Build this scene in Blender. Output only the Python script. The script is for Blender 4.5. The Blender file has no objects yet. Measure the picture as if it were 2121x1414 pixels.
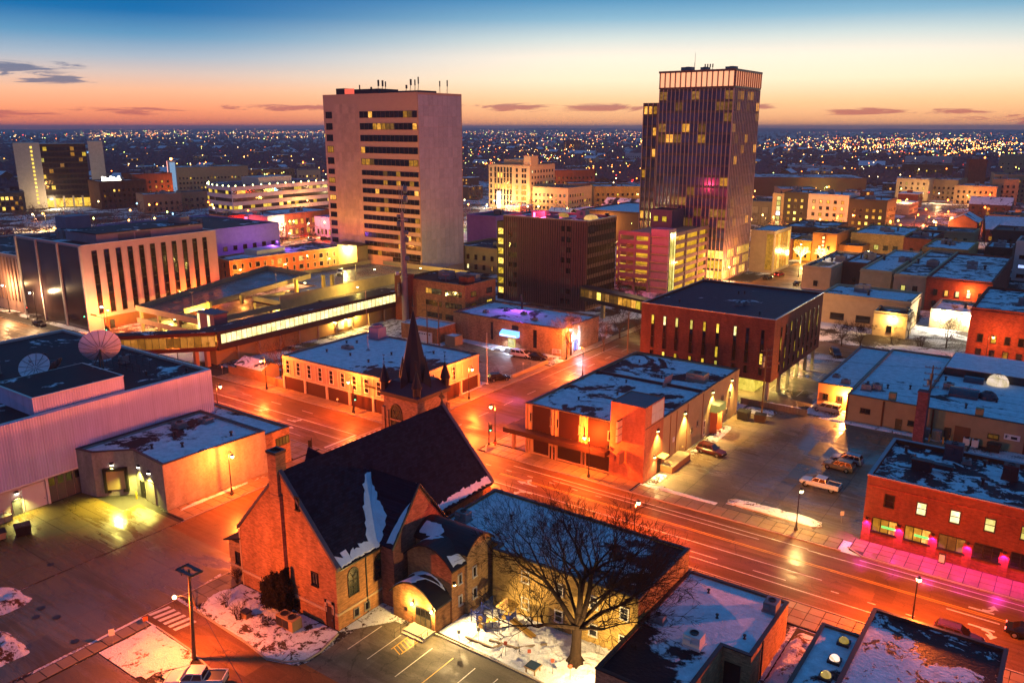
import bpy,math,random
from mathutils import Vector,Matrix,noise
R=random.Random(7)
rad=math.radians
sc=bpy.context.scene
col=sc.collection
# ------------------------------------------------------------------ camera
HEAD,PITCH=35.4,math.atan(443/1700)
cd=bpy.data.cameras.new('camera');cam=bpy.data.objects.new('camera',cd);col.objects.link(cam)
cd.sensor_width=36;cd.lens=1700/2121*36;cd.clip_start=0.5;cd.clip_end=30000
cam.location=(0,0,52);cam.rotation_euler=(rad(90)-PITCH,0,rad(HEAD))
sc.camera=cam
sc.render.resolution_x,sc.render.resolution_y=1024,682
# ------------------------------------------------------------------ exposure, sampling
sc.view_settings.view_transform='Standard';sc.view_settings.look='None'
sc.view_settings.exposure=0.3;sc.view_settings.gamma=1.0
sc.render.engine='CYCLES'
cy=sc.cycles
cy.use_denoising=True
cy.use_light_tree=True
cy.max_bounces=5;cy.diffuse_bounces=2;cy.glossy_bounces=2;cy.transmission_bounces=3;cy.transparent_max_bounces=6
cy.sample_clamp_indirect=2.0;cy.sample_clamp_direct=0.0
cy.caustics_reflective=False;cy.caustics_refractive=False
def lin(c):
 if isinstance(c,str):
  c=[int(c[i:i+2],16)/255 for i in(0,2,4)]
 return tuple((x/12.92 if x<=.04045 else((x+.055)/1.055)**2.4)for x in c)
# ------------------------------------------------------------------ world: dusk sky, glow in the west
class NT:
 def __init__(s,tree):s.t=tree;s.t.nodes.clear()
 def n(s,typ,ins=None,**kw):
  nd=s.t.nodes.new(typ)
  for k,v in kw.items():setattr(nd,k,v)
  for k,v in(ins or{}).items():
   sock=nd.inputs[k]
   if isinstance(v,bpy.types.NodeSocket):s.t.links.new(v,sock)
   elif isinstance(v,(tuple,list))and sock.type=='RGBA' and len(v)==3:sock.default_value=(*v,1)
   else:sock.default_value=v
  return nd
 def m(s,op,a,b=0.0,c=0.0,clamp=False):
  nd=s.n('ShaderNodeMath',{0:a,1:b,2:c},operation=op);nd.use_clamp=clamp
  return nd.outputs[0]
 def ramp(s,fac,stops,interp='LINEAR'):
  nd=s.n('ShaderNodeValToRGB',{'Fac':fac});cr=nd.color_ramp;cr.interpolation=interp
  while len(cr.elements)>1:cr.elements.remove(cr.elements[-1])
  for i,(p,c)in enumerate(stops):
   e=cr.elements[0]if i==0 else cr.elements.new(p)
   e.position=p
   if not isinstance(c,(tuple,list,str)):c=(c,c,c)
   elif isinstance(c,str):c=lin(c)
   e.color=(*c,1)
  return nd.outputs['Color']
 def mix(s,fac,a,b,blend='MIX'):
  nd=s.n('ShaderNodeMix',{'Factor':fac},data_type='RGBA',blend_type=blend)
  for i,v in((6,a),(7,b)):
   if isinstance(v,bpy.types.NodeSocket):s.t.links.new(v,nd.inputs[i])
   else:nd.inputs[i].default_value=(*v,1)
  return nd.outputs[2]
 def noise(s,vec,scale,detail=3,rough=.55,dist=0.0):
  return s.n('ShaderNodeTexNoise',{'Vector':vec,'Scale':scale,'Detail':detail,'Roughness':rough,'Distortion':dist}).outputs['Fac']
 def sep(s,vec):return s.n('ShaderNodeSeparateXYZ',{0:vec}).outputs
 def comb(s,x,y,z):return s.n('ShaderNodeCombineXYZ',{0:x,1:y,2:z}).outputs[0]
world=bpy.data.worlds.new('World');sc.world=world;world.use_nodes=True
w=NT(world.node_tree)
tc=w.n('ShaderNodeTexCoord').outputs['Generated']
sx,sy,sz=w.sep(tc)
el=w.m('MULTIPLY',w.m('ARCSINE',sz),57.2958) # elevation, degrees
gaz=rad(HEAD-14) # the sunset lies here
gx,gy=-math.sin(gaz),math.cos(gaz)
hl=w.m('SQRT',w.m('ADD',w.m('MULTIPLY',sx,sx),w.m('MULTIPLY',sy,sy)))
dt=w.m('DIVIDE',w.m('ADD',w.m('MULTIPLY',sx,gx),w.m('MULTIPLY',sy,gy)),w.m('MAXIMUM',hl,.001))
azd=w.m('MULTIPLY',w.m('ARCCOSINE',dt),57.2958) # degrees away from the sunset
cr_=w.m('SUBTRACT',w.m('MULTIPLY',sx,gy),w.m('MULTIPLY',sy,gx)) # >0 to the right of it
en=w.m('DIVIDE',w.m('ADD',el,4),64,clamp=True) # -4..60 deg -> 0..1
S=lambda d:(d+4)/64
glow=w.ramp(en,[(S(-4),'E89050'),(S(-.4),'F8A060'),(S(.5),'FFB478'),(S(1.6),'FFCB92'),(S(3.0),'FFE8C4'),(S(4.4),'FAEAD4'),(S(5.6),'CCD6D2'),(S(6.8),'86B0C6'),(S(8.2),'4488B4'),(S(12),'2C78B8'),(S(22),'2270AE'),(S(40),'1C66A0'),(S(60),'185E98')])
left=w.ramp(en,[(S(-4),'803848'),(S(-.6),'D8604C'),(S(.3),'F08058'),(S(1.2),'FFA070'),(S(2.2),'F4B68E'),(S(3.2),'D4BCB0'),(S(4.2),'A2B0BE'),(S(5.4),'5E92B6'),(S(6.8),'1269A2'),(S(8.2),'055C9C'),(S(12),'1660A0'),(S(22),'1C68A6'),(S(40),'1C66A0'),(S(60),'185E98')])
right=w.ramp(en,[(S(-4),'C06840'),(S(-.6),'F48E50'),(S(.3),'FFAA6A'),(S(1.4),'FFC88A'),(S(2.6),'FCDCA8'),(S(3.8),'E0D6BC'),(S(5.0),'9CBCC4'),(S(6.2),'4E94B4'),(S(7.2),'1270A4'),(S(8.4),'055C9C'),(S(12),'1660A0'),(S(22),'1C68A6'),(S(40),'1C66A0'),(S(60),'185E98')])
back=w.ramp(en,[(S(-4),'2A2440'),(S(-1),'4A3858'),(S(2),'584064'),(S(7),'70527C'),(S(14),'62608E'),(S(24),'4C70A4'),(S(40),'2468A2'),(S(60),'185E98')])
sidec=w.mix(w.m('GREATER_THAN',cr_,0.0),left,right)
def smooth(x,a,b):
 return w.n('ShaderNodeMapRange',{'Value':x,'From Min':a,'From Max':b},interpolation_type='SMOOTHSTEP').outputs[0]
front=w.mix(smooth(azd,6,38),glow,sidec)
sky=w.mix(smooth(azd,45,125),front,back)
# thin evening clouds: streaky noise in direction space, present only in patches
azs=w.m('MULTIPLY',w.m('MULTIPLY',azd,w.m('SIGN',cr_)),1.0)
cv=w.comb(w.m('MULTIPLY',azs,.13),w.m('MULTIPLY',el,1.05),3.7)
cn=w.noise(cv,1.6,8,.68,1.2)
def blob(a0,e0,ra,re):
 x=w.m('DIVIDE',w.m('SUBTRACT',azs,a0),ra);y=w.m('DIVIDE',w.m('SUBTRACT',el,e0),re)
 return w.m('SUBTRACT',1.0,w.m('SQRT',w.m('ADD',w.m('MULTIPLY',x,x),w.m('MULTIPLY',y,y))),clamp=True)
mask=None
for b_ in[(-39,3.3,6,.75),(-37,2.7,4,.5),(-42,.75,8,.55),(-33,1.0,6,.45),(-22,1.25,10,.38),(-15,1.45,5,.45),(-9,1.3,5,.5),(-3,1.25,5,.45),(6,1.3,4,.4),(13,.9,5,.35),(24,.5,9,.5),(19,.9,3,.3),(50,2.5,12,.8),(-60,3,12,1.0)]:
 q=blob(b_[0]-5,*b_[1:]);mask=q if mask is None else w.m('MAXIMUM',mask,q)
cf=w.m('MULTIPLY',smooth(w.m('ADD',cn,w.m('MULTIPLY',mask,.42)),.68,.82),smooth(mask,.0,.35))
cc=w.ramp(w.m('DIVIDE',el,5,clamp=True),[(0,'C8584A'),(.25,'B0605C'),(.5,'50607E'),(1,'3C5C86')])
sky=w.mix(w.m('MULTIPLY',cf,.8),sky,cc)
bg=w.n('ShaderNodeBackground',{'Color':sky,'Strength':1.0})
out=w.n('ShaderNodeOutputWorld',{'Surface':bg.outputs[0]})
# ------------------------------------------------------------------ materials
MATS={}
def material(name,build,rough=.8,spec=.3,metal=0.0):
 if name in MATS:return MATS[name]
 m=bpy.data.materials.new(name);m.use_nodes=True
 t=NT(m.node_tree)
 pos=t.n('ShaderNodeNewGeometry').outputs['Position']
 b=t.n('ShaderNodeBsdfPrincipled',{'Roughness':rough,'Specular IOR Level':spec,'Metallic':metal})
 o=t.n('ShaderNodeOutputMaterial',{'Surface':b.outputs[0]})
 build(t,pos,b)
 MATS[name]=m
 return m
def setc(t,b,c):
 if isinstance(c,bpy.types.NodeSocket):t.t.links.new(c,b.inputs['Base Color'])
 else:b.inputs['Base Color'].default_value=(*c,1)
def link(t,a,b):t.t.links.new(a,b)
def bump(t,b,h,strength=.3,dist=.05):
 nd=t.n('ShaderNodeBump',{'Height':h,'Strength':strength,'Distance':dist});link(t,nd.outputs[0],b.inputs['Normal'])
def plain(name,c,rough=.7,spec=.3,metal=0.0,var=.18,scale=.6):
 c=lin(c)if isinstance(c,str)else c
 def f(t,pos,b):
  n=t.noise(pos,scale,5,.65)
  k=t.ramp(n,[(.25,1-var),(.75,1+var*.5)])
  setc(t,b,t.mix(1.0,c,k,'MULTIPLY'))
 return material(name,f,rough,spec,metal)
def wallcoords(t,pos):
 x,y,z=t.sep(pos)
 return t.m('ADD',x,y),z
def brick(name,c,mortar=None,bw=.42,bh=.14,var=.3,rough=.9):
 c=lin(c)if isinstance(c,str)else c
 mo=tuple(min(1,x*.6+.04)for x in c)if mortar is None else mortar
 def f(t,pos,b):
  u,z=wallcoords(t,pos)
  br=t.n('ShaderNodeTexBrick',{'Vector':t.comb(u,z,0),'Color1':tuple(x*(1-var)for x in c),'Color2':tuple(min(1,x*(1+var))for x in c),'Mortar':mo,'Scale':1.0,'Mortar Size':bh*.09,'Brick Width':bw,'Row Height':bh})
  n=t.noise(t.comb(u,t.m('MULTIPLY',z,.35),0),.55,6,.65)
  k=t.ramp(n,[(.28,.62),(.7,1.18)])
  g=t.ramp(t.noise(pos,2.4,4,.7),[(.3,.85),(.7,1.12)])
  setc(t,b,t.mix(1.0,t.mix(1.0,br.outputs['Color'],k,'MULTIPLY'),g,'MULTIPLY'))
  bump(t,b,t.m('SUBTRACT',1.0,br.outputs['Fac']),.5,.02)
 return material(name,f,rough,.2)
def corrugated(name,c,freq=17.0,rough=.45):
 c=lin(c)
 def f(t,pos,b):
  u,z=wallcoords(t,pos)
  s=t.m('SINE',t.m('MULTIPLY',u,freq))
  n=t.noise(t.comb(u,t.m('MULTIPLY',z,.12),0),.8,5,.6)
  seam=t.m('GREATER_THAN',t.m('SINE',t.m('MULTIPLY',u,2*math.pi/4.2)),.996)
  k=t.ramp(n,[(.3,.84),(.7,1.05)])
  base=t.mix(1.0,t.mix(t.m('MULTIPLY',t.m('GREATER_THAN',s,.5),.3),c,tuple(x*.62 for x in c)),k,'MULTIPLY')
  setc(t,b,t.mix(t.m('MULTIPLY',seam,.35),base,tuple(x*.5 for x in c)))
  bump(t,b,s,.6,.04)
 return material(name,f,rough,.4)
SNOW=(.78,.80,.84)
def snowroof(name,under,amount,scale=.16,seed=0.0,bias=None):
 """melting snow on a roof membrane: amount 0 bare .. 1 fully covered"""
 under=lin(under)
 def f(t,pos,b):
  x,y,z=t.sep(pos)
  v=t.comb(t.m('ADD',x,seed*13.7),t.m('ADD',y,seed*5.1),0)
  n=t.noise(v,scale,7,.62,.8)
  n2=t.noise(v,scale*7,4,.7)
  s=t.m('ADD',n,t.m('MULTIPLY',t.m('SUBTRACT',n2,.5),.24))
  th=.5+(0.5-amount)*.42
  if bias:s=t.m('ADD',s,t.m('ADD',t.m('MULTIPLY',t.m('SUBTRACT',x,bias[0]),bias[2]),t.m('MULTIPLY',t.m('SUBTRACT',y,bias[1]),bias[3])))
  f_=t.n('ShaderNodeMapRange',{'Value':s,'From Min':th-.018,'From Max':th+.02}).outputs[0]
  u=t.mix(1.0,under,t.ramp(t.noise(v,.9,5,.7),[(.3,.6),(.7,1.35)]),'MULTIPLY')
  sn=t.mix(1.0,SNOW,t.ramp(t.noise(v,.8,7,.75),[(.25,.5),(.7,1.0)]),'MULTIPLY')
  setc(t,b,t.mix(f_,u,sn))
  rg=t.n('ShaderNodeMapRange',{'Value':f_,'To Min':.62,'To Max':.8}).outputs[0]
  link(t,rg,b.inputs['Roughness'])
  bump(t,b,t.m('ADD',t.m('MULTIPLY',f_,.6),t.m('MULTIPLY',t.noise(v,3.0,4),.5)),.7,.16)
 return material(name,f,.6,.18)
def ground_snow(name,dirt=.35,dark='4A3A2C',scale=.35):
 dark=lin(dark)
 def f(t,pos,b):
  n=t.noise(pos,scale,8,.68,.6);n2=t.noise(pos,3.5,5,.7);n3=t.noise(pos,9,3,.6)
  s=t.m('ADD',n,t.m('MULTIPLY',n2,.3))
  f_=t.n('ShaderNodeMapRange',{'Value':s,'From Min':.46+dirt*.3,'From Max':.52+dirt*.3}).outputs[0]
  d=t.mix(1.0,dark,t.ramp(n2,[(.3,.6),(.7,1.5)]),'MULTIPLY')
  sn=t.mix(1.0,(.74,.74,.76),t.ramp(n3,[(.25,.72),(.7,1.05)]),'MULTIPLY')
  setc(t,b,t.mix(f_,d,sn))
  bump(t,b,t.m('ADD',n3,t.m('MULTIPLY',n2,1.5)),.9,.18)
 return material(name,f,.85,.2)
def wet(name,c,wetness=.5,rough_dry=.62,scale=.12,var=.35,spec=.5,crack=True,streak=0.0,bump_s=.25,rw=.27):
 """asphalt or concrete, wet in patches with puddles"""
 c=lin(c)if isinstance(c,str)else c
 def f(t,pos,b):
  x,y,z=t.sep(pos)
  v=t.comb(x,t.m('MULTIPLY',y,1+streak),0)
  n=t.noise(v,scale,7,.65,.5);g=t.noise(pos,6,5,.75);st=t.noise(t.comb(t.m('MULTIPLY',x,.06),y,0),1.6,4,.6)
  k=t.ramp(n,[(.28,1-var),(.72,1+var)])
  pv=t.sep(t.n('ShaderNodeTexVoronoi',{'Vector':t.comb(t.m('MULTIPLY',x,.5),y,0),'Scale':.22,'Randomness':.9},distance='CHEBYCHEV').outputs['Color'])[0]
  pk_=t.ramp(pv,[(0,.8),(.12,.8),(.14,1.0),(.84,1.0),(.86,1.28)],'CONSTANT')
  tr_=t.ramp(st,[(.3,.82),(.6,1.08)])
  cc=t.mix(1.0,t.mix(1.0,t.mix(1.0,t.mix(1.0,c,k,'MULTIPLY'),pk_,'MULTIPLY'),tr_,'MULTIPLY'),t.ramp(g,[(.3,.72),(.7,1.25)]),'MULTIPLY')
  if crack:
   vo=t.n('ShaderNodeTexVoronoi',{'Vector':t.comb(t.m('ADD',x,t.m('MULTIPLY',t.noise(pos,.5,4),3.2)),t.m('ADD',y,t.m('MULTIPLY',t.noise(pos,.7,4),2.5)),0),'Scale':.14},feature='DISTANCE_TO_EDGE')
   ck=t.n('ShaderNodeMapRange',{'Value':vo.outputs['Distance'],'From Min':.002,'From Max':.008}).outputs[0]
   cc=t.mix(t.m('MULTIPLY',t.m('SUBTRACT',1.0,ck),.55),cc,tuple(q*.3 for q in c))
  setc(t,b,cc)
  ws=t.m('ADD',n,t.m('MULTIPLY',t.m('SUBTRACT',st,.5),.35))
  wf=t.n('ShaderNodeMapRange',{'Value':ws,'From Min':.62-wetness*.34,'From Max':.74-wetness*.34}).outputs[0]
  rg=t.m('ADD',t.m('MULTIPLY',wf,-(rough_dry-rw)),rough_dry)
  rg=t.m('ADD',rg,t.m('MULTIPLY',t.m('SUBTRACT',g,.5),.16),clamp=True)
  link(t,rg,b.inputs['Roughness'])
  bump(t,b,t.m('MULTIPLY',t.m('ADD',g,t.m('MULTIPLY',st,.5)),t.m('SUBTRACT',1.15,wf)),bump_s,.03)
 return material(name,f,.5,spec)
def slabmat(name,c,wetr=.35):
 c=lin(c)
 def f(t,pos,b):
  r=t.n('ShaderNodeObjectInfo').outputs['Random']
  n=t.noise(pos,.5,6,.7)
  k=t.m('MULTIPLY',t.m('ADD',.88,t.m('MULTIPLY',r,.2)),t.m('ADD',.65,t.m('MULTIPLY',n,.7)))
  setc(t,b,t.mix(1.0,c,t.comb(k,k,k),'MULTIPLY'))
  rg=t.n('ShaderNodeMapRange',{'Value':t.noise(pos,.35,5,.6),'From Min':.4,'From Max':.62,'To Min':.7,'To Max':wetr}).outputs[0]
  link(t,rg,b.inputs['Roughness'])
  bump(t,b,t.noise(pos,7,4,.7),.25,.02)
 return material(name,f,.6,.4)
def glass(name,c='0A0C12',rough=.08,spec=.7):
 c=lin(c)
 def f(t,pos,b):
  r=t.n('ShaderNodeObjectInfo').outputs['Random']
  k=t.m('ADD',.5,t.m('MULTIPLY',r,1.0))
  setc(t,b,t.mix(1.0,c,t.comb(k,k,k),'MULTIPLY'))
  bump(t,b,t.noise(pos,.45,2),.06,.2)
 return material(name,f,rough,spec)
def lit(name,c,strength,vary=.7,scale=1.3,sample=False,stripes=0.0):
 """a lit room seen through its pane: brighter and darker furniture, blinds and walls"""
 c=lin(c)if isinstance(c,str)else c
 def f(t,pos,b):
  setc(t,b,(.03,.03,.03));b.inputs['Roughness'].default_value=.15
  x,y,z=t.sep(pos)
  v=t.comb(t.m('MULTIPLY',t.m('ADD',x,y),1.0),t.m('MULTIPLY',z,.8),t.n('ShaderNodeObjectInfo').outputs['Random'])
  vo=t.n('ShaderNodeTexVoronoi',{'Vector':v,'Scale':scale*1.2,'Randomness':1.0},distance='CHEBYCHEV')
  n=t.noise(v,scale,5,.7,.4)
  s=t.m('MULTIPLY',t.m('ADD',n,t.m('MULTIPLY',t.sep(vo.outputs['Color'])[0],.35)),1.0)
  k=t.n('ShaderNodeMapRange',{'Value':s,'From Min':.35,'From Max':.9,'To Min':1-vary,'To Max':1.25}).outputs[0]
  if stripes:
   sb=t.m('ADD',.75,t.m('MULTIPLY',t.m('SINE',t.m('MULTIPLY',z,stripes)),.25));k=t.m('MULTIPLY',k,sb)
  if not sample:ro=t.n('ShaderNodeObjectInfo').outputs['Random'];k=t.m('MULTIPLY',k,t.m('ADD',.35,t.m('MULTIPLY',t.m('MULTIPLY',ro,ro),1.15)))
  e=t.mix(1.0,c,t.comb(k,k,t.m('MULTIPLY',k,k)),'MULTIPLY')
  link(t,e,b.inputs['Emission Color']);b.inputs['Emission Strength'].default_value=strength
 m=material(name,f,.2,.4)
 m.cycles.emission_sampling='AUTO' if sample else 'NONE'
 return m
def emit(name,c,strength,sample=False):
 c=lin(c)if isinstance(c,str)else c
 def f(t,pos,b):
  setc(t,b,(.1,.1,.1));b.inputs['Emission Color'].default_value=(*c,1);b.inputs['Emission Strength'].default_value=strength
 m=material(name,f,.5,.2)
 m.cycles.emission_sampling='AUTO' if sample else 'NONE'
 return m
# ------------------------------------------------------------------ mesh building
class MB:
 def __init__(s):s.v=[];s.f=[];s.mi=[]
 def face(s,pts,m=0):
  i=len(s.v);s.v+=[tuple(p)for p in pts];s.f.append(tuple(range(i,i+len(pts))));s.mi.append(m)
 def box(s,x0,y0,z0,x1,y1,z1,m=0,bottom=True):
  if x0>x1:x0,x1=x1,x0
  if y0>y1:y0,y1=y1,y0
  if z0>z1:z0,z1=z1,z0
  i=len(s.v)
  s.v+=[(x0,y0,z0),(x1,y0,z0),(x1,y1,z0),(x0,y1,z0),(x0,y0,z1),(x1,y0,z1),(x1,y1,z1),(x0,y1,z1)]
  fs=[(4,5,6,7),(0,1,5,4),(1,2,6,5),(2,3,7,6),(3,0,4,7)]
  if bottom:fs.append((3,2,1,0))
  s.f+=[tuple(i+k for k in q)for q in fs];s.mi+=[m]*len(fs)
  return s
 def hexa(s,b,t,m=0):
  """b, t: 4 bottom and 4 top points, anticlockwise from above"""
  i=len(s.v);s.v+=[tuple(p)for p in b]+[tuple(p)for p in t]
  fs=[(4,5,6,7),(0,1,5,4),(1,2,6,5),(2,3,7,6),(3,0,4,7),(3,2,1,0)]
  s.f+=[tuple(i+k for k in q)for q in fs];s.mi+=[m]*6
  return s
 def prism(s,poly,z0,z1,m=0,top=True,bottom=True,mt=None):
  n=len(poly);i=len(s.v)
  s.v+=[(p[0],p[1],z0)for p in poly]+[(p[0],p[1],z1)for p in poly]
  for k in range(n):
   j=(k+1)%n;s.f.append((i+k,i+j,i+n+j,i+n+k));s.mi.append(m)
  if top:s.f.append(tuple(i+n+k for k in range(n)));s.mi.append(m if mt is None else mt)
  if bottom:s.f.append(tuple(i+n-1-k for k in range(n)));s.mi.append(m)
  return s
 def tube(s,p,q,r0,r1=None,n=6,m=0,caps=True):
  r1=r0 if r1 is None else r1
  p,q=Vector(p),Vector(q);d=(q-p)
  if d.length<1e-6:return s
  d.normalize();a=d.orthogonal().normalized();b=d.cross(a);i=len(s.v)
  for c,r in((p,r0),(q,r1)):
   for k in range(n):
    t=2*math.pi*k/n;s.v.append(tuple(c+a*(r*math.cos(t))+b*(r*math.sin(t))))
  for k in range(n):
   j=(k+1)%n;s.f.append((i+k,i+j,i+n+j,i+n+k));s.mi.append(m)
  if caps:s.f.append(tuple(i+n-1-k for k in range(n)));s.f.append(tuple(i+n+k for k in range(n)));s.mi+=[m,m]
  return s
 def path(s,pts,r,n=6,m=0):
  for k in range(len(pts)-1):
   r0=r[k]if isinstance(r,(list,tuple))else r;r1=r[k+1]if isinstance(r,(list,tuple))else r
   s.tube(pts[k],pts[k+1],r0,r1,n,m)
  return s
 def lathe(s,prof,cx=0,cy=0,n=10,m=0,a0=0.0,a1=2*math.pi):
  i=len(s.v);full=abs(a1-a0-2*math.pi)<1e-6;cols=n if full else n+1
  for(r,z)in prof:
   for k in range(cols):
    t=a0+(a1-a0)*k/n;s.v.append((cx+r*math.cos(t),cy+r*math.sin(t),z))
  for a in range(len(prof)-1):
   for k in range(n):
    j=(k+1)%cols;s.f.append((i+a*cols+k,i+a*cols+j,i+(a+1)*cols+j,i+(a+1)*cols+k));s.mi.append(m)
  return s
 def mesh(s,name,mats,smooth=False):
  me=bpy.data.meshes.new(name);me.from_pydata(s.v,[],s.f)
  for mt in(mats if isinstance(mats,(list,tuple))else[mats]):me.materials.append(mt)
  if any(s.mi):me.polygons.foreach_set('material_index',s.mi)
  if smooth:me.polygons.foreach_set('use_smooth',[True]*len(me.polygons))
  me.update();return me
W={} # world origin of every parent, by object name
def tag(o,label=None,cat=None,group=None,kind=None):
 if label:o['label']=label
 if cat:o['category']=cat
 if group:o['group']=group
 if kind:o['kind']=kind
 return o
def thing(name,label,cat,loc=(0,0,0),group=None,rot=0):
 o=bpy.data.objects.new(name,None);o.empty_display_size=.3;col.objects.link(o)
 o.location=loc;o.rotation_euler=(0,0,rot);W[o.name]=Vector(loc)
 return tag(o,label,cat,group)
def part(name,mb,mats,parent=None,smooth=False,**kw):
 """one mesh object; its vertices are given in world metres (or the parent's own when it stands at the origin)"""
 if isinstance(mb,MB):
  if parent is not None and W[parent.name].length>0:
   w0=W[parent.name];mb.v=[(p[0]-w0.x,p[1]-w0.y,p[2]-w0.z)for p in mb.v]
  mb=mb.mesh(name,mats,smooth)
 o=bpy.data.objects.new(name,mb);col.objects.link(o)
 if parent is not None:o.parent=parent;W[o.name]=W[parent.name].copy()
 else:W[o.name]=Vector((0,0,0))
 return tag(o,**kw)
def place(name,me,parent,pos,rot=0.0,mats=None,**kw):
 """an object that shares a mesh, set at a world position"""
 o=bpy.data.objects.new(name,me);col.objects.link(o)
 p=Vector(pos)
 if parent is not None:o.parent=parent;p=p-W[parent.name]
 o.location=p;o.rotation_euler=(0,0,rot);W[o.name]=Vector(pos)
 if mats:
  for i,mt in enumerate(mats):
   if mt:o.material_slots[i].link='OBJECT';o.material_slots[i].material=mt
 return tag(o,**kw)
def struct(name,mb,mats,smooth=False):return part(name,mb,mats,smooth=smooth,kind='structure')
def copy_tree(o,loc=None,rot=None,label=None,parent=None,group=None,cat=None):
 c=o.copy();col.objects.link(c)
 if parent is not None:c.parent=parent
 if loc is not None:c.location=loc
 if rot is not None:c.rotation_euler=(0,0,rot)
 if label:c['label']=label
 if group:c['group']=group
 if cat:c['category']=cat
 for ch in o.children:copy_tree(ch,parent=c)
 return c
def lamp_light(kind,pos,power,color,size=.15,parent=None,spot=None,aim=None,blend=.6):
 ld=bpy.data.lights.new('lamp_light',kind);ld.energy=power*(5.6 if color[1]<.3 else 5 if color[1]<.45 else 3.0);ld.color=color
 if kind=='SPOT':ld.spot_size=rad(spot or 100);ld.spot_blend=blend
 ld.shadow_soft_size=size
 o=bpy.data.objects.new('lamp_light',ld);col.objects.link(o)
 p=Vector(pos)
 if parent is not None:o.parent=parent;p=p-W[parent.name]
 o.location=p
 if aim is not None:o.rotation_euler=(Vector(aim)-Vector(pos)).to_track_quat('-Z','Y').to_euler()
 return o
# ------------------------------------------------------------------ building helpers
def area2(poly):return sum(poly[i][0]*poly[(i+1)%len(poly)][1]-poly[(i+1)%len(poly)][0]*poly[i][1]for i in range(len(poly)))
def ccw(poly):return list(poly)if area2(poly)>0 else list(poly)[::-1]
def inset(poly,d):
 n=len(poly);out=[]
 for i in range(n):
  p0,p1,p2=Vector(poly[i-1]),Vector(poly[i]),Vector(poly[(i+1)%n])
  a=(p1-p0).normalized();b=(p2-p1).normalized()
  na,nb=Vector((-a.y,a.x)),Vector((-b.y,b.x))
  m=na+nb;m=m/max(.2,m.dot(na))if m.length>1e-6 else na
  out.append((p1.x+m.x*d,p1.y+m.y*d))
 return out
def rect(x0,y0,x1,y1):return[(x0,y0),(x1,y0),(x1,y1),(x0,y1)]
def ringwall(mb,poly,z0,z1,zin,th,m=0,mtop=0):
 """outer wall face, parapet top and the parapet's inner face"""
 q=inset(poly,th);n=len(poly)
 for k in range(n):
  j=(k+1)%n;a,b,c,d=poly[k],poly[j],q[j],q[k]
  mb.face([(*a,z0),(*b,z0),(*b,z1),(*a,z1)],m)
  mb.face([(*a,z1),(*b,z1),(*c,z1),(*d,z1)],mtop)
  mb.face([(*d,z1),(*c,z1),(*c,zin),(*d,zin)],m)
 return q
class Face:
 def __init__(s,a,b):s.a=Vector(a);s.b=Vector(b);s.d=(s.b-s.a).normalized();s.n=Vector((s.d.y,-s.d.x));s.L=(s.b-s.a).length;s.rot=math.atan2(s.d.y,s.d.x)
 def p(s,t,z,out=0.0):q=s.a+s.d*t+s.n*out;return(q.x,q.y,z)
 def slab(s,mb,t0,t1,z0,z1,o0,o1,m=0):
  """a box on the face from t0 to t1 and z0 to z1, from o0 to o1 outwards"""
  b=[s.p(t0,z0,o1),s.p(t1,z0,o1),s.p(t1,z0,o0),s.p(t0,z0,o0)]
  mb.hexa(b,[(x,y,z1)for x,y,z in b],m);return mb
def building(name,label,poly,h,wall,roof,para=.45,th=.35,z0=0.0,coping=None,group=None,cat='building',wallname='wall',kids=None):
 poly=ccw(poly);cx=sum(p[0]for p in poly)/len(poly);cy_=sum(p[1]for p in poly)/len(poly)
 root=thing(name,label,cat,(cx,cy_,z0),group)
 mb=MB();q=ringwall(mb,poly,z0,h,h-para,th)
 part(wallname,mb,wall,root)
 rm=MB();rm.face([(*p,h-para+.003)for p in q]);part('roof',rm,roof,root)
 if coping is not None:
  cm=MB();o=inset(poly,-.06);i=inset(poly,th+.05);n=len(poly)
  for k in range(n):
   j=(k+1)%n
   cm.hexa([(*o[k],h),(*o[j],h),(*i[j],h),(*i[k],h)],[(*o[k],h+.12),(*o[j],h+.12),(*i[j],h+.12),(*i[k],h+.12)])
  part('coping',cm,coping,root)
 return root
WM={}
def win_mesh(w,h,nx,ny,ft,fd,kind='frame'):
 k=(round(w,2),round(h,2),nx,ny,ft,fd,kind)
 if k in WM:return WM[k]
 mb=MB()
 if kind=='pane':
  mb.box(-w/2+ft*.5,-.035,ft*.5,w/2-ft*.5,.0,h-ft*.5)
 else:
  m=0
  mb.box(-w/2-.02,-fd,-.02,-w/2+ft,.01,h+.02,m);mb.box(w/2-ft,-fd,-.02,w/2+.02,.01,h+.02,m)
  mb.box(-w/2+ft,-fd,h-ft,w/2-ft,.01,h+.02,m);mb.box(-w/2-.06,-fd-.06,-.1,w/2+.06,.01,ft*.6,m)
  for i in range(1,nx):x=-w/2+w*i/nx;mb.box(x-ft*.4,-fd*.8,ft*.6,x+ft*.4,0,h-ft,m)
  for i in range(1,ny):z=h*i/ny;mb.box(-w/2+ft,-fd*.78,z-ft*.4,w/2-ft,0,z+ft*.4,m)
  if kind=='both':mb.box(-w/2+ft*.5,-.035,ft*.5,w/2-ft*.5,.0,h-ft*.5,1)
 me=mb.mesh('window',[M_FRAME,M_GLASS]if kind=='both' else([M_GLASS]if kind=='pane' else[M_FRAME]))
 WM[k]=me;return me
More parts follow.
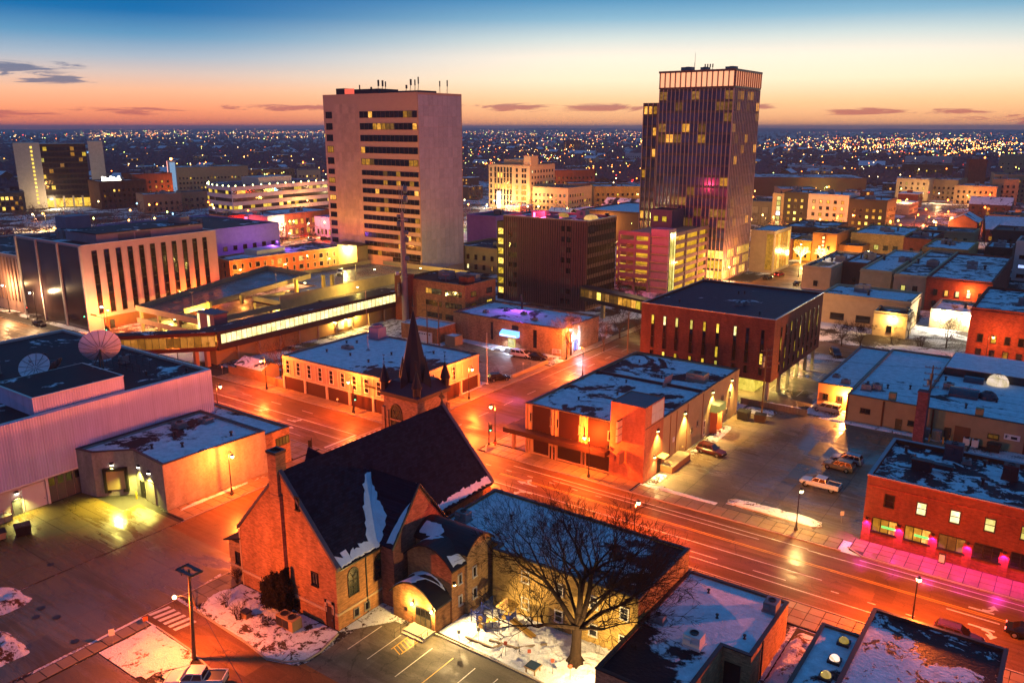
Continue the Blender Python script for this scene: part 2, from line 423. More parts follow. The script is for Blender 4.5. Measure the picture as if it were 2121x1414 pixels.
def window(parent,face,t,z,w,h,pane=None,frame=None,nx=1,ny=1,ft=.09,fd=.12,sub=True,name='window',out=0.0,**kw):
 """t is the middle of the window along the face, z its sill"""
 pos=face.p(t,z,out)
 pane=pane or M_GLASS;frame=frame or M_FRAME
 if sub:
  f=place(name,win_mesh(w,h,nx,ny,ft,fd),parent,pos,face.rot,[frame],**kw)
  p=bpy.data.objects.new('pane',win_mesh(w,h,1,1,ft,fd,'pane'));col.objects.link(p);p.parent=f
  p.material_slots[0].link='OBJECT';p.material_slots[0].material=pane
  return f
 return place(name,win_mesh(w,h,nx,ny,ft,fd,'both'),parent,pos,face.rot,[frame,pane],**kw)
def rowwin(parent,face,ts,zs,w,h,panes,frame=None,sub=False,**kw):
 for z in zs:
  for t in ts:window(parent,face,t,z,w,h,panes(t,z)if callable(panes)else panes,frame,sub=sub,**kw)
def band(parent,face,t0,t1,z,h,n,pane,frame=None,fd=.1,mull=.05,sub=True,name='window'):
 """a long window of n panes side by side"""
 w=(t1-t0)/n;fr=MB()
 face.slab(fr,t0,t1,z,z+.08,0,fd);face.slab(fr,t0,t1,z+h-.08,z+h,0,fd)
 for i in range(n+1):face.slab(fr,t0+i*w-mull,t0+i*w+mull,z+.08,z+h-.08,0,fd*.9)
 root=part(name,fr,frame or M_DARKMETAL,parent)
 key=('band',round(w,2),round(h,2))
 if key not in WM:
  pm=MB();pm.box(-w/2,-.04,.04,w/2,.0,h-.04);WM[key]=pm.mesh('pane',[M_GLASS])
 for i in range(n):
  p=bpy.data.objects.new('pane',WM[key]);col.objects.link(p);p.parent=root
  p.location=Vector(face.p(t0+(i+.5)*w,z))-W[root.name];p.rotation_euler=(0,0,face.rot)
  p.material_slots[0].link='OBJECT';p.material_slots[0].material=pane(i)if callable(pane)else pane
 return root
def door(parent,face,t,w=1.0,h=2.15,mat=None,z=0.0,name='door',handle=True,fd=.08,**kw):
 mb=MB();face.slab(mb,t-w/2,t+w/2,z+.02,z+h,0,fd)
 face.slab(mb,t-w/2-.08,t-w/2,z,z+h+.08,0,fd+.05);face.slab(mb,t+w/2,t+w/2+.08,z,z+h+.08,0,fd+.05);face.slab(mb,t-w/2,t+w/2,z+h,z+h+.08,0,fd+.05)
 d=part(name,mb,mat or M_DARKMETAL,parent,**kw)
 if handle:
  hb=MB();face.slab(hb,t+w/2-.16,t+w/2-.1,z+.95,z+1.15,fd,fd+.07);part('handle',hb,M_STEEL,d)
 return d
HM={}
def roof_unit(parent,x,y,z,w=1.6,d=1.2,h=1.0,name='rooftop_unit',mat=None,curb=True):
 """an air handling unit: casing on a kerb, a hood and a fan ring on top"""
 mb=MB();mb.box(x-w/2-.1,y-d/2-.1,z,x+w/2+.1,y+d/2+.1,z+.2);mb.box(x-w/2,y-d/2,z+.2,x+w/2,y+d/2,z+h)
 mb.box(x-w/2+.1,y-d/2-.25,z+h*.45,x+w/2-.5*w,y-d/2,z+h*.8)
 u=part(name,mb,mat or M_UNIT,parent)
 f=MB();f.lathe([(min(w,d)*.3,z+h),(min(w,d)*.32,z+h+.12),(min(w,d)*.26,z+h+.12),(min(w,d)*.24,z+h+.02),(0,z+h+.02)],x,y,10)
 part('fan',f,M_DARKMETAL,u)
 return u
def roof_vent(parent,x,y,z,r=.16,h=.7,name='vent_pipe'):
 mb=MB();mb.lathe([(r*1.8,z),(r*1.2,z+.08),(r,z+.1),(r,z+h*.8),(r*1.9,z+h*.8),(r*1.7,z+h),(0,z+h*1.1)],x,y,8)
 return part(name,mb,M_DARKMETAL,parent)
def skylight_dome(parent,x,y,z,w=1.2,mat=None):
 mb=MB();mb.box(x-w/2,y-w/2,z,x+w/2,y+w/2,z+.3)
 s=part('roof_light',mb,M_DARKMETAL,parent)
 d=MB();i0=[(w*.42,z+.3),(w*.38,z+.5),(w*.25,z+.66),(0,z+.72)];d.lathe(i0,x,y,12)
 part('dome',d,mat or M_DOME,s,smooth=True);return s
def wallpack(parent,face,t,z,c,power,label=None,aimout=1.5,spot=115,emat=None,size=.12):
 """a small wall lamp: housing, glowing lens and its light"""
 h=MB();face.slab(h,t-.22,t+.22,z,z+.28,0,.28);face.slab(h,t-.26,t+.26,z+.28,z+.34,0,.34)
 o=part('wall_lamp',h,M_DARKMETAL,parent,label=label)
 l=MB();face.slab(l,t-.19,t+.19,z-.09,z-.005,.05,.3);part('lens',l,emat,o)
 p=face.p(t,z-.2,.45)
 lamp_light('SPOT',p,power,c,size,o,spot,face.p(t,z-4,aimout+.45),.8)
 return o
# ------------------------------------------------------------------ shared materials
M_FRAME=plain('painted_frame','8A8272',.5);M_FRAMEW=plain('white_frame','C4BFB4',.5);M_FRAMED=plain('dark_frame','1A1816',.4)
M_GLASS=glass('dark_glass');M_DARKMETAL=plain('dark_metal','1C1C1E',.45,.5);M_STEEL=plain('galvanised_steel','8C8E90',.35,.5,.6)
M_UNIT=plain('unit_casing','77797A',.5);M_DOME=plain('dome_plastic','B8B4A8',.25,.5);M_CONC=plain('grey_concrete','8C877E',.8,var=.3);M_CONCD=plain('dark_concrete','5A564E',.8,var=.35)
M_WHITE=plain('white_paint','D2CEC6',.5,var=.1);M_BLACK=plain('black_paint','0C0C0E',.35,.5)
YEL=(1.0,.62,.16);WARM=(1.0,.74,.34);SOD=(1.0,.15,.016);GRN=(.86,1.0,.22);PNK=(1.0,.015,.42);WHT=(1.0,.88,.62)
L_YEL=[lit('lit_room_yellow','FFD45A',1.5,.6),lit('lit_room_amber','FFB040',.85,.7),lit('lit_room_pale','FFF0A8',1.15,.5),lit('lit_room_dim','B07A30',.5,.8)]
L_BRIGHT=lit('lit_corridor','FFE69A',1.35,.3,.7,sample=True)
E_SOD=emit('sodium_globe',(1,.55,.22),12,False);E_YEL=emit('yellow_lens',(1,.85,.35),14);E_WHT=emit('white_lens',(1,.95,.75),16);E_GRN=emit('green_yellow_lens',(.9,1,.35),12)
E_PNK=emit('magenta_lens',(1,.25,.75),10)
E_RED=emit('red_lens',(1,.05,.03),8);E_GREEN=emit('green_lens',(.05,1,.35),9);E_BLUE=emit('blue_sign_face',(.12,.35,1),2.2)
def some(p_lit,mats=None,dark=None):
 return lambda*a:(R.choice(mats or L_YEL)if R.random()<p_lit else(dark or M_GLASS))
SNOWR=[snowroof('snow_roof_%s'%n,u,a,s,i*1.7)for i,(n,u,a,s)in enumerate([('full','1E2024',.92,.15),('most','1E2024',.70,.14),('half','1C1D22',.50,.12),('little','15171C',.24,.10),('bare','14161C',.05,.09),('thin','2A2C32',.6,.22)])]
R_FULL,R_MOST,R_HALF,R_LITTLE,R_BARE,R_THIN=SNOWR
B_TAN=brick('tan_brick','A8835A');B_ORANGE=brick('orange_tan_brick','A87448');B_RED=brick('red_brick','7A3A28');B_BROWN=brick('brown_brick','5E3A2C');B_CREAM=brick('cream_brick','AC8C4C');B_GREY=brick('grey_block','8E8A84',bw=.4,bh=.2,var=.08)
P_PINK=plain('pinkish_concrete','A08478',.8);P_CREAM=plain('cream_stone','B49C78',.8);P_WHITE=plain('pale_render','B4AEA8',.8,var=.1);P_TAN=plain('tan_render','A08660',.8);P_BROWN=plain('brown_panel','4A342C',.7);P_YEL=plain('yellow_render','B88A30',.8);P_GREYD=plain('charcoal_panel','2E2A2C',.7)
METALW=corrugated('pale_siding','BCB8D4')
# ------------------------------------------------------------------ ground, roads, pavements
M_GROUND=ground_snow('city_ground',.56,'2E2622',.05)
M_ROAD=wet('wet_asphalt','684826',.5,.62,.07,.28,.18,streak=.8,bump_s=.2,rw=.34)  # orange tint put into the base colour to deepen the sodium light
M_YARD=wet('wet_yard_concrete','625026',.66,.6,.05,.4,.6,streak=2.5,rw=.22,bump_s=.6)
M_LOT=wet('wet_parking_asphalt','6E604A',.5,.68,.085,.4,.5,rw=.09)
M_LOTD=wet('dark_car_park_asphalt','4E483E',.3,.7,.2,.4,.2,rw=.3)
M_PAVE=slabmat('pavement_concrete','7A6648');M_PAVEBASE=plain('pavement_joint','2A2622',.8)
M_PAINT=plain('white_road_paint','C8C0B0',.5,var=.35,scale=2.5);M_PAINTY=plain('yellow_road_paint','C89A38',.5,var=.35,scale=2.5)
M_KERB=plain('kerb_concrete','9A8E7C',.7)
M_SNOWG=ground_snow('lawn_snow',.22,'5A4026',.6);M_SNOWD=ground_snow('dirty_snow',.42,'4A3422',.7);M_SNOWC=ground_snow('clean_snow',-.25)
M_GRASS=plain('winter_grass','3A3420',.9,var=.5,scale=1.5)
def kerb(name,pts,w=.18,h=.15):
 mb=MB()
 for(a,b)in zip(pts,pts[1:]):
  f=Face(a,b);n_=max(1,int(f.L/12))
  for i in range(n_):f.slab(mb,f.L*i/n_,f.L*(i+1)/n_-.02,0,h,-w/2,w/2)
 struct(name,mb,M_KERB)
def sheet(name,poly,z,mat,parent=None,kind='structure',thick=0.0,**kw):
 mb=MB()
 if thick:mb.prism(ccw(poly),z-thick,z,bottom=False)
 else:mb.face([(*p,z)for p in ccw(poly)])
 return part(name,mb,mat,parent,kind=kind if parent is None else None,**kw)
# the plain, out to the horizon
g=MB();rings=[0,400,900,1800,4000,9000,20000];na=48
for i in range(len(rings)-1):
 for k in range(na):
  a0,a1=2*math.pi*k/na,2*math.pi*(k+1)/na;r0,r1=rings[i],rings[i+1]
  if i==0:g.face([(0,0,-.02),(r1*math.cos(a0),r1*math.sin(a0),-.02),(r1*math.cos(a1),r1*math.sin(a1),-.02)])
  else:g.face([(r0*math.cos(a0),r0*math.sin(a0),-.02),(r1*math.cos(a0),r1*math.sin(a0),-.02),(r1*math.cos(a1),r1*math.sin(a1),-.02),(r0*math.cos(a1),r0*math.sin(a1),-.02)])
struct('ground',g,M_GROUND)
AVE0,AVE1,STW,STE=86.0,100.8,-95.8,-79.4
def road_sheet():
 mb=MB()
 xs=[-560,-300,-240,-214,-180,-150,STW,STE,-40,30,90]
 for a,b in zip(xs,xs[1:]):mb.face([(a,AVE0,.006),(b,AVE0,.006),(b,AVE1,.006),(a,AVE1,.006)])
 return mb
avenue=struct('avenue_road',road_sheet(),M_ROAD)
mb=MB()
for a,b in zip([-60,0,40,60,AVE0],[0,40,60,AVE0]):mb.face([(STW,a,.006),(STE,a,.006),(STE,b,.006),(STW,b,.006)])
for a,b in zip([AVE1,150,200,300,420],[150,200,300,420,640]):mb.face([(STW+.6,a,.006),(-79.0,a,.006),(-79.0,b,.006),(STW+.6,b,.006)])
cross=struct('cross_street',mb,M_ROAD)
# second cross street, beyond the telecom building, and the lit downtown street
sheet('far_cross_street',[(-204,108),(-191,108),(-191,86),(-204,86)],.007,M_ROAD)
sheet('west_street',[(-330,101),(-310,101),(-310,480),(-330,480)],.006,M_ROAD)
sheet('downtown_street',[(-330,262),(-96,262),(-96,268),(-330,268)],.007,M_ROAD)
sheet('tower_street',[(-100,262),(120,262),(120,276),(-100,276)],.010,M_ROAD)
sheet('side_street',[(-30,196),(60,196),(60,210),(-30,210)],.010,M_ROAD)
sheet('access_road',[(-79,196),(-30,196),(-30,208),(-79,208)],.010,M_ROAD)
# painted lines
def hline(y,x0,x1,w=.14,mat=M_PAINT,z=.010,dash=None,gap=0,parent=None,name='lane_line'):
 x=x0
 while x<x1-.1:
  e_=min(x1,x+(dash or x1-x0));mb=MB();mb.box(x,y-w/2,z-.004,e_,y+w/2,z,bottom=False);part(name,mb,mat,parent or avenue);x=e_+gap if dash else x1
def vline(x,y0,y1,w=.14,mat=M_PAINT,z=.010,dash=None,gap=0,parent=None,name='lane_line'):
 y=y0
 while y<y1-.1:
  e_=min(y1,y+(dash or y1-y0));mb=MB();mb.box(x-w/2,y,z-.004,x+w/2,e_,z,bottom=False);part(name,mb,mat,parent or cross);y=e_+gap if dash else y1
hline(99.0,-70,-24);hline(97.9,-62,-30);hline(99.9,-18,20);hline(98.7,-24,20)
hline(95.5,-70,8,.16,M_PAINTY);hline(95.15,-70,8,.12,M_PAINTY);hline(92.4,-70,-20.5,.15);hline(89.9,-62,-20.5,dash=4,gap=4.5);hline(88.6,-60,-14,.14,dash=None)
hline(90.6,-19,-7,dash=.9,gap=3.1);hline(94.4,-7.5,-2.3,.2);hline(97.0,-74,-52,dash=1,gap=3)
hline(94.0,-148,-100.1,.18);hline(97.2,-190,-109,dash=3,gap=6);hline(91.0,-140,-101,.16);hline(88.2,-138,-103,dash=3,gap=6);hline(95.5,-330,-150,.16,M_PAINTY);hline(91.5,-330,-205,dash=3,gap=6)
for k in range(9):vline(-88.6+.0,106+k*8,109+k*8)
vline(-83.6,18,60,dash=3,gap=5);vline(-92,140,175,.12)
for t in range(3):vline(-91.2+t*2.2,103.5,104.0,.6)
# stop line and zebra stripes across the avenue, west arm
vline(-100.3,86.8,93.8,.5);vline(-99.5,86.6,100.0,.12);vline(-96.6,86.6,100.0,.1)
for k in range(11):
 y=86.9+k*1.22;mb=MB();mb.hexa([(-98.9,y,.006),(-97.1,y,.006),(-97.1,y+.62,.006),(-98.9,y+.62,.006)],[(-98.9,y,.011),(-97.1,y,.011),(-97.1,y+.62,.011),(-98.9,y+.62,.011)]);part('crossing_stripe',mb,M_PAINT,avenue)
def arrow(cx,cy_,ang,turn=0,s=1.0,parent=None,straight=True):
 """a painted lane arrow pointing along ang, with a turning head"""
 c,n_=math.cos(ang),math.sin(ang);T=lambda x,y:(cx+(x*c-y*n_)*s,cy_+(x*n_+y*c)*s,.0115)
 mb=MB();mb.face([T(-1.6,-.12),T(.5,-.12),T(.5,.12),T(-1.6,.12)])
 if straight:mb.face([T(.5,-.45),T(1.7,0),T(.5,.45)])
 if turn:
  k=turn;pts=[(-.5,.1),(.0,.15),(.35,.45),(.45,.8),(.2,.8),(.08,.55),(-.15,.38),(-.5,.34)]
  f=[T(x,y*k)for x,y in pts];mb.face(f if k>0 else f[::-1])
  h=[T(-.15,.8*k),T(.8,.8*k),T(.32,1.55*k)];mb.face(h if k>0 else h[::-1])
 part('lane_arrow',mb,M_PAINT,parent or avenue)
arrow(-64.4,94.0+.6,math.pi,-1,1.1);arrow(-63.6,91.9+.2,math.pi,1,1.1,straight=False)
arrow(-124.4,92.5,0,1,1.1,straight=False);arrow(-114.6,92.3,0,1,1.1,straight=False);arrow(-113.5,89.9,0,0,1.1)
arrow(-3.6,96.2,0,1,1.2,straight=False);arrow(-3.2,92.5,0,-1,1.2,straight=False)
# kerbs and pavements with separate slabs
def pavement(name,poly,z=.13,mat=None):
 o=sheet(name,poly,z-.03,M_PAVEBASE,thick=z);return o
SL={}
def slab_mesh(w,d):
 k=(round(w,2),round(d,2))
 if k not in SL:
  mb=MB();g_=.035;e_=.02
  b=[(g_,g_,0),(w-g_,g_,0),(w-g_,d-g_,0),(g_,d-g_,0)];t=[(g_+e_,g_+e_,.04),(w-g_-e_,g_+e_,.04),(w-g_-e_,d-g_-e_,.04),(g_+e_,d-g_-e_,.04)]
  mb.hexa(b,t);SL[k]=mb.mesh('slab',[M_PAVE])
 return SL[k]
def slabs(parent,x0,y0,x1,y1,w,d,z=.10,mat=None,tilt=.004):
 nx,ny=max(1,round((x1-x0)/w)),max(1,round((y1-y0)/d));w,d=(x1-x0)/nx,(y1-y0)/ny
 me=slab_mesh(w,d)
 for i in range(nx):
  for j in range(ny):
   o=bpy.data.objects.new('slab',me);col.objects.link(o);o.parent=parent
   o.location=(x0+i*w,y0+j*d,z+R.uniform(0,.008));o.rotation_euler=(R.uniform(-tilt,tilt),R.uniform(-tilt,tilt),0)
   if mat:o.material_slots[0].link='OBJECT';o.material_slots[0].material=mat
p=pavement('north_pavement',rect(-330,AVE1+.2,-95.6,104.4));slabs(p,-150,AVE1+.3,-95.8,104.3,1.7,1.75)
p=pavement('corner_pavement',rect(-78.6,AVE1+.2,-50.6,104.7));slabs(p,-78.4,AVE1+.3,-50.7,104.6,1.7,1.7)
p=pavement('cafe_side_pavement',rect(-78.6,104.9,-71.7,150));slabs(p,-78.4,105,-71.8,149,1.65,1.75)
p=pavement('parking_edge_pavement',rect(-50.4,AVE1+.2,-21,104.0));slabs(p,-50.3,AVE1+.3,-21,103.9,1.75,1.75)
p=pavement('bar_pavement',[(-19.8,101.9),(-18,101.0),(60,101.0),(60,105.4),(-19.8,105.4)]);slabs(p,-18,101.1,30,105.3,1.6,1.4);slabs(p,-19.7,102.0,-18.05,105.3,1.6,1.1)
p=pavement('church_pavement',rect(-79.2,46,-76,85.6));slabs(p,-79.1,46.2,-76.1,85.5,1.5,1.6)
p=pavement('school_pavement',rect(-75.8,81.2,60,85.8));slabs(p,-60,81.3,30,85.7,1.6,1.45)
p=pavement('station_side_pavement',rect(-100.2,57.4,-96.0,85.6));slabs(p,-100.1,57.6,-96.1,85.5,1.4,1.55)
p=pavement('station_front_pavement',rect(-330,80.2,-100.4,85.8));slabs(p,-136,80.4,-100.5,85.7,1.75,1.75)
p=pavement('motel_side_pavement',rect(-99.0,105,-95.4,150));slabs(p,-98.9,105,-95.5,149,1.6,1.7)
p=pavement('clinic_pavement',rect(-78.6,152,-76.3,190));slabs(p,-78.5,152,-76.4,190,1.1,1.7)
p=pavement('bank_pavement',rect(-97.6,156,-95.2,215));slabs(p,-97.5,156,-95.3,214,1.15,1.7)
kerb('avenue_kerb_north',[(-330,AVE1+.1),(-96.5,AVE1+.1)]);kerb('corner_kerb',[(-78.7,130),(-78.7,103.2),(-77,AVE1+.1),(-20.5,AVE1+.1)])
kerb('bar_kerb',[(-20,102.4),(-18,100.9),(60,100.9)]);kerb('avenue_kerb_south',[(-75.5,AVE0-.1),(60,AVE0-.1)]);kerb('church_kerb',[(-79.3,46),(-79.3,84.6),(-77.5,AVE0-.1),(-75.5,AVE0-.1)])
kerb('station_kerb',[(-330,AVE0-.1),(-98.0,AVE0-.1),(-95.9,83.5),(-95.9,57.5)]);kerb('street_kerb_west',[(-95.3,AVE1+1.5),(-95.3,215)]);kerb('street_kerb_east',[(-78.9,131),(-78.9,195)])
# yard of the station, laid in large panels
yard=sheet('station_yard',[(-140,8),(STW-.1,8),(STW-.1,57.4),(-100.6,57.5),(-109,58.5),(-116,54.5),(-140,54)],.02,M_PAVEBASE)
YARDM=[]
for i in range(7):
 for j in range(9):
  x0,y0=-116+i*5.25,10+j*5.2
  if x0>STW-1:continue
  x1,y1=min(x0+5.2,STW-.15),min(y0+5.15,57.3)
  if x0<-109.5 and y1>54.5:y1=54.3
  mb=MB();mb.box(x0,y0,.02,x1,y1,.05+R.uniform(0,.006),bottom=False);part('slab',mb,M_YARD,yard)
for i in range(3):
 for j in range(7):
  x0,y0=STW+.1+i*5.4,12+j*6.2
  if y0>50:continue
  mb=MB();mb.box(x0,y0,.007,x0+5.35,y0+6.15,.012+R.uniform(0,.003),bottom=False);part('slab',mb,M_YARD,cross)
# small lane beside the church and its car park
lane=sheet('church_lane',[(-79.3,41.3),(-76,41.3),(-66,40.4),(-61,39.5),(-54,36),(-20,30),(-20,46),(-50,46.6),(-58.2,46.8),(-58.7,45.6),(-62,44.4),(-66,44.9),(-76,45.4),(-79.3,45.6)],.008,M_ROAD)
lot=sheet('church_car_park',[(-58.2,46.2),(-28,46.0),(-28,57.3),(-49,57.6),(-51,57.2),(-56,56.9),(-58.4,53.5)],.014,M_LOTD)
kerb('lane_kerb_north',[(-76.2,45.5),(-66,45.0),(-62.2,44.5),(-60,45.3),(-58.6,46.6),(-58.5,48.5),(-59.3,51.6)]);kerb('lane_kerb_south',[(-76.2,41.2),(-70,40.9),(-66,40.3),(-61,39.4),(-54,35.9)]);kerb('car_park_kerb',[(-50.9,57.6),(-42,57.6),(-32.6,57.4)])
for x in(-57.2,-54.4):vline(x+.6,50.4,55.4,.1,z=.019,parent=lot,name='bay_line')
for i,x in enumerate((-50.2,-47.4,-44.6,-41.8,-39.0,-36.2)):vline(x+.6,50.0,55.6,.1,M_PAINT if i%3!=1 else M_PAINTY,.019,parent=lot,name='bay_line')
for k in range(9):
 y=53.3+k*.5;mb=MB();mb.hexa([(-52.9,y,.016),(-51.6,y-.5,.016),(-51.6,y-.38,.016),(-52.9,y+.12,.016)],[(-52.9,y,.021),(-51.6,y-.5,.021),(-51.6,y-.38,.021),(-52.9,y+.12,.021)]);part('hatch_line',mb,M_PAINTY,lot)
vline(-52.95,53.0,57.6,.12,M_PAINTY,.021,parent=lot,name='hatch_line');vline(-51.55,53.0,57.6,.12,M_PAINTY,.021,parent=lot,name='hatch_line')
for k in range(6):
 mb=MB();x=-79.2+k*.95;mb.hexa([(x,42.0,.008),(x+.5,42.0,.008),(x+.9,44.3,.008),(x+.4,44.3,.008)],[(x,42.0,.013),(x+.5,42.0,.013),(x+.9,44.3,.013),(x+.4,44.3,.013)]);part('crossing_stripe',mb,M_PAINT,lane)
# the paved car park between the hardware shop and the bar
lot2=sheet('avenue_car_park',[(-50.2,104.1),(-19.2,104.1),(-19.2,121),(-12,121),(-12,151.4),(-50.2,149.2)],.012,M_PAVEBASE)
for i in range(6):
 for j in range(8):
  x0,y0=-50.1+i*6.3,104.2+j*5.9
  x1,y1=x0+6.24,y0+5.84
  if x0>-19 and y0<120:continue
  if x1>-12.2:x1=-12.2
  if x0<-19.4<x1 and y0<121:x1=-19.4
  if x1-x0<.3:continue
  mb=MB();mb.box(x0,y0,.014,x1,min(y1,151),.026+R.uniform(0,.004),bottom=False);part('slab',mb,M_LOT,lot2)
mb=MB();mb.hexa([(-33.4,104.5,.02),(-31.2,104.5,.02),(-31.2,150,.02),(-33.4,150,.02)],[(-33.4,104.5,.05),(-31.2,104.5,.05),(-31.2,150,.05),(-33.4,150,.05)]);part('gutter_strip',mb,M_YARD,lot2)
# planted kerb island along the pavement, full of gravel and old snow
def mound(name,x0,y0,x1,y1,h,mat,nx=24,ny=12,base=0.0,rough=.35,label=None,cat=None,seed=0,edge=.25,poly=None,scale=1.2):
 mb=MB();P_={}
 for i in range(nx+1):
  for j in range(ny+1):
   u,v=i/nx,j/ny
   k=min(1,min(u,1-u)/edge)*min(1,min(v,1-v)/edge);k=k*k*(3-2*k)
   x,y=x0+(x1-x0)*u,y0+(y1-y0)*v
   nz=noise.fractal(Vector((x*scale*.5+seed,y*scale*.5,seed*1.3)),1.0,2.0,4)
   P_[i,j]=len(mb.v);mb.v.append((x+nz*.15,y+nz*.15,base+max(-.02,k*(h+nz*rough*max(h,.25))-(1-k)*.03)))
 for i in range(nx):
  for j in range(ny):mb.f.append((P_[i,j],P_[i+1,j],P_[i+1,j+1],P_[i,j+1]));mb.mi.append(0)
 return part(name,mb,mat,smooth=True,kind='stuff',**({'label':label,'category':cat}if False else{}))
isl=thing('kerb_island','long kerbed island of dirty snow and gravel at the parking entrance','kerb island',(-31,107.2,0))
mb=MB();f=[(-37.3,105.5),(-25.3,105.0),(-24.2,105.8),(-24.6,107.0),(-36.8,107.6),(-37.6,106.6)]
ringwall(mb,ccw(f),.02,.2,.1,.16);part('edging',mb,M_KERB,isl)
mb=MB();q=inset(ccw(f),.16);mb.face([(*p_,.14)for p_ in q]);part('bed',mb,M_SNOWD,isl)
mound('snow',-37.4,105.4,-24.6,107.4,.42,M_SNOWG,70,12,.08,.25,seed=3,edge=.12)
# lawns and snow
sheet('church_lawn',[(-79.0,45.9),(-66.2,45.2),(-62.3,44.7),(-59.0,46.0),(-58.7,48),(-59.6,51.9),(-80,51.9)],.05,M_SNOWD,thick=.05)
mound('snow',-72.5,45.3,-59.5,49.6,.12,M_SNOWD,40,16,.05,.8,seed=5)
mound('snow',-78.0,46.0,-69,51.0,.10,M_SNOWG,36,20,.05,.8,seed=9)
sheet('corner_lawn',[(-76.9,35.2),(-70.2,35.2),(-67.6,39.4),(-68.6,40.7),(-76.7,41.0)],.05,M_SNOWG,thick=.05)
mound('snow',-76.8,35.6,-69.2,40.9,.10,M_SNOWG,36,24,.05,.9,seed=11)
p=pavement('lawn_pavement',rect(-78.9,24,-77.0,41.1),.1);slabs(p,-78.8,24,-77.1,41,1.6,1.55,.07)
sheet('driveway',[(-77,24),(-66,24),(-66,35.0),(-76.9,35.1)],.010,M_YARD)
mound('snow',-68.5,36.5,-60.0,39.6,.12,M_SNOWG,30,12,.0,.9,seed=17)
mound('snow',-98.2,29.5,-92.0,36.3,.9,M_SNOWD,30,30,.0,.6,seed=21);mound('snow',-90,26.5,-82.4,31.6,.8,M_SNOWD,30,24,.0,.7,seed=23)
playground=sheet('playground_ground',[(-50.9,58.1),(-42,57.9),(-33,57.6),(-32.2,58),(-32.2,67.3),(-50.2,67.5)],.05,M_SNOWC,thick=.05)
mound('snow',-50.8,58.3,-32.4,67.2,.07,M_SNOWC,90,46,.05,1.3,seed=31,edge=.04,scale=3.0)
sheet('church_forecourt',[(-59.6,52),(-58.4,53.6),(-56.2,57),(-57,60),(-59.6,60)],.03,M_SNOWD,thick=.03)
mound('snow',-50,104.0,-38.5,104.9,.16,M_SNOWG,50,8,.1,.9,seed=71);mound('snow',-99.4,57.6,-98.6,74,.14,M_SNOWG,8,60,.1,.9,seed=73);mound('snow',-75.8,80.4,-59.5,81.3,.2,M_SNOWG,50,8,.08,.9,seed=75)
mound('snow',-19.9,61,-15.6,80.8,.75,M_SNOWG,24,80,.0,.5,seed=41,edge=.16,scale=1.6)
sheet('alley',rect(-20,56,-16.4,81),.010,M_GRASS)
# station and hotel surroundings
sheet('motel_car_park',rect(-99.8,129,-98.2,156),.012,M_LOT)
sheet('clinic_car_park',[(-127,131.5),(-97,131.5),(-97,150.5),(-127,155.5)],.016,M_LOT)
sheet('service_alley',rect(-156,133,-127,165),.014,M_SNOWD)
sheet('office_car_park',rect(-76.5,150.3,-40,190),.016,M_LOT)
for x in range(-74,-41,3):vline(x,160,165,.1,z=.022,parent=lot2,name='bay_line');vline(x,175,180,.1,z=.022,parent=lot2,name='bay_line')
sheet('garage_forecourt',rect(-40,190.6,20,212),.018,M_SNOWD)
mound('snow',-38,206,-8,216,.5,M_SNOWG,50,20,.0,.6,seed=51);mound('snow',-50,150.0,-39,152.6,.5,M_SNOWG,30,10,.0,.6,seed=53);mound('snow',-38.8,149.2,-14,151.2,.25,M_SNOWG,50,10,.0,.7,seed=57)
mound('snow',-50.1,144.8,-43.5,149,.3,M_SNOWD,24,20,.0,.8,seed=58);mound('snow',-50.1,105,-48.2,110,.16,M_SNOWD,14,20,.03,.9,seed=59);mound('snow',-49.8,119,-47.6,137,.2,M_SNOWD,12,50,.03,.9,seed=60)
# ================================================================== near buildings
FX=lambda x,y0,y1:Face((x,y0),(x,y1)) # faces +X
FY=lambda y,x0,x1:Face((x0,y),(x1,y)) # faces -Y
# ---- television station, white steel hall ---------------------------------------
st=building('station_hall','big flat roofed steel hall with pale ribbed siding and two satellite dishes on its roof',rect(-164,12,-116.45,77.3),13.2,[P_WHITE],snowroof('station_roof','10141C',.24,.09,2.2),.35,.3,coping=M_WHITE)
f=FX(-116.45,12,77.3);mb=MB();f.slab(mb,0,65.3,4.15,13.25,0,.42);part('siding',mb,METALW,st)
mb=MB();f.slab(mb,0,43,3.95,4.15,0,.5);f.slab(mb,42.6,43,0,3.95,0,.42);part('trim',mb,M_WHITE,st)
fy=12
door(st,f,45.3-fy,.95,2.1,plain('grey_door_paint','5A5C60',.5));door(st,f,47.7-fy,2.9,3.5,M_WHITE,name='roller_door')
for k in range(4):
 mb=MB();t0=49.7-fy+k*1.22;f.slab(mb,t0,t0+1.16,.02,3.9,0,.06);d=part('folding_door_leaf',mb,plain('grey_green_leaf','4C5250',.5),st)
 mb=MB();f.slab(mb,t0+.2,t0+.96,2.5,3.6,.06,.09);part('glazing',mb,M_GLASS,d)
for t in(37.35,28):mb=MB();f.slab(mb,t,t+.35,0,3.95,0,.3);part('pier',mb,M_WHITE,st)
wallpack(st,f,45.5-fy,3.1,(.95,.85,.2),1300,emat=E_WHT)
mb=MB();mb.box(-129,49.7,12.85,-117.2,63,15.5);ph=part('penthouse',mb,METALW,st);mb=MB();mb.box(-129.1,49.6,15.5,-117.1,63.1,15.62);part('coping',mb,M_WHITE,ph);mb=MB();mb.box(-128.8,49.9,15.62,-117.4,62.8,15.66);part('penthouse_roof',mb,R_LITTLE,ph)
for(x,y,a,b_)in((-150,40,2.5,2),(-144,56,1.6,1.4),(-133,72,1.2,1.2)):roof_unit(st,x,y,12.85,a,b_,1.3)
for(x,y)in((-123,70),(-138,48),(-148,66),(-122.5,45),(-119.5,75)):roof_vent(st,x,y,12.85)
mb=MB()
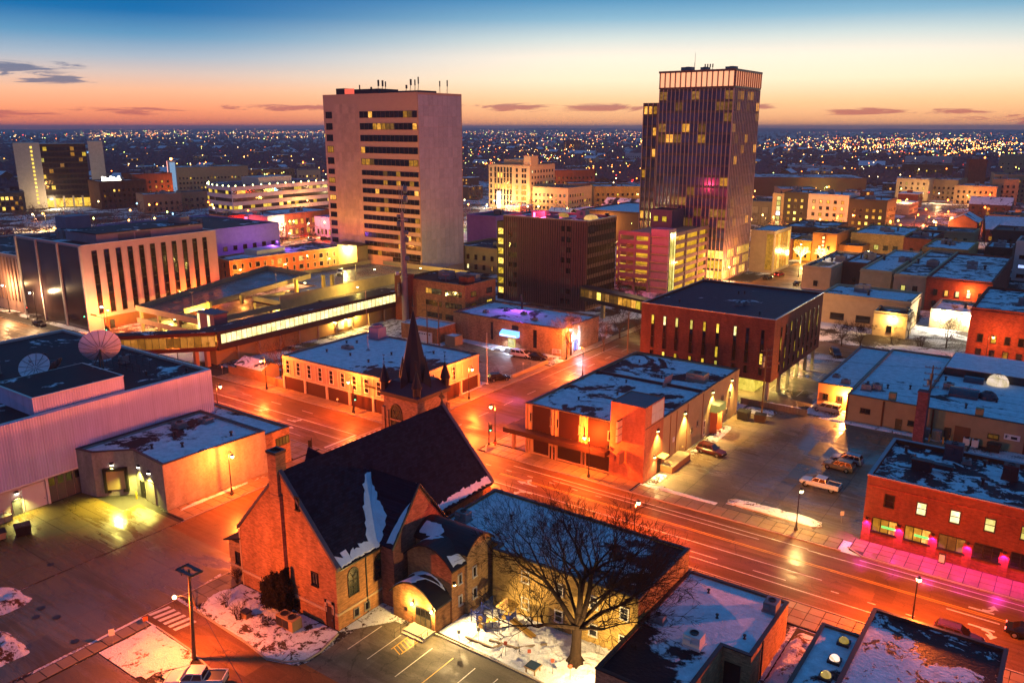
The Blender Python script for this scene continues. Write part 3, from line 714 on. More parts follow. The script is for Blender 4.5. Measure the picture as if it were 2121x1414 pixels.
for k in range(14):mb.tube((-118-k*2.4,76.6,12.9),(-118-k*2.4,76.6,13.9),.03,n=4)
mb.tube((-118,76.6,13.9),(-149.2,76.6,13.9),.03,n=4);part('roof_rail',mb,M_STEEL,st)
def dish(name,label,base,c,r,depth,aim,ribs,solid,rim_mat,group='satellite dishes on the station roof'):
 """reflector bowl, ribs, feed struts and the steel mount"""
 root=thing(name,label,'satellite dish',base,group);A=Vector(aim).normalized()
 q=A.to_track_quat('Z','Y').to_matrix();C_=Vector(c)
 T=lambda x,y,z:tuple(C_+q@Vector((x,y,z)))
 prof=[(r*k/7,depth*(k/7)**2-depth)for k in range(8)]
 mb=MB();N_=24
 pts=[[T(rr*math.cos(2*math.pi*k/N_),rr*math.sin(2*math.pi*k/N_),z)for k in range(N_)]for rr,z in prof]
 for a in range(7):
  for k in range(N_):
   j=(k+1)%N_
   if a==0:mb.face([pts[0][0],pts[1][k],pts[1][j]])
   else:mb.face([pts[a][k],pts[a+1][k],pts[a+1][j],pts[a][j]])
 o=part('reflector',mb,rim_mat,root);o.modifiers.new('thickness','SOLIDIFY').thickness=.06
 mb=MB()
 for k in range(ribs):
  t=2*math.pi*k/ribs
  for s_ in(.04,-.09):
   for a in range(1,7):mb.tube(T(prof[a][0]*math.cos(t),prof[a][0]*math.sin(t),prof[a][1]+s_),T(prof[a+1][0]*math.cos(t),prof[a+1][0]*math.sin(t),prof[a+1][1]+s_),.035,n=4)
 part('rib',mb,M_DARKMETAL,root)
 mb=MB();fz=r*.75
 for k in range(4):
  t=2*math.pi*(k+.5)/4;mb.tube(T(r*.8*math.cos(t),r*.8*math.sin(t),depth*.64-depth),T(0,0,fz),.03,n=4)
 mb.tube(T(0,0,fz-.3),T(0,0,fz+.25),.14,n=8);part('feed',mb,M_STEEL,root)
 B=Vector(base);hub=C_-A*(depth+.1);mb=MB()
 for dx,dy in((1,0),(-.5,.87),(-.5,-.87)):mb.tube(B+Vector((dx,dy,0))*r*.45,hub+Vector((0,0,-.2)),.09,n=6);mb.tube(B+Vector((dx,dy,0))*r*.45,B+Vector((dx,dy,.1))*r*.05,.07,n=5)
 mb.tube(B,hub,.16,n=8);mb.box(B.x-.5,B.y-.5,B.z,B.x+.5,B.y+.5,B.z+.35);part('mount',mb,M_DARKMETAL,root);return root
vd=lambda deg,e_:(-math.sin(rad(deg))*math.cos(rad(e_)),math.cos(rad(deg))*math.cos(rad(e_)),math.sin(rad(e_)))
dish('satellite_dish','large solid pale satellite dish standing on the station roof',(-129.3,65.6,12.9),(-131.0,67.2,17.3),3.15,1.0,vd(61,24),16,True,plain('dish_white','E4DEE8',.5))
dish('satellite_dish','smaller satellite dish with dark ribs beside the large solid one',(-131.6,56.4,12.9),(-132.0,57.0,16.0),2.25,.5,vd(225,42),12,False,plain('dish_mesh','DCD4D8',.6))
dish('satellite_dish','dull grey satellite dish tucked behind the small ribbed dish',(-132.6,60.2,12.9),(-132.9,60.4,15.2),1.6,.35,vd(120,40),10,False,plain('dish_grey','5A6064',.6))
dk=thing('roof_walkway','steel framed walkway beside the large dish on the station roof','walkway',(-131,71,12.9));mb=MB()
for k in range(7):mb.tube((-136+k*2,69.5,12.9),(-136+k*2,69.5,14.5),.04,n=4);mb.tube((-136+k*2,72.5,12.9),(-136+k*2,72.5,14.5),.04,n=4)
for y in(69.5,72.5):
 for z in(13.4,14.0,14.5):mb.tube((-136,y,z),(-124,y,z),.04,n=4)
part('rail',mb,M_DARKMETAL,dk)
# ---- loading annex, block walls -----------------------------------------------------
an=building('loading_annex','low grey block annex with a loading dock and a snowy flat roof',[(-115.98,54.0),(-112.9,54.6),(-108.9,58.6),(-100.4,57.9),(-99.6,74.6),(-115.98,74.6)],6.9,B_GREY,R_MOST,.35,.3,coping=M_DARKMETAL)
f1=Face((-112.9,54.6),(-108.9,58.6));f2=Face((-108.9,58.6),(-100.4,57.9));f3=Face((-100.4,57.9),(-99.6,74.6))
mb=MB();f1.slab(mb,1.6,4.3,1.0,4.0,0,.12);dd=part('dock_door',mb,plain('dock_door_cream','B0A270',.5),an)
mb=MB();f1.slab(mb,1.3,1.65,.7,4.4,0,.5);f1.slab(mb,4.25,4.6,.7,4.4,0,.5);f1.slab(mb,1.3,4.6,4.0,4.4,0,.52);part('dock_seal',mb,M_BLACK,dd)
mb=MB();f1.slab(mb,1.5,2.1,.6,1.0,0,.3);f1.slab(mb,3.8,4.4,.6,1.0,0,.3);part('bumper',mb,M_BLACK,dd)
wallpack(an,f1,2.6,4.9,(.95,.85,.16),2600,emat=E_WHT);wallpack(an,f2,1.4,4.7,(.95,.85,.16),2600,emat=E_WHT);wallpack(an,f2,4.4,4.6,(.95,.85,.16),2600,emat=E_WHT)
door(an,f2,1.9,1.1,2.6,M_DARKMETAL);door(an,f2,4.2,2.6,3.3,plain('block_grey_door','948E84',.6),name='roller_door',handle=False)
for y,x in((68.7,-112.8),(72.3,-111.2)):roof_unit(an,x,y,6.55,1.8,1.5,.8)
for x,y in((-105,64),(-103,71),(-108,61),(-110,66)):roof_vent(an,x,y,6.55)
an2=building('office_wing','low brick wing with a small office window behind the loading annex',[(-128,74.75),(-100.3,74.75),(-100.3,79.8),(-128,79.8)],5.9,B_TAN,R_MOST,.3,.3,coping=M_DARKMETAL)
band(an2,FX(-100.3,74.75,79.8),2.3,4.8,3.3,1.4,4,lambda i:L_YEL[3],M_DARKMETAL)
bol=thing('bollard','yellow steel bollard guarding the dock door corner','bollard',(-107.6,57.6,0));mb=MB();mb.tube((-107.6,57.6,0),(-107.6,57.6,1.15),.12,n=10);part('post',mb,plain('bollard_yellow','B89A20',.5),bol)
# ---- church -----------------------------------------------------------------------
SH=plain('dark_shingles','12161C',.75,var=.35,scale=2.2)
def shingled(name,c):
 c=lin(c)
 def f(t,pos,b):
  x,y,z=t.sep(pos)
  br=t.n('ShaderNodeTexBrick',{'Vector':t.comb(t.m('ADD',y,t.m('MULTIPLY',x,.02)),t.m('MULTIPLY',z,1.0),0),'Color1':tuple(q*.7 for q in c),'Color2':tuple(q*1.35 for q in c),'Mortar':tuple(q*.4 for q in c),'Scale':1.0,'Mortar Size':.012,'Brick Width':.5,'Row Height':.22})
  n=t.noise(pos,.5,5,.7)
  setc(t,b,t.mix(1.0,br.outputs['Color'],t.ramp(n,[(.3,.8),(.7,1.15)]),'MULTIPLY'));bump(t,b,br.outputs['Fac'],.3,.02)
 return material(name,f,.9,.03)
SH=shingled('slate_shingles','182030')
TRIM=plain('church_stone_trim','B49A78',.7)
ch=thing('church','tan brick church with a steep dark shingled roof and a spired corner tower','church',(-67.5,65,0))
XL,XR,Y0,Y1,EV,RG=-75.6,-59.7,52.1,79.2,7.4,16.0;XM=(XL+XR)/2
mb=MB()
gable=lambda y,k:[(XL,y,0),(XR,y,0),(XR,y,EV),(XM,y,RG+.35*k),(XL,y,EV)]
mb.face(gable(Y0,1));mb.face(gable(Y1,1)[::-1]);mb.face([(XR,Y0,0),(XR,Y1,0),(XR,Y1,EV),(XR,Y0,EV)]);mb.face([(XL,Y1,0),(XL,Y0,0),(XL,Y0,EV),(XL,Y1,EV)])
part('wall',mb,B_ORANGE,ch)
def slope(mb,xr,y0,y1,zr,xe,ze,th=.22,over=.35):
 s=1 if xe>xr else-1;k=(zr-ze)/abs(xe-xr);xo,zo=xe+s*over,ze-k*over
 b=[(xr,y0,zr),(xo,y0,zo),(xo,y1,zo),(xr,y1,zr)]
 if s<0:b=[b[3],b[2],b[1],b[0]]
 mb.hexa(b,[(x,y,z+th)for x,y,z in b])
mb=MB();slope(mb,XM,Y0+.35,Y1-.2,RG+.1,XR,EV+.1);slope(mb,XM,Y0+.35,Y1-.2,RG+.1,XL,EV+.1);roof=part('roof',mb,SH,ch)
mb=MB()
for s,xe in((1,XR),(-1,XL)):
 for y in(Y0-.12,Y1-.3):
  mb=MB()
  b=[(XM,y,RG+.15),(xe+s*.4,y,EV-.28),(xe+s*.4,y+.5,EV-.28),(XM,y+.5,RG+.15)]
  if s<0:b=b[::-1]
  mb.hexa(b,[(x,yy,z+.42)for x,yy,z in b]);part('gable_coping',mb,plain('dark_stone','4A4650',.6),ch)
mb=MB();mb.tube((XM,Y1-.1,RG+.4),(XM,Y1-.1,RG+1.0),.25,.1,8);mb.box(XM-.1,Y1-.2,RG+.9,XM+.1,Y1,RG+2.1);mb.box(XM-.45,Y1-.2,RG+1.3,XM+.45,Y1,RG+1.55);mb.box(XM-.2,Y1-.22,RG+1.15,XM+.2,Y1+.02,RG+1.75);part('stone_cross',mb,M_DARKMETAL,ch)
# patches of snow that slid down to the eaves and lie in the valleys
SNW=plain('old_snow','D0D4DC',.8,var=.15,scale=1.5)
sn=MB();k_=(RG-EV)/(XR-XM)
def snowpatch(mb,outline,zf,th=.07,n=26,rag=.22,seed=0):
 """a ragged sheet of snow lying on a slope: outline in (x, y), height from zf"""
 pts=[]
 for i in range(len(outline)):
  a,b=Vector(outline[i]),Vector(outline[(i+1)%len(outline)]);m_=max(1,int((b-a).length/.35))
  for j in range(m_):
   q=a.lerp(b,j/m_);r_=noise.noise(Vector((q.x*2.1+seed,q.y*2.1,seed)))*rag;pts.append((q.x+r_,q.y+r_*.6))
 pts=ccw(pts);cx=sum(p_[0]for p_ in pts)/len(pts);cy2=sum(p_[1]for p_ in pts)/len(pts)
 for i in range(len(pts)):
  a,b=pts[i],pts[(i+1)%len(pts)];mb.face([(a[0],a[1],zf(*a)+.012),(b[0],b[1],zf(*b)+.012),(cx+(b[0]-cx)*.9,cy2+(b[1]-cy2)*.9,zf(cx+(b[0]-cx)*.9,cy2+(b[1]-cy2)*.9)+th),(cx+(a[0]-cx)*.9,cy2+(a[1]-cy2)*.9,zf(cx+(a[0]-cx)*.9,cy2+(a[1]-cy2)*.9)+th)])
  mb.face([(cx+(a[0]-cx)*.9,cy2+(a[1]-cy2)*.9,zf(cx+(a[0]-cx)*.9,cy2+(a[1]-cy2)*.9)+th),(cx+(b[0]-cx)*.9,cy2+(b[1]-cy2)*.9,zf(cx+(b[0]-cx)*.9,cy2+(b[1]-cy2)*.9)+th),(cx,cy2,zf(cx,cy2)+th)])
zr=lambda x,y:RG+.32-k_*(x-XM)
y=52.6
while y<58.2:
 snowpatch(sn,[(XR-.25-R.uniform(0,.35),y),(XR+.3,y),(XR+.3,y+.9),(XR-.2-R.uniform(0,.5),y+.9)],zr,seed=y);y+=.85
y=68.2
while y<78.6:
 snowpatch(sn,[(XR-.1-R.uniform(0,.3),y),(XR+.3,y),(XR+.3,y+.9),(XR-.1-R.uniform(0,.4),y+.9)],zr,seed=y);y+=.85
# transept on the car park side, its own gable and valley snow
TY0,TY1,TX=58.7,67.4,-57.7;TYM=(TY0+TY1)/2;TR,TE=13.2,7.6
mb=MB();mb.face([(TX,TY0,0),(TX,TY1,0),(TX,TY1,TE),(TX,TYM,TR+.3),(TX,TY0,TE)]);mb.face([(XR,TY0,0),(TX,TY0,0),(TX,TY0,TE),(XR,TY0,TE)]);mb.face([(TX,TY1,0),(XR,TY1,0),(XR,TY1,TE),(TX,TY1,TE)]);part('transept_wall',mb,brick('rose_lit_brick','9A5E48'),ch)  # rose light on the transept is put into its brick colour
kt=(TR-TE)/(TYM-TY0);xv=XM+(RG-TR)/k_ # the ridge of the transept meets the main slope here
mb=MB();xe0=TX+.25
xeave=XM+(RG-(TE-.0))/k_
b=[(xe0,TY0-.25,TE-.25*kt+.1),(xe0,TYM,TR+.1),(xv-.2,TYM,TR+.1),(xeave-.1,TY0-.25,TE-.25*kt+.1)]
mb.hexa(b,[(x,y,z+.2)for x,y,z in b])
b=[(xe0,TYM,TR+.1),(xe0,TY1+.25,TE-.25*kt+.1),(xeave-.1,TY1+.25,TE-.25*kt+.1),(xv-.2,TYM,TR+.1)]
mb.hexa(b,[(x,y,z+.2)for x,y,z in b]);part('transept_roof',mb,SH,ch)
zt1=lambda x,y:TR+.33-kt*abs(y-TYM)
zmax=lambda x,y:max(zt1(x,y),zr(x,y))
snowpatch(sn,[(xv+.1,TYM-.4),(xv+.9,TYM-.9),(xeave-.2,TY0+1.6),(XR+.2,TY0+.3),(XR+.2,TY0-1.5),(XR-.9,TY0-1.2),(xv+1.6,TYM-2.8),(xv+.5,TYM-1.6)],zmax,.08,rag=.35,seed=2)
snowpatch(sn,[(-58.2,TY0+2.2),(-57.6,TY0+3.0),(-57.6,TY0+.0),(-58.6,TY0-.1)],zmax,.07,rag=.3,seed=4)
snowpatch(sn,[(-57.9,TYM+.1),(-57.5,TYM+.1),(-57.5,TY1-.1),(XR+.1,TY1+.6),(XR-.5,TY1+.5),(-58.5,TY1-.6)],zmax,.07,rag=.4,seed=6)
part('snow_patch',sn,SNW,roof)
mb=MB()
for a_,b_ in(((TYM,TR+.25),(TY0-.3,TE-.3*kt+.2)),((TYM,TR+.25),(TY1+.3,TE-.3*kt+.2))):
 mb.tube((TX+.2,a_[0],a_[1]),(TX+.2,b_[0],b_[1]),.14,n=5)
part('bargeboard',mb,M_DARKMETAL,ch)
# north dormer that shows over the ridge
mb=MB();mb.hexa([(XM-5.6,58.2,8),(XM-1.0,58.2,8),(XM-1.0,63.6,8),(XM-5.6,63.6,8)],[(XM-5.6,60.8,14.9),(XM-1.4,60.8,14.3),(XM-1.4,61.0,14.3),(XM-5.6,61.0,14.9)]);part('dormer',mb,SH,ch)
# chimney on the near gable, broad below and stepped
mb=MB();mb.box(-69.2,Y0-.45,0,-67.4,Y0-.003,13.6);mb.box(-69.0,Y0-.4,13.6,-67.6,Y0+.9,18.3);chm=part('chimney',mb,B_ORANGE,ch)
mb=MB();mb.box(-69.1,Y0-.5,18.3,-67.5,Y0-.2,18.6);mb.box(-69.1,Y0+.7,18.3,-67.5,Y0+1.0,18.6);mb.box(-69.1,Y0-.2,18.3,-68.9,Y0+.7,18.6);mb.box(-67.7,Y0-.2,18.3,-67.5,Y0+.7,18.6);mb.box(-68.9,Y0-.2,18.3,-67.7,Y0+.7,18.35);part('cap',mb,M_DARKMETAL,chm)
mb=MB();mb.box(XL-.06,Y0-.1,1.75,-60.9-.55,Y0-.004,2.05);mb.box(XR-.02-.3,Y0-.1,1.75,XR+.06,Y0-.004,2.05);mb.box(-61.6,Y0-.12,1.75,-61.3,Y0-.004,3.2);mb.box(-60.5,Y0-.12,1.75,-60.2,Y0-.004,3.2);mb.box(-61.6,Y0-.12,2.9,-60.2,Y0-.004,3.2)
mb.box(XR+.003,Y0,1.75,XR+.1,TY0,2.0);part('water_table',mb,TRIM,ch)
g1=FY(Y0,XL,XR);fR=FX(XR,Y0,Y1)
window(ch,g1,10.6,12.6-.0,.62,1.5,M_GLASS,M_FRAMED);window(ch,g1,12.6,4.3,1.0,1.6,M_GLASS,M_FRAMED,nx=2);door(ch,g1,14.7,1.0,2.4,plain('brown_door','3A2418',.6));window(ch,g1,9.4,.5,.8,.9,M_GLASS,M_FRAMED);window(ch,g1,3.4,.5,.8,.95,L_YEL[3],M_FRAMED);window(ch,g1,5.0,.5,.8,.95,L_YEL[3],M_FRAMED)
STG=plain('leaded_glass','23302E',.25,.5,var=.6,scale=5)
def archwin(parent,face,t,z,w,h,mat=None,frame=None,pointed=False,out=0.0):
 """an arched window: stone surround, mullion and tracery over leaded glass"""
 def outline(s_,r_):
  hw=w/2+s_;top=h-w/2;pts=[(-hw,-s_*.6),(hw,-s_*.6)]
  for k in range(9):
   a=math.pi*k/8;y_=math.sin(a)*(hw*(1.25 if pointed else 1));pts.append((hw*math.cos(a),top+y_))
  return pts
 mb=MB();o,i=outline(.16,0),outline(0,0)
 for k in range(len(o)):
  j=(k+1)%len(o);q=[face.p(t+o[k][0],z+o[k][1],.1+out),face.p(t+o[j][0],z+o[j][1],.1+out),face.p(t+i[j][0],z+i[j][1],.1+out),face.p(t+i[k][0],z+i[k][1],.1+out)]
  mb.face(q);mb.face([face.p(t+o[k][0],z+o[k][1],out),face.p(t+o[j][0],z+o[j][1],out),q[1],q[0]]);mb.face([q[3],q[2],face.p(t+i[j][0],z+i[j][1],.02+out),face.p(t+i[k][0],z+i[k][1],.02+out)])
 win=part('arched_window',mb,frame or M_FRAMED,parent)
 mb=MB();mb.face([face.p(t+x,z+y_,.025+out)for x,y_ in i]);part('pane',mb,mat or STG,win)
 mb=MB();face.slab(mb,t-.04,t+.04,z,z+h*.72,.03+out,.09+out)
 for zz in(.3,.55):face.slab(mb,t-w/2,t+w/2,z+h*zz,z+h*zz+.05,.03+out,.08+out)
 mb.tube(face.p(t,z+h*.68,.06+out),face.p(t-w*.3,z+h*.86,.06+out),.035,n=4);mb.tube(face.p(t,z+h*.68,.06+out),face.p(t+w*.3,z+h*.86,.06+out),.035,n=4)
 part('tracery',mb,M_FRAMED,win);return win
archwin(ch,fR,2.4,3.3,1.25,3.0);archwin(ch,fR,6.4,3.3,1.25,2.9);archwin(ch,fR,18.2,3.9,1.2,2.6)
for t in(2.6,4.2):window(ch,fR,t,.45,.8,1.0,M_GLASS,M_FRAME)
for t in(4.3,18.0):mb=MB();fR.slab(mb,t-.06,t+.06,0,EV-.2,.0,.12);part('downpipe',mb,M_DARKMETAL,ch)
for a_,b_ in((Y0+.3,TY0-.2),(TY1+.3,Y1-.2)):mb=MB();mb.box(XR,a_,EV-.35,XR+.45,b_,EV-.2);part('gutter',mb,M_DARKMETAL,ch)
# low side chapel by the street corner
mb=MB();mb.box(-78.3,52.3,0,XL,56.6,5.0);part('side_chapel_wall',mb,B_TAN,ch)
mb=MB();b=[(-78.7,51.9,4.9),(XL,51.9,5.9),(XL,57,5.9),(-78.7,57,4.9)];mb.hexa(b,[(x,y,z+.16)for x,y,z in b]);part('side_chapel_roof',mb,SH,ch)
window(ch,FY(52.3,-78.3,XL),1.6,2.3,.8,1.5,M_GLASS,M_FRAMED);mb=MB();mb.box(-78.36,52.2,1.75,XL-.1,52.3-.003,2.0);mb.box(-75.75,52.0,0,-75.6,52.09,7.2);part('string_course',mb,TRIM,ch)
# tower at the street corner
TXa,TXb,TYa,TYb,TZ=-76.9,-70.7,77.6,83.8,17.3
tw=MB();tw.box(TXa,TYa,0,TXb,TYb,TZ-.6)
for x in(TXa,TXb):
 for y in(TYa,TYb):tw.box(x-.25,y-.25,0,x+.25,y+.25,TZ-2.6)
for x0 in(TXa+.75,TXb-.95):tw.box(x0,TYa-.22,0,x0+.2,TYa,TZ-3.0);tw.box(x0,TYb,0,x0+.2,TYb+.22,TZ-3.0)
for y0 in(TYa+.75,TYb-.95):tw.box(TXb,y0,0,TXb+.22,y0+.2,TZ-3.0);tw.box(TXa-.22,y0,0,TXa,y0+.2,TZ-3.0)
for z in(9.4,13.0):tw.box(TXa-.12,TYa-.12,z,TXb+.12,TYb+.12,z+.22)
part('tower',tw,B_TAN,ch)
archwin(ch,FY(TYa,TXa,TXb),2.3,10.9,1.9,4.1,pointed=True);archwin(ch,FX(TXb,TYa,TYb),3.1,10.4,.001+1.4,3.4,pointed=True)
mb=MB();mb.box(TXa-.3,TYa-.3,TZ-.9,TXb+.3,TYb+.3,TZ-.3);mb.hexa([(TXa-.45,TYa-.45,TZ-.3),(TXb+.45,TYa-.45,TZ-.3),(TXb+.45,TYb+.45,TZ-.3),(TXa-.45,TYb+.45,TZ-.3)],[(TXa+.9,TYa+.9,TZ+1.1),(TXb-.9,TYa+.9,TZ+1.1),(TXb-.9,TYb-.9,TZ+1.1),(TXa+.9,TYb-.9,TZ+1.1)]);part('tower_eaves',mb,plain('dark_copper','2E2430',.5),ch)
cx,cyy=(TXa+TXb)/2,(TYa+TYb)/2
SP=plain('spire_slate','121624',.6,var=.3,scale=1.2)
mb=MB();a8=[(cx+2.15*math.cos(rad(22.5+45*k)),cyy+2.15*math.sin(rad(22.5+45*k)))for k in range(8)]
for k in range(8):
 a_,b_=a8[k],a8[(k+1)%8];mb.face([(*a_,TZ+1.0),(*b_,TZ+1.0),(cx+(b_[0]-cx)*.06,cyy+(b_[1]-cyy)*.06,TZ+10.6),(cx+(a_[0]-cx)*.06,cyy+(a_[1]-cyy)*.06,TZ+10.6)])
for k in range(4):
 a_=rad(90*k);p0=(cx+2.2*math.cos(a_),cyy+2.2*math.sin(a_));mb.lathe([(.75,TZ+.2),(.7,TZ+1.6),(.02,TZ+4.0)],*p0,4)
spire=part('spire',mb,SP,ch)
mb=MB();mb.tube((cx,cyy,TZ+10.4),(cx,cyy,TZ+12.8),.12,.04,6);mb.lathe([(.05,TZ+11.0),(.2,TZ+11.3),(.05,TZ+11.6)],cx,cyy,8);part('finial',mb,M_DARKMETAL,spire)
for x,y in((TXa+.15,TYa+.15),(TXb-.15,TYa+.15),(TXb-.15,TYb-.15),(TXa+.15,TYb-.15)):
 mb=MB();mb.lathe([(.55,TZ-.3),(.55,TZ+.9),(.72,TZ+1.0),(.72,TZ+1.15),(.03,TZ+3.5)],x,y,8);mb.tube((x,y,TZ+3.3),(x,y,TZ+4.8),.04,.02,4);mb.lathe([(.02,TZ+4.0),(.13,TZ+4.15),(.02,TZ+4.3)],x,y,6);mb.box(x-.25,y-.03,TZ+4.7,x+.25,y+.03,TZ+4.78);part('pinnacle',mb,SP,ch)
# ---- three barrel roofed entrance blocks ---------------------------------------------
BARM=plain('barrel_membrane','14161E',.5,var=.3)
def barrel(mb,x0,x1,y0,y1,ze,zr_,axis='x',n=12,m=0,th=.18,over=.35):
 """curved roof shell spanning y0..y1 with its crown along x"""
 a,b=(y0-over,y1+over);c_=(a+b)/2;hw=(b-a)/2;pts=[]
 for k in range(n+1):
  s_=-1+2*k/n;pts.append((c_+hw*s_,ze+(zr_-ze)*(1-s_*s_)))
 for(p0,p1)in zip(pts,pts[1:]):
  b_=[(x0,p0[0],p0[1]),(x1,p0[0],p0[1]),(x1,p1[0],p1[1]),(x0,p1[0],p1[1])];mb.hexa(b_,[(x,y,z+th)for x,y,z in b_],m)
 return pts
def barrelx(mb,y0,y1,x0,x1,ze,zr_,n=12,th=.18,over=.35):
 a,b=(x0-over,x1+over);c_=(a+b)/2;hw=(b-a)/2;pts=[]
 for k in range(n+1):
  s_=-1+2*k/n;pts.append((c_+hw*s_,ze+(zr_-ze)*(1-s_*s_)))
 for(p0,p1)in zip(pts,pts[1:]):
  b_=[(p0[0],y0,p0[1]),(p1[0],y0,p1[1]),(p1[0],y1,p1[1]),(p0[0],y1,p1[1]if False else p0[1])];mb.hexa(b_,[(x,y,z+th)for x,y,z in b_])
def arcwall_y(mb,y,x0,x1,z0,ze,zr_,m=0,over=.35,flip=False,n=12,out=0):
 a,b=x0-over,x1+over;c_=(a+b)/2;hw=(b-a)/2
 Z=lambda x:ze+(zr_-ze)*(1-((x-c_)/hw)**2)
 xs=[x0+(x1-x0)*k/n for k in range(n+1)]
 for p0,p1 in zip(xs,xs[1:]):
  q=[(p0,y,z0),(p1,y,z0),(p1,y,Z(p1)),(p0,y,Z(p0))];mb.face(q[::-1]if flip else q,m)
def arcwall_x(mb,x,y0,y1,z0,ze,zr_,m=0,over=.35,flip=False,n=12):
 a,b=y0-over,y1+over;c_=(a+b)/2;hw=(b-a)/2
 Z=lambda y:ze+(zr_-ze)*(1-((y-c_)/hw)**2)
 ys=[y0+(y1-y0)*k/n for k in range(n+1)]
 for p0,p1 in zip(ys,ys[1:]):
  q=[(x,p0,z0),(x,p1,z0),(x,p1,Z(p1)),(x,p0,Z(p0))];mb.face(q[::-1]if flip else q,m)
eb=thing('parish_entrance','stepped tan brick entrance blocks with rounded dark roofs beside the church','church annex',(-54,61,0))
mb=MB();arcwall_x(mb,-50.3,62.4,66.8,0,7.4,8.8);mb.face([(-57.7,62.4,0),(-50.3,62.4,0),(-50.3,62.4,7.6),(-57.7,62.4,7.6)]);mb.face([(-50.3,66.8,0),(-57.7,66.8,0),(-57.7,66.8,7.6),(-50.3,66.8,7.6)]);part('tall_block_wall',mb,B_TAN,eb)
mb=MB();barrel(mb,-58.6,-50.0,62.4,66.8,7.35,8.8);part('tall_block_roof',mb,BARM,eb)
mb=MB();arcwall_y(mb,60.2,-57.0,-50.7,0,6.3,8.2);mb.face([(-50.7,60.2,0),(-50.7,62.4,0),(-50.7,62.4,6.5),(-50.7,60.2,6.5)]);mb.face([(-57.0,62.4,0),(-57.0,60.2,0),(-57.0,60.2,6.5),(-57.0,62.4,6.5)]);part('middle_block_wall',mb,B_ORANGE,eb)
mb=MB();barrelx(mb,59.9,62.9,-57.0,-50.7,6.25,8.2);part('middle_block_roof',mb,BARM,eb)
mb=MB();arcwall_y(mb,57.7,-57.0,-51.0,0,2.95,4.9);mb.face([(-51.0,57.7,0),(-51.0,60.2,0),(-51.0,60.2,3.1),(-51.0,57.7,3.1)]);mb.face([(-57.0,60.2,0),(-57.0,57.7,0),(-57.0,57.7,3.1),(-57.0,60.2,3.1)]);part('porch_wall',mb,B_ORANGE,eb)
mb=MB();barrelx(mb,57.4,60.15,-57.0,-51.0,2.9,4.9);rf=part('porch_roof',mb,BARM,eb)
def SP_(*a,**k):mb=MB();snowpatch(mb,*a,**k);part('snow_patch',mb,SNW,rf)
Zb=lambda x:2.9+2.0*(1-((x+54.0)/3.35)**2)+.18
SP_([(-57.2,57.5),(-54,57.45),(-53.4,59),(-51.4,59.9),(-52,60.1),(-57.2,60.1)],lambda x,y:Zb(x),.06,seed=8)
Zm=lambda x:6.25+1.95*(1-((x+53.85)/3.5)**2)+.18
SP_([(-56.4,61.8),(-54.5,61.4),(-53.6,62.5),(-54.5,62.8),(-56.8,62.8)],lambda x,y:Zm(x),.06,seed=10);SP_([(-51.6,60.6),(-50.6,60.4),(-50.5,62.4),(-51.2,62.2)],lambda x,y:Zm(x),.06,seed=12)
Zt=lambda y:7.35+1.45*(1-((y-64.6)/2.55)**2)+.18
SP_([(-57.4,62.5),(-54.6,62.4),(-54.2,63.2),(-55.2,63.9),(-57.2,63.8)],lambda x,y:Zt(y),.06,seed=14)
pf=FY(57.7,-57.0,-51.0);dr=MB();pf.slab(dr,3.3,5.5,0,2.45,0,.06);dd=part('entrance_door',dr,M_DARKMETAL,eb)
for k in range(3):
 for j in range(2):mb=MB();pf.slab(mb,3.4+k*.7,3.98+k*.7,.15+j*1.35,1.35+j*.95,.06,.08);part('pane',mb,L_YEL[3]if j==0 else M_GLASS,dd)
for t in(3.0,5.75):
 mb=MB();pf.slab(mb,t-.08,t+.08,2.5,2.9,0,.15);o=part('wall_lantern',mb,M_DARKMETAL,eb);l=MB();l.lathe([(.02,2.42),(.12,2.5),(.12,2.68),(.02,2.8)],*pf.p(t,0,.25)[:2],8);part('globe',l,E_YEL,o);lamp_light('POINT',pf.p(t,2.55,.45),420,YEL,.1,o)
mb=MB();p_=pf.p(2.0,1.5,.01);pf.slab(mb,1.7,2.1,1.3,1.7,0,.05);part('notice_plate',mb,M_DARKMETAL,eb)
fE=FX(-50.7,60.2,62.4);mb=MB();fE.slab(mb,.15,.45,4.6,4.9,0,.25);o=part('flood_lamp',mb,M_DARKMETAL,eb);l=MB();fE.slab(l,.18,.42,4.5,4.6,.05,.25);part('lens',l,E_YEL,o);lamp_light('SPOT',fE.p(.3,4.5,.5),2600,(1,.68,.28),.12,o,150,(-40,57.5,0),.5)
for z in(1.6,4.2):window(eb,fE,1.35,z,.62,1.15,M_GLASS,M_FRAMEW);window(eb,FX(-50.3,62.4,66.8),1.2,z,.7,1.25,M_GLASS,M_FRAMEW)
# steps, landing and handrails at the entrance
ld=thing('entrance_landing','concrete landing with handrails in front of the parish entrance doors','landing',(-52.5,57,0));mb=MB();mb.box(-54.0,56.0,0,-51.0,57.68,.3);mb.box(-54.0,55.6,0,-51.0,56.0,.15);part('step',mb,M_CONC,ld)
for x in(-54.0,-51.1):
 mb=MB()
 for y in(54.6,55.6,56.6,57.5):mb.tube((x,y,.0),(x,y,1.1),.025,n=4)
 for z in(.6,1.1):mb.tube((x,54.6,z),(x,57.5,z),.025,n=4)
 part('handrail',mb,M_DARKMETAL,ld)
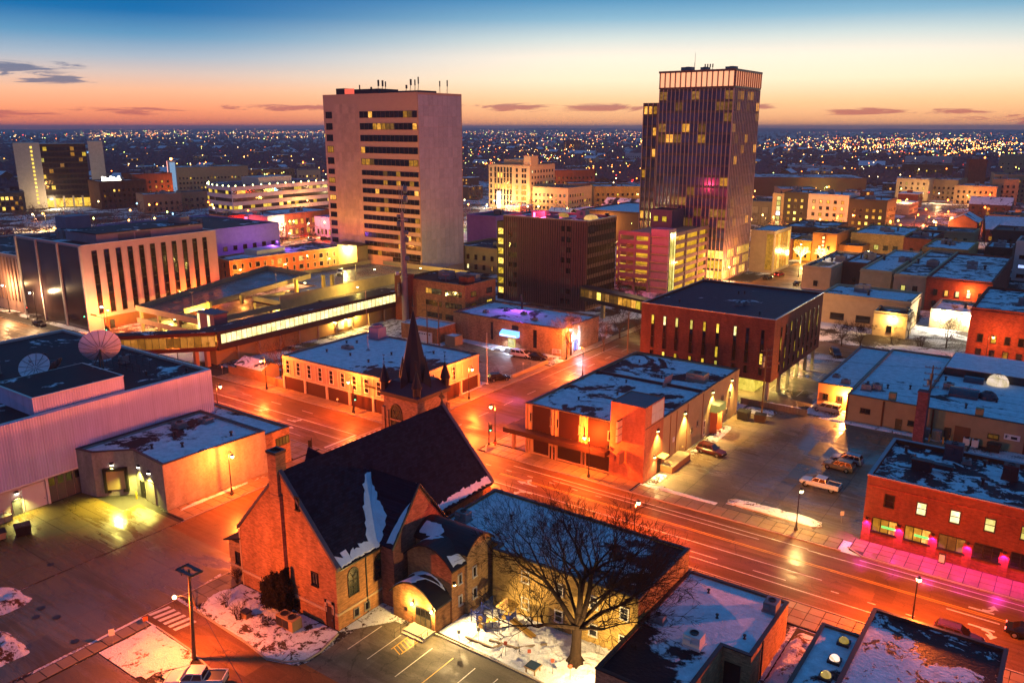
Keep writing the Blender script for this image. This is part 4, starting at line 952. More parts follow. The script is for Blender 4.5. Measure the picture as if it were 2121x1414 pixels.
# ---- two storey school wing and the low wing -----------------------------------------------
sch=building('parish_school','two storey yellow brick school wing with a flat roof half bare and half snow',[(-58.2,67.0),(-49.2,66.9),(-49.2,65.6),(-31.5,65.9),(-31.5,78.2),(-58.2,78.2)],6.95,B_CREAM,snowroof('school_roof','15171E',.85,.09,2.3,(-41,72,-.028,.012)),.2,.3,coping=M_DARKMETAL)
fs=FY(65.75,-49.2,-31.5)
for x in(-44.9,-40.6,-36.4,-32.9):window(sch,fs,x+49.2,4.3,1.0,1.35,M_GLASS,M_FRAMEW,nx=1,ny=2);window(sch,fs,x+49.2,1.1,1.0,1.35,M_GLASS,M_FRAMEW,nx=1,ny=2)
for x,y in((-45,75),(-38,72),(-52,73)):roof_vent(sch,x,y,6.75,.12,.5)
roof_unit(sch,-56.4,69.4,6.75,1.6,1.2,1.2)
lw=building('church_hall','low brick hall with a mostly snow covered flat roof and a notched corner',[(-31.4,57.3),(-23.2,57.3),(-23.2,67.2),(-20.4,67.2),(-20.4,78.3),(-31.4,78.3)],4.3,B_TAN,snowroof('hall_roof','15171E',.62,.11,5.2,(-27,66.5,.03,.02)),.16,.3,coping=M_DARKMETAL)
flw=FX(-20.4,67.2,78.3);fin=FY(67.2,-23.2,-20.4)
mb=MB();fin.slab(mb,.3,1.9,0,2.9,0,.05);part('recessed_door',mb,M_BLACK,lw);mb=MB();flw.slab(mb,3.1,3.3,0,4.2,0,.1);part('downpipe',mb,M_DARKMETAL,lw)
roof_unit(lw,-25.6,66.0,4.15,1.7,1.4,1.3,mat=M_WHITE);roof_unit(lw,-21.5,76.2,4.15,1.3,1.6,1.1);roof_unit(lw,-31.0+.9,67.6,4.15,1.4,.9,.8)
for x,y in((-25.5,71.6),(-22,69.8),(-28,75.5)):roof_vent(lw,x,y,4.15,.1,.45)
fl=Face((-31.4,67.2),(-31.4,57.3));mb=MB();fl.slab(mb,8.8,9.2,3.5,3.8,0,.3);o=part('flood_lamp',mb,M_DARKMETAL,lw);l=MB();fl.slab(l,8.8,9.2,3.4,3.5,.05,.3);part('lens',l,E_WHT,o);lamp_light('SPOT',fl.p(9.0,3.4,.6),2300,(1,.68,.26),.12,o,150,(-38,63.0,0),.5)
# ---- the two flat roofed shops at the lower right ----------------------------------------------
s1=building('small_shop','narrow flat roofed shop with three lit roof lights in its snow',rect(-16.4,50,-12.65,76.2),4.5,B_TAN,R_MOST,.16,.25,coping=M_DARKMETAL)
for y in(74.2,70.9,68.0,64.8):skylight_dome(s1,-13.9,y,4.34,1.1,lit('roof_light_glow','F0C898',.9,.4))
s2=building('corner_shop','wide flat roofed shop at the lower right corner with patchy snow',rect(-12.6,50,-1.0,80.2),5.5,B_BROWN,snowroof('corner_shop_roof','15171E',.56,.42,7.7,(-7.5,73,-.012,-.014)),.2,.28,coping=M_DARKMETAL)
# ---- low motel style office across the avenue --------------------------------------------------
mo=building('corner_office','two storey pale panelled office with a flat snowy roof behind the spire',rect(-131.8,104.5,-99.8,128.6),6.95,plain('pale_panel','A08A78',.75),snowroof('panel_office_roof','15171E',.66,.12,1.1,(-109,116,-.018,.01)),.2,.3,coping=M_DARKMETAL)
ff=FY(104.5,-131.8,-99.8);fr=FX(-99.8,104.5,128.6);PNL=plain('brown_wood_panel','3E2014',.6);PIL=plain('office_pilaster','B0A08E',.7)
mb=MB();ff.slab(mb,0,32,2.75,3.05,0,.18);fr.slab(mb,0,24.1,2.75,3.05,0,.18);ff.slab(mb,0,32,6.5,6.95,0,.14);fr.slab(mb,0,24.1,6.5,6.95,0,.14);part('belt_course',mb,PIL,mo)
for k in range(6):mb=MB();t=.0+k*6.36;ff.slab(mb,min(t,31.5),min(t,31.5)+.45,0,2.75,0,.3);part('pilaster',mb,PIL,mo)
for k in range(5):mb=MB();t=k*6.36;ff.slab(mb,t+.5,min(t+6.3,31.4),.05,2.7,0,.06);part('timber_panel',mb,PNL,mo)
for k in range(10):mb=MB();t=.1+k*3.2;ff.slab(mb,t-.08,t+.08,3.05,6.5,0,.09);part('rib',mb,PIL,mo)
for k in range(10):window(mo,ff,1.5+k*3.2,3.5,1.15,2.75,M_GLASS,M_FRAMEW,ny=3)
for k in range(5):mb=MB();t=k*5.95;fr.slab(mb,min(t,23.7),min(t,23.7)+.4,0,2.75,0,.3);part('pilaster',mb,PIL,mo)
for k in range(4):mb=MB();t=k*5.95;fr.slab(mb,t+.5,t+5.8,.05,2.7,0,.06);part('timber_panel',mb,PNL,mo)
for t,m_ in((12.9,L_YEL[0]),(15.8,M_GLASS),(9.5,M_GLASS),(6.4,M_GLASS)):window(mo,fr,t,3.5,1.15,2.75,m_,M_FRAMEW,ny=3)
for k in range(8):mb=MB();t=.1+k*3.1;fr.slab(mb,t-.08,t+.08,3.05,6.5,0,.09);part('rib',mb,PIL,mo)
roof_unit(mo,-125.3,116.4,6.75,2.4,1.2,.7);ct=MB();ct.box(-127.8,125.2,7.2,-125,127.8,9.4);ct.lathe([(1.0,9.4),(1.15,9.9),(1.05,9.9),(.9,9.45)],-126.4,126.5,12);ct.box(-128.2,124.8,7.0,-124.6,128.1,7.2);part('cooling_tower',ct,plain('cooling_tower_casing','8A7A90',.5),mo)
for x,y in((-131+2,119.6),(-127.1,112.2),(-114.5,118.3),(-114.4,111.6),(-121,113),(-127.3,121),(-108,124)):roof_vent(mo,x,y,6.75,.16,.55)
am=thing('radio_mast','thin whip mast standing on the snowy corner office roof','mast',(-120.9,118,6.75));mb=MB();mb.tube((-120.9,118,6.7),(-120.9,118,19.7),.07,.03,5);mb.lathe([(.5,6.75),(.2,7.1),(.08,7.3)],-120.9,118,8);part('pole',mb,M_STEEL,am)
# ---- hardware shop with the brick sign tower -----------------------------------------------------
hw=building('hardware_shop','long two storey shop with dark panels on its front and melting snow on its roof',rect(-71.7,104.9,-50.3,143.8),8.55,plain('shop_side_render','A89068',.8),snowroof('shop_roof','14161C',.58,.11,8.1),.3,.3,coping=M_DARKMETAL)
hf=FY(104.9,-71.7,-56.0);hs=FX(-50.3,104.9,143.8)
DP=plain('maroon_panel','2A0E0A',.65,.2,var=.3);PC=plain('shop_cream_pier','B8906A',.7)
for t0,t1 in((1.3,4.7),(6.4,10.1),(11.7,15.45)):mb=MB();hf.slab(mb,t0,t1,4.2,8.45,0,.1);part('dark_panel',mb,DP,hw)
for t0,t1 in((0,.15),(.6,.75),(5.1,5.35),(5.75,5.9),(10.6,10.8),(11.3,11.5)):mb=MB();hf.slab(mb,t0,t1,0,8.5,0,.22);part('pier',mb,PC,hw)
for t,z,m_ in((1.0-.05,5.6,M_GLASS),(5.0,5.6,M_GLASS),(6.1,5.6,M_GLASS),(10.3,5.4,L_YEL[0]),(11.1,5.4,M_GLASS),(15.5,5.6,M_GLASS)):window(hw,hf,t,z,.5,1.5,m_,M_FRAME)
cn_=MB();cn_.box(-75.2,103.2,3.35,-56.05,106.4,4.15);cn_.box(-74.9,106.4,3.35,-71.75,111.5,4.15);part('canopy',cn_,plain('canopy_dark','301812',.6),hw)
mb=MB();hf.slab(mb,1.5,4.4,.4,3.2,0,.06);part('shop_window',mb,DP,hw)
for t0,t1 in((6.2,10.6),(11.0,15.5)):
 mb=MB();hf.slab(mb,t0,t1,.45,2.9,0,.05);s_=part('shop_window',mb,glass('shop_glass','1C0E0A',.3,.3),hw);mb=MB();hf.slab(mb,t0-.1,t1+.1,.3,.45,0,.2);hf.slab(mb,t0-.1,t1+.1,2.9,3.05,0,.15);part('trim',mb,PC,s_)
door(hw,hf,5.2,.8,2.1,M_FRAMED);mb=MB();mb.box(-74.6,104.9,0,-74.1,105.4,3.35);mb.box(-73.0,109.6,0,-72.7,109.9,3.35);part('canopy_post',mb,PC,hw)
twr=MB();ringwall(twr,rect(-56.0,104.7,-50.25,111.2),0,12.0,11.85,.12);tb=part('sign_tower',twr,brick('peach_brick','B87450',var=.12),hw)
mb=MB();mb.face([(-55.9,104.8,11.9),(-50.35,104.8,11.9),(-50.35,111.1,11.9),(-55.9,111.1,11.9)]);part('tower_roof',mb,plain('tower_membrane','5E6468',.7),tb)
fts=FX(-50.25,104.7,111.2)
for i in range(3):
 for j in range(2):mb=MB();fts.slab(mb,2.15+i*1.35,3.42+i*1.35,8.9+j*1.5,10.34+j*1.5,0,.06);part('translucent_panel',mb,plain('panel_grey_white','B4B8BC',.4,var=.08),tb)
ftf=FY(104.7,-56.0,-50.25)
bs=MB()
for k in range(3):ftf.slab(bs,1.75,2.05,6.2+k*1.15,7.2+k*1.15,.1,1.5)
part('blade_sign',bs,plain('sign_face_pale','C8A898',.5),tb);bs=MB()
for k in range(4):ftf.slab(bs,1.8,2.0,6.0+k*1.15,6.18+k*1.15,0,1.45)
part('sign_bracket',bs,M_DARKMETAL,tb)
mb=MB();ftf.slab(mb,2.25,2.75,2.95,4.7,.3,2.0);part('box_sign',mb,plain('box_sign_brown','8A5840',.6),tb)
mb=MB();ftf.slab(mb,-.3,-.05,4.4,4.8,0,.6);part('flood_housing',mb,M_DARKMETAL,hw)
for t,z in((4.2,7.1),(14.4,7.0),(26.0,7.5),(35.0,7.4)):wallpack(hw,hs,t,z,(1,.62,.16),3000,emat=E_GRN,spot=100,aimout=.5)
wallpack(hw,hs,3.4,3.1,(1,.78,.3),600,emat=E_YEL,aimout=2.5,spot=150)
aw=MB();hs.slab(aw,4.3,6.2,2.75,2.9,0,1.4);part('door_canopy',aw,plain('canopy_cream','C8B070',.6),hw);door(hw,hs,5.2,1.0,2.1,M_DARKMETAL)
window(hw,hs,17.6,2.6,.9,1.0,M_GLASS,M_FRAME,sub=True);window(hw,hs,19.9,3.1,.7,1.0,M_GLASS,M_FRAME);window(hw,hs,23.0,.6,.8,2.6,M_GLASS,M_FRAMEW,ny=2);window(hw,hs,31.0,4.4,.9,1.2,M_GLASS,M_FRAME,nx=2);window(hw,hs,34.6,4.2,.8,1.4,M_GLASS,M_FRAME);window(hw,hs,33.5,1.2,.7,1.2,M_GLASS,M_FRAME)
mb=MB();hs.slab(mb,10.1,10.9,3.3,4.1,0,.05);part('wall_notice',mb,M_WHITE,hw)
for t in(9.0,11.3,15.6,22.0):mb=MB();hs.slab(mb,t,t+.07,0.2,8.3,0,.08);part('downpipe',mb,plain('rust_pipe','6A3A22',.6),hw)
mb=MB();hs.slab(mb,25.5,28.7,4.0,5.4,0,1.6);part('lit_sign_box',mb,lit('sign_cream_glow','F0E0B0',.75,.15),hw)
mb=MB();hs.slab(mb,25.8,26.0,0,4.0,0,1.2);hs.slab(mb,28.3,28.5,0,4.0,0,1.2);ent=part('porch',mb,plain('porch_orange_wall','B06A40',.7),hw);lamp_light('POINT',hs.p(27.1,3.6,.8),350,(1,.38,.10),.15,ent)
mb=MB();mb.box(-58,127.2,8.25,-50.6,127.5,8.75);part('roof_curb',mb,M_DARKMETAL,hw);mb=MB();mb.box(-71.3,127.2,8.25,-58,127.5,8.75);part('roof_curb',mb,M_DARKMETAL,hw)
roof_unit(hw,-54.2,133.4,8.25,3.4,2.4,1.5,mat=plain('tan_casing','8A8070',.6));mb=MB();mb.hexa([(-57.6,126.0,8.3),(-57.2,126.0,8.3),(-57.2,128.8,8.3),(-57.6,128.8,8.3)],[(-57.1,126.2,10.2),(-56.9,126.2,10.2),(-56.9,129.0,10.2),(-57.1,129.0,10.2)]);part('roof_panel',mb,plain('salmon_panel','A88478',.6),hw)
for x,y in((-62,118),(-66,112),(-60,131),(-68,138),(-55,116),(-64,125)):roof_vent(hw,x,y,8.25,.12,.5)
dk=thing('loading_ramp','low timber decked loading platform against the hardware shop wall','platform',(-49.2,114,0));mb=MB();mb.box(-50.2,110.6,0,-48.2,117.6,1.05);part('retaining_wall',mb,plain('platform_wall','9A6E40',.8),dk)
for k in range(12):mb=MB();mb.box(-50.2,110.6+k*.585,1.06,-48.1,111.16+k*.585,1.14);part('plank',mb,plain('platform_deck','94826A',.8,var=.4),dk)
mb=MB()
for y in(110.7,117.4):
 for x in(-50.0,-48.3):mb.tube((x,y,1.1),(x,y,2.0),.03,n=4)
 for z in(1.55,2.0):mb.tube((-50.0,y,z),(-48.3,y,z),.03,n=4)
part('rail',mb,plain('rail_yellow','A89050',.5),dk)
# ---- brown office on stilts -------------------------------------------------------------------------
OB=brick('dark_brown_brick','6A3E2E',var=.2)
of=thing('office_on_stilts','square brown brick office block raised over a car park on concrete posts','building',(-61.5,170,0))
poly=rect(-75.6,153.5,-47.4,186.4);mb=MB();ringwall(mb,poly,3.95,16.4,16.0,.4);part('wall',mb,OB,of)
mb=MB();mb.face([(-75.2,153.9,16.02),(-47.8,153.9,16.02),(-47.8,186,16.02),(-75.2,186,16.02)]);part('roof',mb,snowroof('office_roof','1E2A38',.2,.05,4.4),of)
mb=MB();mb.box(-75.7,153.4,16.4,-47.3,153.75,16.52);mb.box(-75.7,186.15,16.4,-47.3,186.5,16.52);mb.box(-75.7,153.75,16.4,-75.35,186.15,16.52);mb.box(-47.65,153.75,16.4,-47.3,186.15,16.52);part('coping',mb,M_STEEL,of)
mb=MB();mb.face([(-75.55,153.55,3.96),(-75.55,186.3,3.96),(-47.45,186.3,3.96),(-47.45,153.55,3.96)]);part('soffit',mb,M_CONC,of)
bf=FY(153.5,-75.6,-47.4);bs_=FX(-47.4,153.5,186.4)
for i,(x,zs)in enumerate([(-72.9,'1000'),(-70.2,'1001'),(-67.5,'1001'),(-64.3,'1001'),(-61.5,'1001'),(-58.7,'1011'),(-55.1,'1000'),(-52.6,'0000'),(-49.6,'0010')]):
 for j,c_ in enumerate(zs):z0_,hh=[(12.3,1.9),(9.6,2.6),(7.3,2.2),(5.2,1.4)][j];window(of,bf,x+75.6,z0_,.62,hh,L_YEL[R.choice((0,2,0))]if c_=='1' else M_GLASS,M_FRAMED,ft=.05)
for i in range(9):
 y=157.8+i*3.15
 for j in range(4):z0_,hh=[(12.3,1.9),(9.6,2.6),(7.3,2.2),(5.2,1.4)][j];window(of,bs_,y-153.5,z0_,.6,hh,L_YEL[0]if R.random()<.3 else M_GLASS,M_FRAMED,ft=.05)
for x in(-74.5,-65.5,-56.5,-48.2):
 for y in(154.4,161.4,167.5,173.6,179.6,185.4):mb=MB();mb.box(x-.3,y-.3,0,x+.3,y+.3,3.95);part('column',mb,M_CONC,of)
mb=MB();mb.box(-60,158,0,-52,166,3.94);part('lobby',mb,lit('lobby_glow','FFE070',1.2,.5,.8),of)
for x,y in((-50,164),(-50,172),(-50,180),(-60,156.5),(-68,164),(-53,156.0)):mb=MB();mb.box(x-.4,y-.2,3.85,x+.4,y+.2,3.94);o=part('soffit_lamp',mb,E_YEL,of);lamp_light('SPOT',(x,y,3.8),900,(1,.72,.18),.25,o,150,(x,y,0),.5)
for x,y in((-58.5,164.2),(-57.5,165.5)):roof_unit(of,x,y,16.0,1.4,.9,.7)
for x,y in((-63,176),(-62,177),(-52,158),(-70,160)):roof_vent(of,x,y,16.0,.14,.7)
# ---- long yellow shop row by the car park -------------------------------------------------------------
ys=building('shop_row','long low yellow rendered shop row with a wide snow covered roof and domes',rect(-32.6,151.5,14,190),5.0,P_TAN,snowroof('row_roof','181A20',.78,.06,6.6),.25,.3,coping=M_DARKMETAL)
yf=FY(151.5,-32.6,14)
for t,z,w_,h_,m_ in((3.3,2.0,1.7,.9,M_GLASS),(11.4,1.3,1.9,.9,M_GLASS),(23.6,1.7,1.6,.8,L_YEL[3]),(31,1.7,2.0,1.2,L_YEL[3])):window(ys,yf,t,z,w_,h_,m_,M_FRAMED,nx=2)
door(ys,yf,9.0,.9,2.0,plain('olive_door','5A4A28',.7));door(ys,yf,16.8,.9,2.1,M_DARKMETAL);door(ys,yf,19.0,2.2,2.7,plain('rusty_roller','6E4A2E',.7),name='roller_door',handle=False)
SGN=MB();yf.slab(SGN,25.1,27.4,2.0,2.95,0,.08);sg=part('wall_sign',SGN,M_WHITE,ys)
mb=MB();yf.slab(mb,25.3,25.5,2.25,2.75,.08,.1);yf.slab(mb,25.3,25.75,2.65,2.75,.08,.1);yf.slab(mb,25.3,25.65,2.45,2.53,.08,.1);yf.slab(mb,26.1,27.0,2.2,2.65,.08,.1);part('sign_mark',mb,M_BLACK,sg)
mb=MB()
for t in(0,6.1,9.9+1.6,14.1,28):yf.slab(mb,t,t+.3,0,4.9,0,.15)
part('buttress',mb,plain('brown_strip','5E3418',.7),ys)
for x,y in((-25.4,153.6),(-11.6,152.9)):mb=MB();mb.box(x-.6,y-.5,4.7,x+.6,y+.5,6.1);part('chimney',mb,plain('stucco_tan','9A8058',.8),ys)
def dome_roof(parent,x,y,z,r,h,n=12,mat=None,name='dome'):
 mb=MB();mb.lathe([(r,z),(r*.95,z+h*.35),(r*.78,z+h*.68),(r*.45,z+h*.92),(0,z+h)],x,y,n);d=part(name,mb,mat or M_DOME,parent);mb=MB()
 for k in range(6):a=math.pi*k/6;mb.path([(x+r*.98*math.cos(a)*s_,y+r*.98*math.sin(a)*s_,z+h*math.sqrt(max(0,1-s_*s_))+.04)for s_ in(-1,-.8,-.45,0,.45,.8,1)],.05,4)
 part('glazing_bar',mb,M_DARKMETAL,d);return d
dome_roof(ys,-11.0,174.5,4.9,1.9,2.0,mat=lit('dome_glow','E0C898',.7,.3));dome_roof(ys,-11.5,164,4.9,1.6,1.3,mat=plain('dome_dark','2C3844',.4))
def vault(parent,x0,x1,y,z,r,h,mat,name='vaulted_roof_light'):
 mb=MB();n=10
 for k in range(n):
  a0,a1=math.pi*k/n,math.pi*(k+1)/n;mb.face([(x0,y+r*math.cos(a0),z+h*math.sin(a0)),(x1,y+r*math.cos(a0),z+h*math.sin(a0)),(x1,y+r*math.cos(a1),z+h*math.sin(a1)),(x0,y+r*math.cos(a1),z+h*math.sin(a1))][::-1])
 for x in(x0,x1):mb.face([(x,y+r*math.cos(math.pi*k/n),z+h*math.sin(math.pi*k/n))for k in range(n+1)][::(1 if x==x0 else-1)])
 return part(name,mb,mat,parent)
vault(ys,-17.6,-12.9,163.6,4.85,2.0,1.3,plain('vault_glass','2A3440',.2,.6));vault(ys,-16.6,-13.2,174.2,4.85,1.5,.9,plain('vault_glass','2A3440',.2,.6))
mb=MB();mb.box(-20.4,176,4.8,13.6,189.6,6.3);rr=part('raised_roof',mb,M_DARKMETAL,ys);mb=MB();mb.box(-20.2,176.2,6.3,13.4,189.4,6.42);part('snow_cover',mb,R_FULL,rr)
for x,y in((-18.2,166.3),(-29,158),(-30.5,156.8),(-8,180)):roof_unit(ys,x,y,4.75,1.7,1.4,1.2)
for x,y in((-31,160),(-19.5,172),(-10,162.7),(-27.5,160),(-24,162),(-14,156)):roof_vent(ys,x,y,4.75,.15,.8)
mb=MB();mb.box(-20.9,151.6,4.76,-20.6,189,5.4);part('fire_wall',mb,M_DARKMETAL,ys)
ys2=building('end_shop','small orange lit end shop at the corner of the car park',rect(-39.2,156.9,-32.75,190),4.6,plain('peach_render','A8704A',.8),R_FULL,.25,.3,coping=M_DARKMETAL)
y2=FY(156.9,-39.2,-32.75)
for t in(1.5,4.2):window(ys2,y2,t,1.5,1.0,1.2,M_GLASS,M_FRAMED,nx=2)
roof_unit(ys2,-35,160,4.3,1.5,1.2,.9);roof_unit(ys2,-37.6,163.5,4.3,1.2,1.2,.6)
yp=Face((-32.75,151.5),(-32.75,156.9));mb=MB();y2.slab(mb,5.3,5.7,2.9,3.2,0,.3);o=part('wall_lamp',mb,E_SOD,ys2);lamp_light('POINT',y2.p(5.4,2.9,.9),2600,(1,.34,.06),.2,o)
# ---- red brick bar with pink lamps -----------------------------------------------------------------------
bar=building('brick_bar','two storey red brick bar lit by a row of magenta wall lamps',rect(-19.2,105.5,24,121.2),9.1,brick('bar_red_brick','66321E',var=.22),snowroof('bar_roof','161A22',.5,.3,9.3),.55,.35,coping=plain('bar_coping','8A8E96',.6))
bf_=FY(105.5,-19.2,24)
for k in range(8):window(bar,bf_,2.85+k*3.72,5.45,1.15,1.65,L_YEL[2]if k else M_GLASS,M_FRAMED,ny=2)
for k in range(8):
 mb=MB();t=1.2+k*3.85;bf_.slab(mb,t-.1,t+3.0,1.55,1.75,0,.12);part('sill',mb,M_FRAMED,bar)
 band(bar,bf_,t,t+2.9,1.75,1.9,3,lambda i,k=k:[L_YEL[1],L_YEL[1],L_YEL[3],M_GLASS,M_GLASS,M_GLASS,L_YEL[3],M_GLASS][k],M_FRAMED)
 if k<2:
  mb=MB();bf_.slab(mb,t+1.1,t+2.8,2.45,2.75,-.02,.05+.06);part('neon_tube',mb,emit('green_neon',(.03,.9,.16),1.1),bar)
for k in range(9):
 t=.55+k*3.85;mb=MB();bf_.slab(mb,t-.5,t+.5,.0,3.2,0,.1);pr=part('pier',mb,brick('pier_brick','8A3C30'),bar)
 mb=MB();bf_.slab(mb,t-.16,t+.16,3.2,3.42,.0,.3);l=part('wall_lamp',mb,M_BLACK,pr);lamp_light('SPOT',bf_.p(t,3.15,.38),240,PNK,.06,l,120,bf_.p(t,0,1.0),.4)
mb=MB();bf_.slab(mb,-.05,43.2,0,1.35,0,.06);bf_.slab(mb,0,43.2,7.75,7.9,0,.08);bf_.slab(mb,0,43.2,8.9,9.1,0,.1);part('brick_course',mb,brick('course_brick','7A3422'),bar)
sb=thing('sandwich_board','black framed menu board standing outside the second bar window','sign board',(-14.2+4.6,104.9,.13));mb=MB();mb.hexa([(-10.0,104.6,.13),(-9.2,104.6,.13),(-9.2,105.2,.13),(-10.0,105.2,.13)],[(-10.0,104.85,1.35),(-9.2,104.85,1.35),(-9.2,104.95,1.35),(-10.0,104.95,1.35)]);part('frame',mb,M_BLACK,sb);mb=MB();mb.hexa([(-9.9,104.62,.3),(-9.3,104.62,.3),(-9.3,104.66,.3),(-9.9,104.66,.3)],[(-9.9,104.81,1.2),(-9.3,104.81,1.2),(-9.3,104.85,1.2),(-9.9,104.85,1.2)]);part('poster',mb,plain('menu_paper','D8D0B8',.6),sb)
roof_unit(bar,-11.3,119.0,8.55,2.2,1.5,2.3,mat=plain('condenser','2A3440',.5));roof_unit(bar,-4.4,116.0,8.55,1.7,1.5,2.0,mat=plain('rusty_casing','5A2C2A',.6));roof_unit(bar,-9.6,118.4,8.55,1.0,.9,.7)
mb=MB();mb.box(-15.3,112.2,8.55,-12.9,113.0,9.9);mb.box(-12.9,112.4,9.2,-10.5,113.4,9.8);mb.box(-15.4,112.1,9.9,-12.8,113.1,10.0);part('duct',mb,plain('duct_dark','1E242C',.5),bar)
for x,y in((-15.6,114.9),(-7,112),(-17,118),(-7.5,118.6),(-2,112)):roof_vent(bar,x,y,8.55,.18,.9)
pc=thing('brick_chimney','tall square pink chimney rising between the bar and the shop row','chimney',(-19.4,146.5,0));mb=MB();mb.box(-20.3,145.7,0,-18.7,147.3,9.2);mb.box(-20.4,145.6,9.2,-18.6,147.4,9.4);part('stack',mb,brick('pink_brick','8A4A4E'),pc)
# ================================================================== middle distance
# ---- telephone building with slit windows ----------------------------------------
tl=building('telephone_exchange','pale six storey block with tall dark slit windows and three reflective side panels',rect(-247,107,-211.8,147),22.6,plain('pink_grey_stone','AE948E',.7,var=.1),R_LITTLE,.5,.4,coping=M_WHITE)
tf=FX(-211.8,107,147);tn=FY(107,-247,-211.8)
for i in range(11):
 t=3.2+i*3.28
 mb=MB();tf.slab(mb,t-.55,t+.55,4.2,21.0,.0,.03);w_=part('slit_window',mb,M_GLASS,tl)
 mb=MB()
 for k in range(7):tf.slab(mb,t-.55,t+.55,4.2+k*2.6,4.5+k*2.6,.031,.06)
 tf.slab(mb,t-.68,t-.55,4.2,21.0,0,.18);tf.slab(mb,t+.55,t+.68,4.2,21.0,0,.18);part('frame',mb,M_FRAMED,w_)
mb=MB();tf.slab(mb,4.0,30,0,3.2,0,.35);part('base_wall',mb,plain('brown_stone_base','7A5230',.7),tl);door(tl,tf,5.5,1.2,2.3,M_DARKMETAL,fd=.45)
MIR=plain('bronze_mirror_panel','3A2C2C',.16,.8,.0,var=.25,scale=.12)
for i in range(3):mb=MB();t=.9+i*11.6;tn.slab(mb,t,t+10.6,.2,22.0,0,.25);part('mirror_panel',mb,MIR,tl)
for i in range(4):mb=MB();t=.0+i*11.55;tn.slab(mb,min(t,34.6),min(t,34.6)+.55,0,22.5,0,.55);part('fin',mb,plain('fin_pale','A89C94',.5),tl)
mb=MB();mb.box(-231,113,22.1,-215,145,24.6);ph=part('penthouse',mb,plain('penthouse_wall','8A7C84',.7),tl);mb=MB();mb.box(-231.2,112.8,24.6,-214.8,145.2,24.8);part('penthouse_roof',mb,R_LITTLE,ph)
mb=MB()
for k in range(2):mb.box(-215.0,119+k*5,22.3,-214.85,123.4+k*5,24.2)
part('louvre',mb,plain('louvre_grey','5E5860',.6),ph)
mb=MB();mb.box(-244,117,22.1,-238,124,27.5);part('stair_head',mb,plain('stair_head_wall','7E7684',.6),tl);roof_unit(tl,-234,114,22.1,3.5,2.5,2.6);roof_unit(tl,-222,142,24.8,6,3,1.8);roof_unit(tl,-240,112,22.1,1.6,1.6,1.4)
wg=building('west_wing','pale four storey wing with vertical ribs beside the telephone exchange',rect(-300,107.5,-247.2,135),16.6,P_PINK,R_LITTLE,.4,.4,coping=M_WHITE)
mb=MB();g_=FY(107.5,-300,-247.2)
for k in range(26):g_.slab(mb,k*2.03,k*2.03+.3,3.2,15.8,0,.3)
part('rib',mb,plain('rib_dark','6A5048',.7),wg)
# ---- car park structure with ramps --------------------------------------------------
PK=plain('garage_concrete','A08A68',.75,var=.25);PD=wet('garage_deck','6A6258',.6,.5,.12,.3,crack=False)
pk=thing('parking_structure','open topped parking structure with sloping decks behind the corner office','parking garage',(-185,150,0))
mb=MB();mb.box(-201.5,114.3,2.6,-172.2,152,3.0);mb.box(-201.5,152,2.6,-163,205,3.0);mb.box(-172.2,118,2.6,-163,152,3.0);part('lower_deck',mb,PD,pk)
mb=MB();b=[(-201.5,114.3,5.9),(-188.5,114.3,5.9),(-191.5,164.5,8.2),(-213.5,166,8.2)];mb.hexa([(x,y,z-.4)for x,y,z in b],b)
mb.box(-211,166.2,5.0,-176.1,206,5.4);mb.box(-190.8,150.1,5.0,-176.1,166.1,5.4);mb.box(-176,150,5.4,-163,206,5.9);mb.box(-188.5,114.3,5.5,-172.4,119,5.9);mb.box(-186.2,139,5.4,-172.4,150,5.9);part('upper_deck',mb,PD,pk)
mb=MB();mb.box(-201.7,114.0,5.7,-172.3,114.3,7.1);mb.box(-201.7,114.0,2.5,-172.3,114.3,3.8)
for a,b_,za,zb in(((-201.6,114.2),(-213.6,166),5.7,8.1),((-213.6,166),(-191.6,164.6),8.1,8.1),((-191.4,164.4),(-188.4,119.4),7.9,5.5),((-211,166.4),(-208.2,206),5.2,5.2)):
 F_=Face(b_,a);q=[F_.p(0,0,0),F_.p(F_.L,0,0),F_.p(F_.L,0,-.3),F_.p(0,0,-.3)];zs=[zb,za,za,zb]
 mb.hexa([(x,y,z)for(x,y,_),z in zip(q,zs)],[(x,y,z+1.4)for(x,y,_),z in zip(q,zs)])
mb.box(-172.6,116.3,5.7,-172.3,137,7.0);mb.box(-172.4,137,5.4,-172.1,186,9.1);mb.box(-186.3,139,5.5,-172.4,139.3,7.2);mb.box(-186.5,139.3,5.0,-186.2,150,6.9);mb.box(-163.2,150,5.4,-162.9,205.5,7.2);mb.box(-201.5,205.7,5.6,-163,206,7.1)
part('parapet',mb,PK,pk)
for x,y in((-201,115),(-193,115),(-184,115),(-175,115),(-187,128),(-187,139.8),(-186,148),(-180,139.8),(-174,139.8)):mb=MB();mb.box(x-.35,y-.35,0,x+.35,y+.35,5.6);part('column',mb,PK,pk)
for x,y,h_ in((-187.8,126.5,7.6),(-187,136,7.9),(-181,122,6.9),(-187,155,9.3),(-185.5,164,9.6),(-178,152,7.7),(-183,165.2,9.8),(-177,190,7.6)):mb=MB();mb.box(x-.5,y-.35,5.5,x+.5,y+.35,h_);part('column_stub',mb,plain('stub_yellow','A08848',.7),pk)
mb=MB();mb.box(-172.3,112.6,0,-165.9,116.2,9.3);stt=part('stair_tower',mb,plain('stair_tower_wall','7C5A60',.7),pk);mb=MB();mb.box(-172.6,112.3,9.3,-165.6,116.5,9.6);part('stair_roof',mb,plain('stair_roof_blue','3C5866',.6),stt)
for x0,x1 in((-172.35,-171.6),(-168.4,-167.6)):mb=MB();mb.box(x0,112.5,1.5,x1,112.59,9.1);part('glazed_strip',mb,L_BRIGHT,stt)
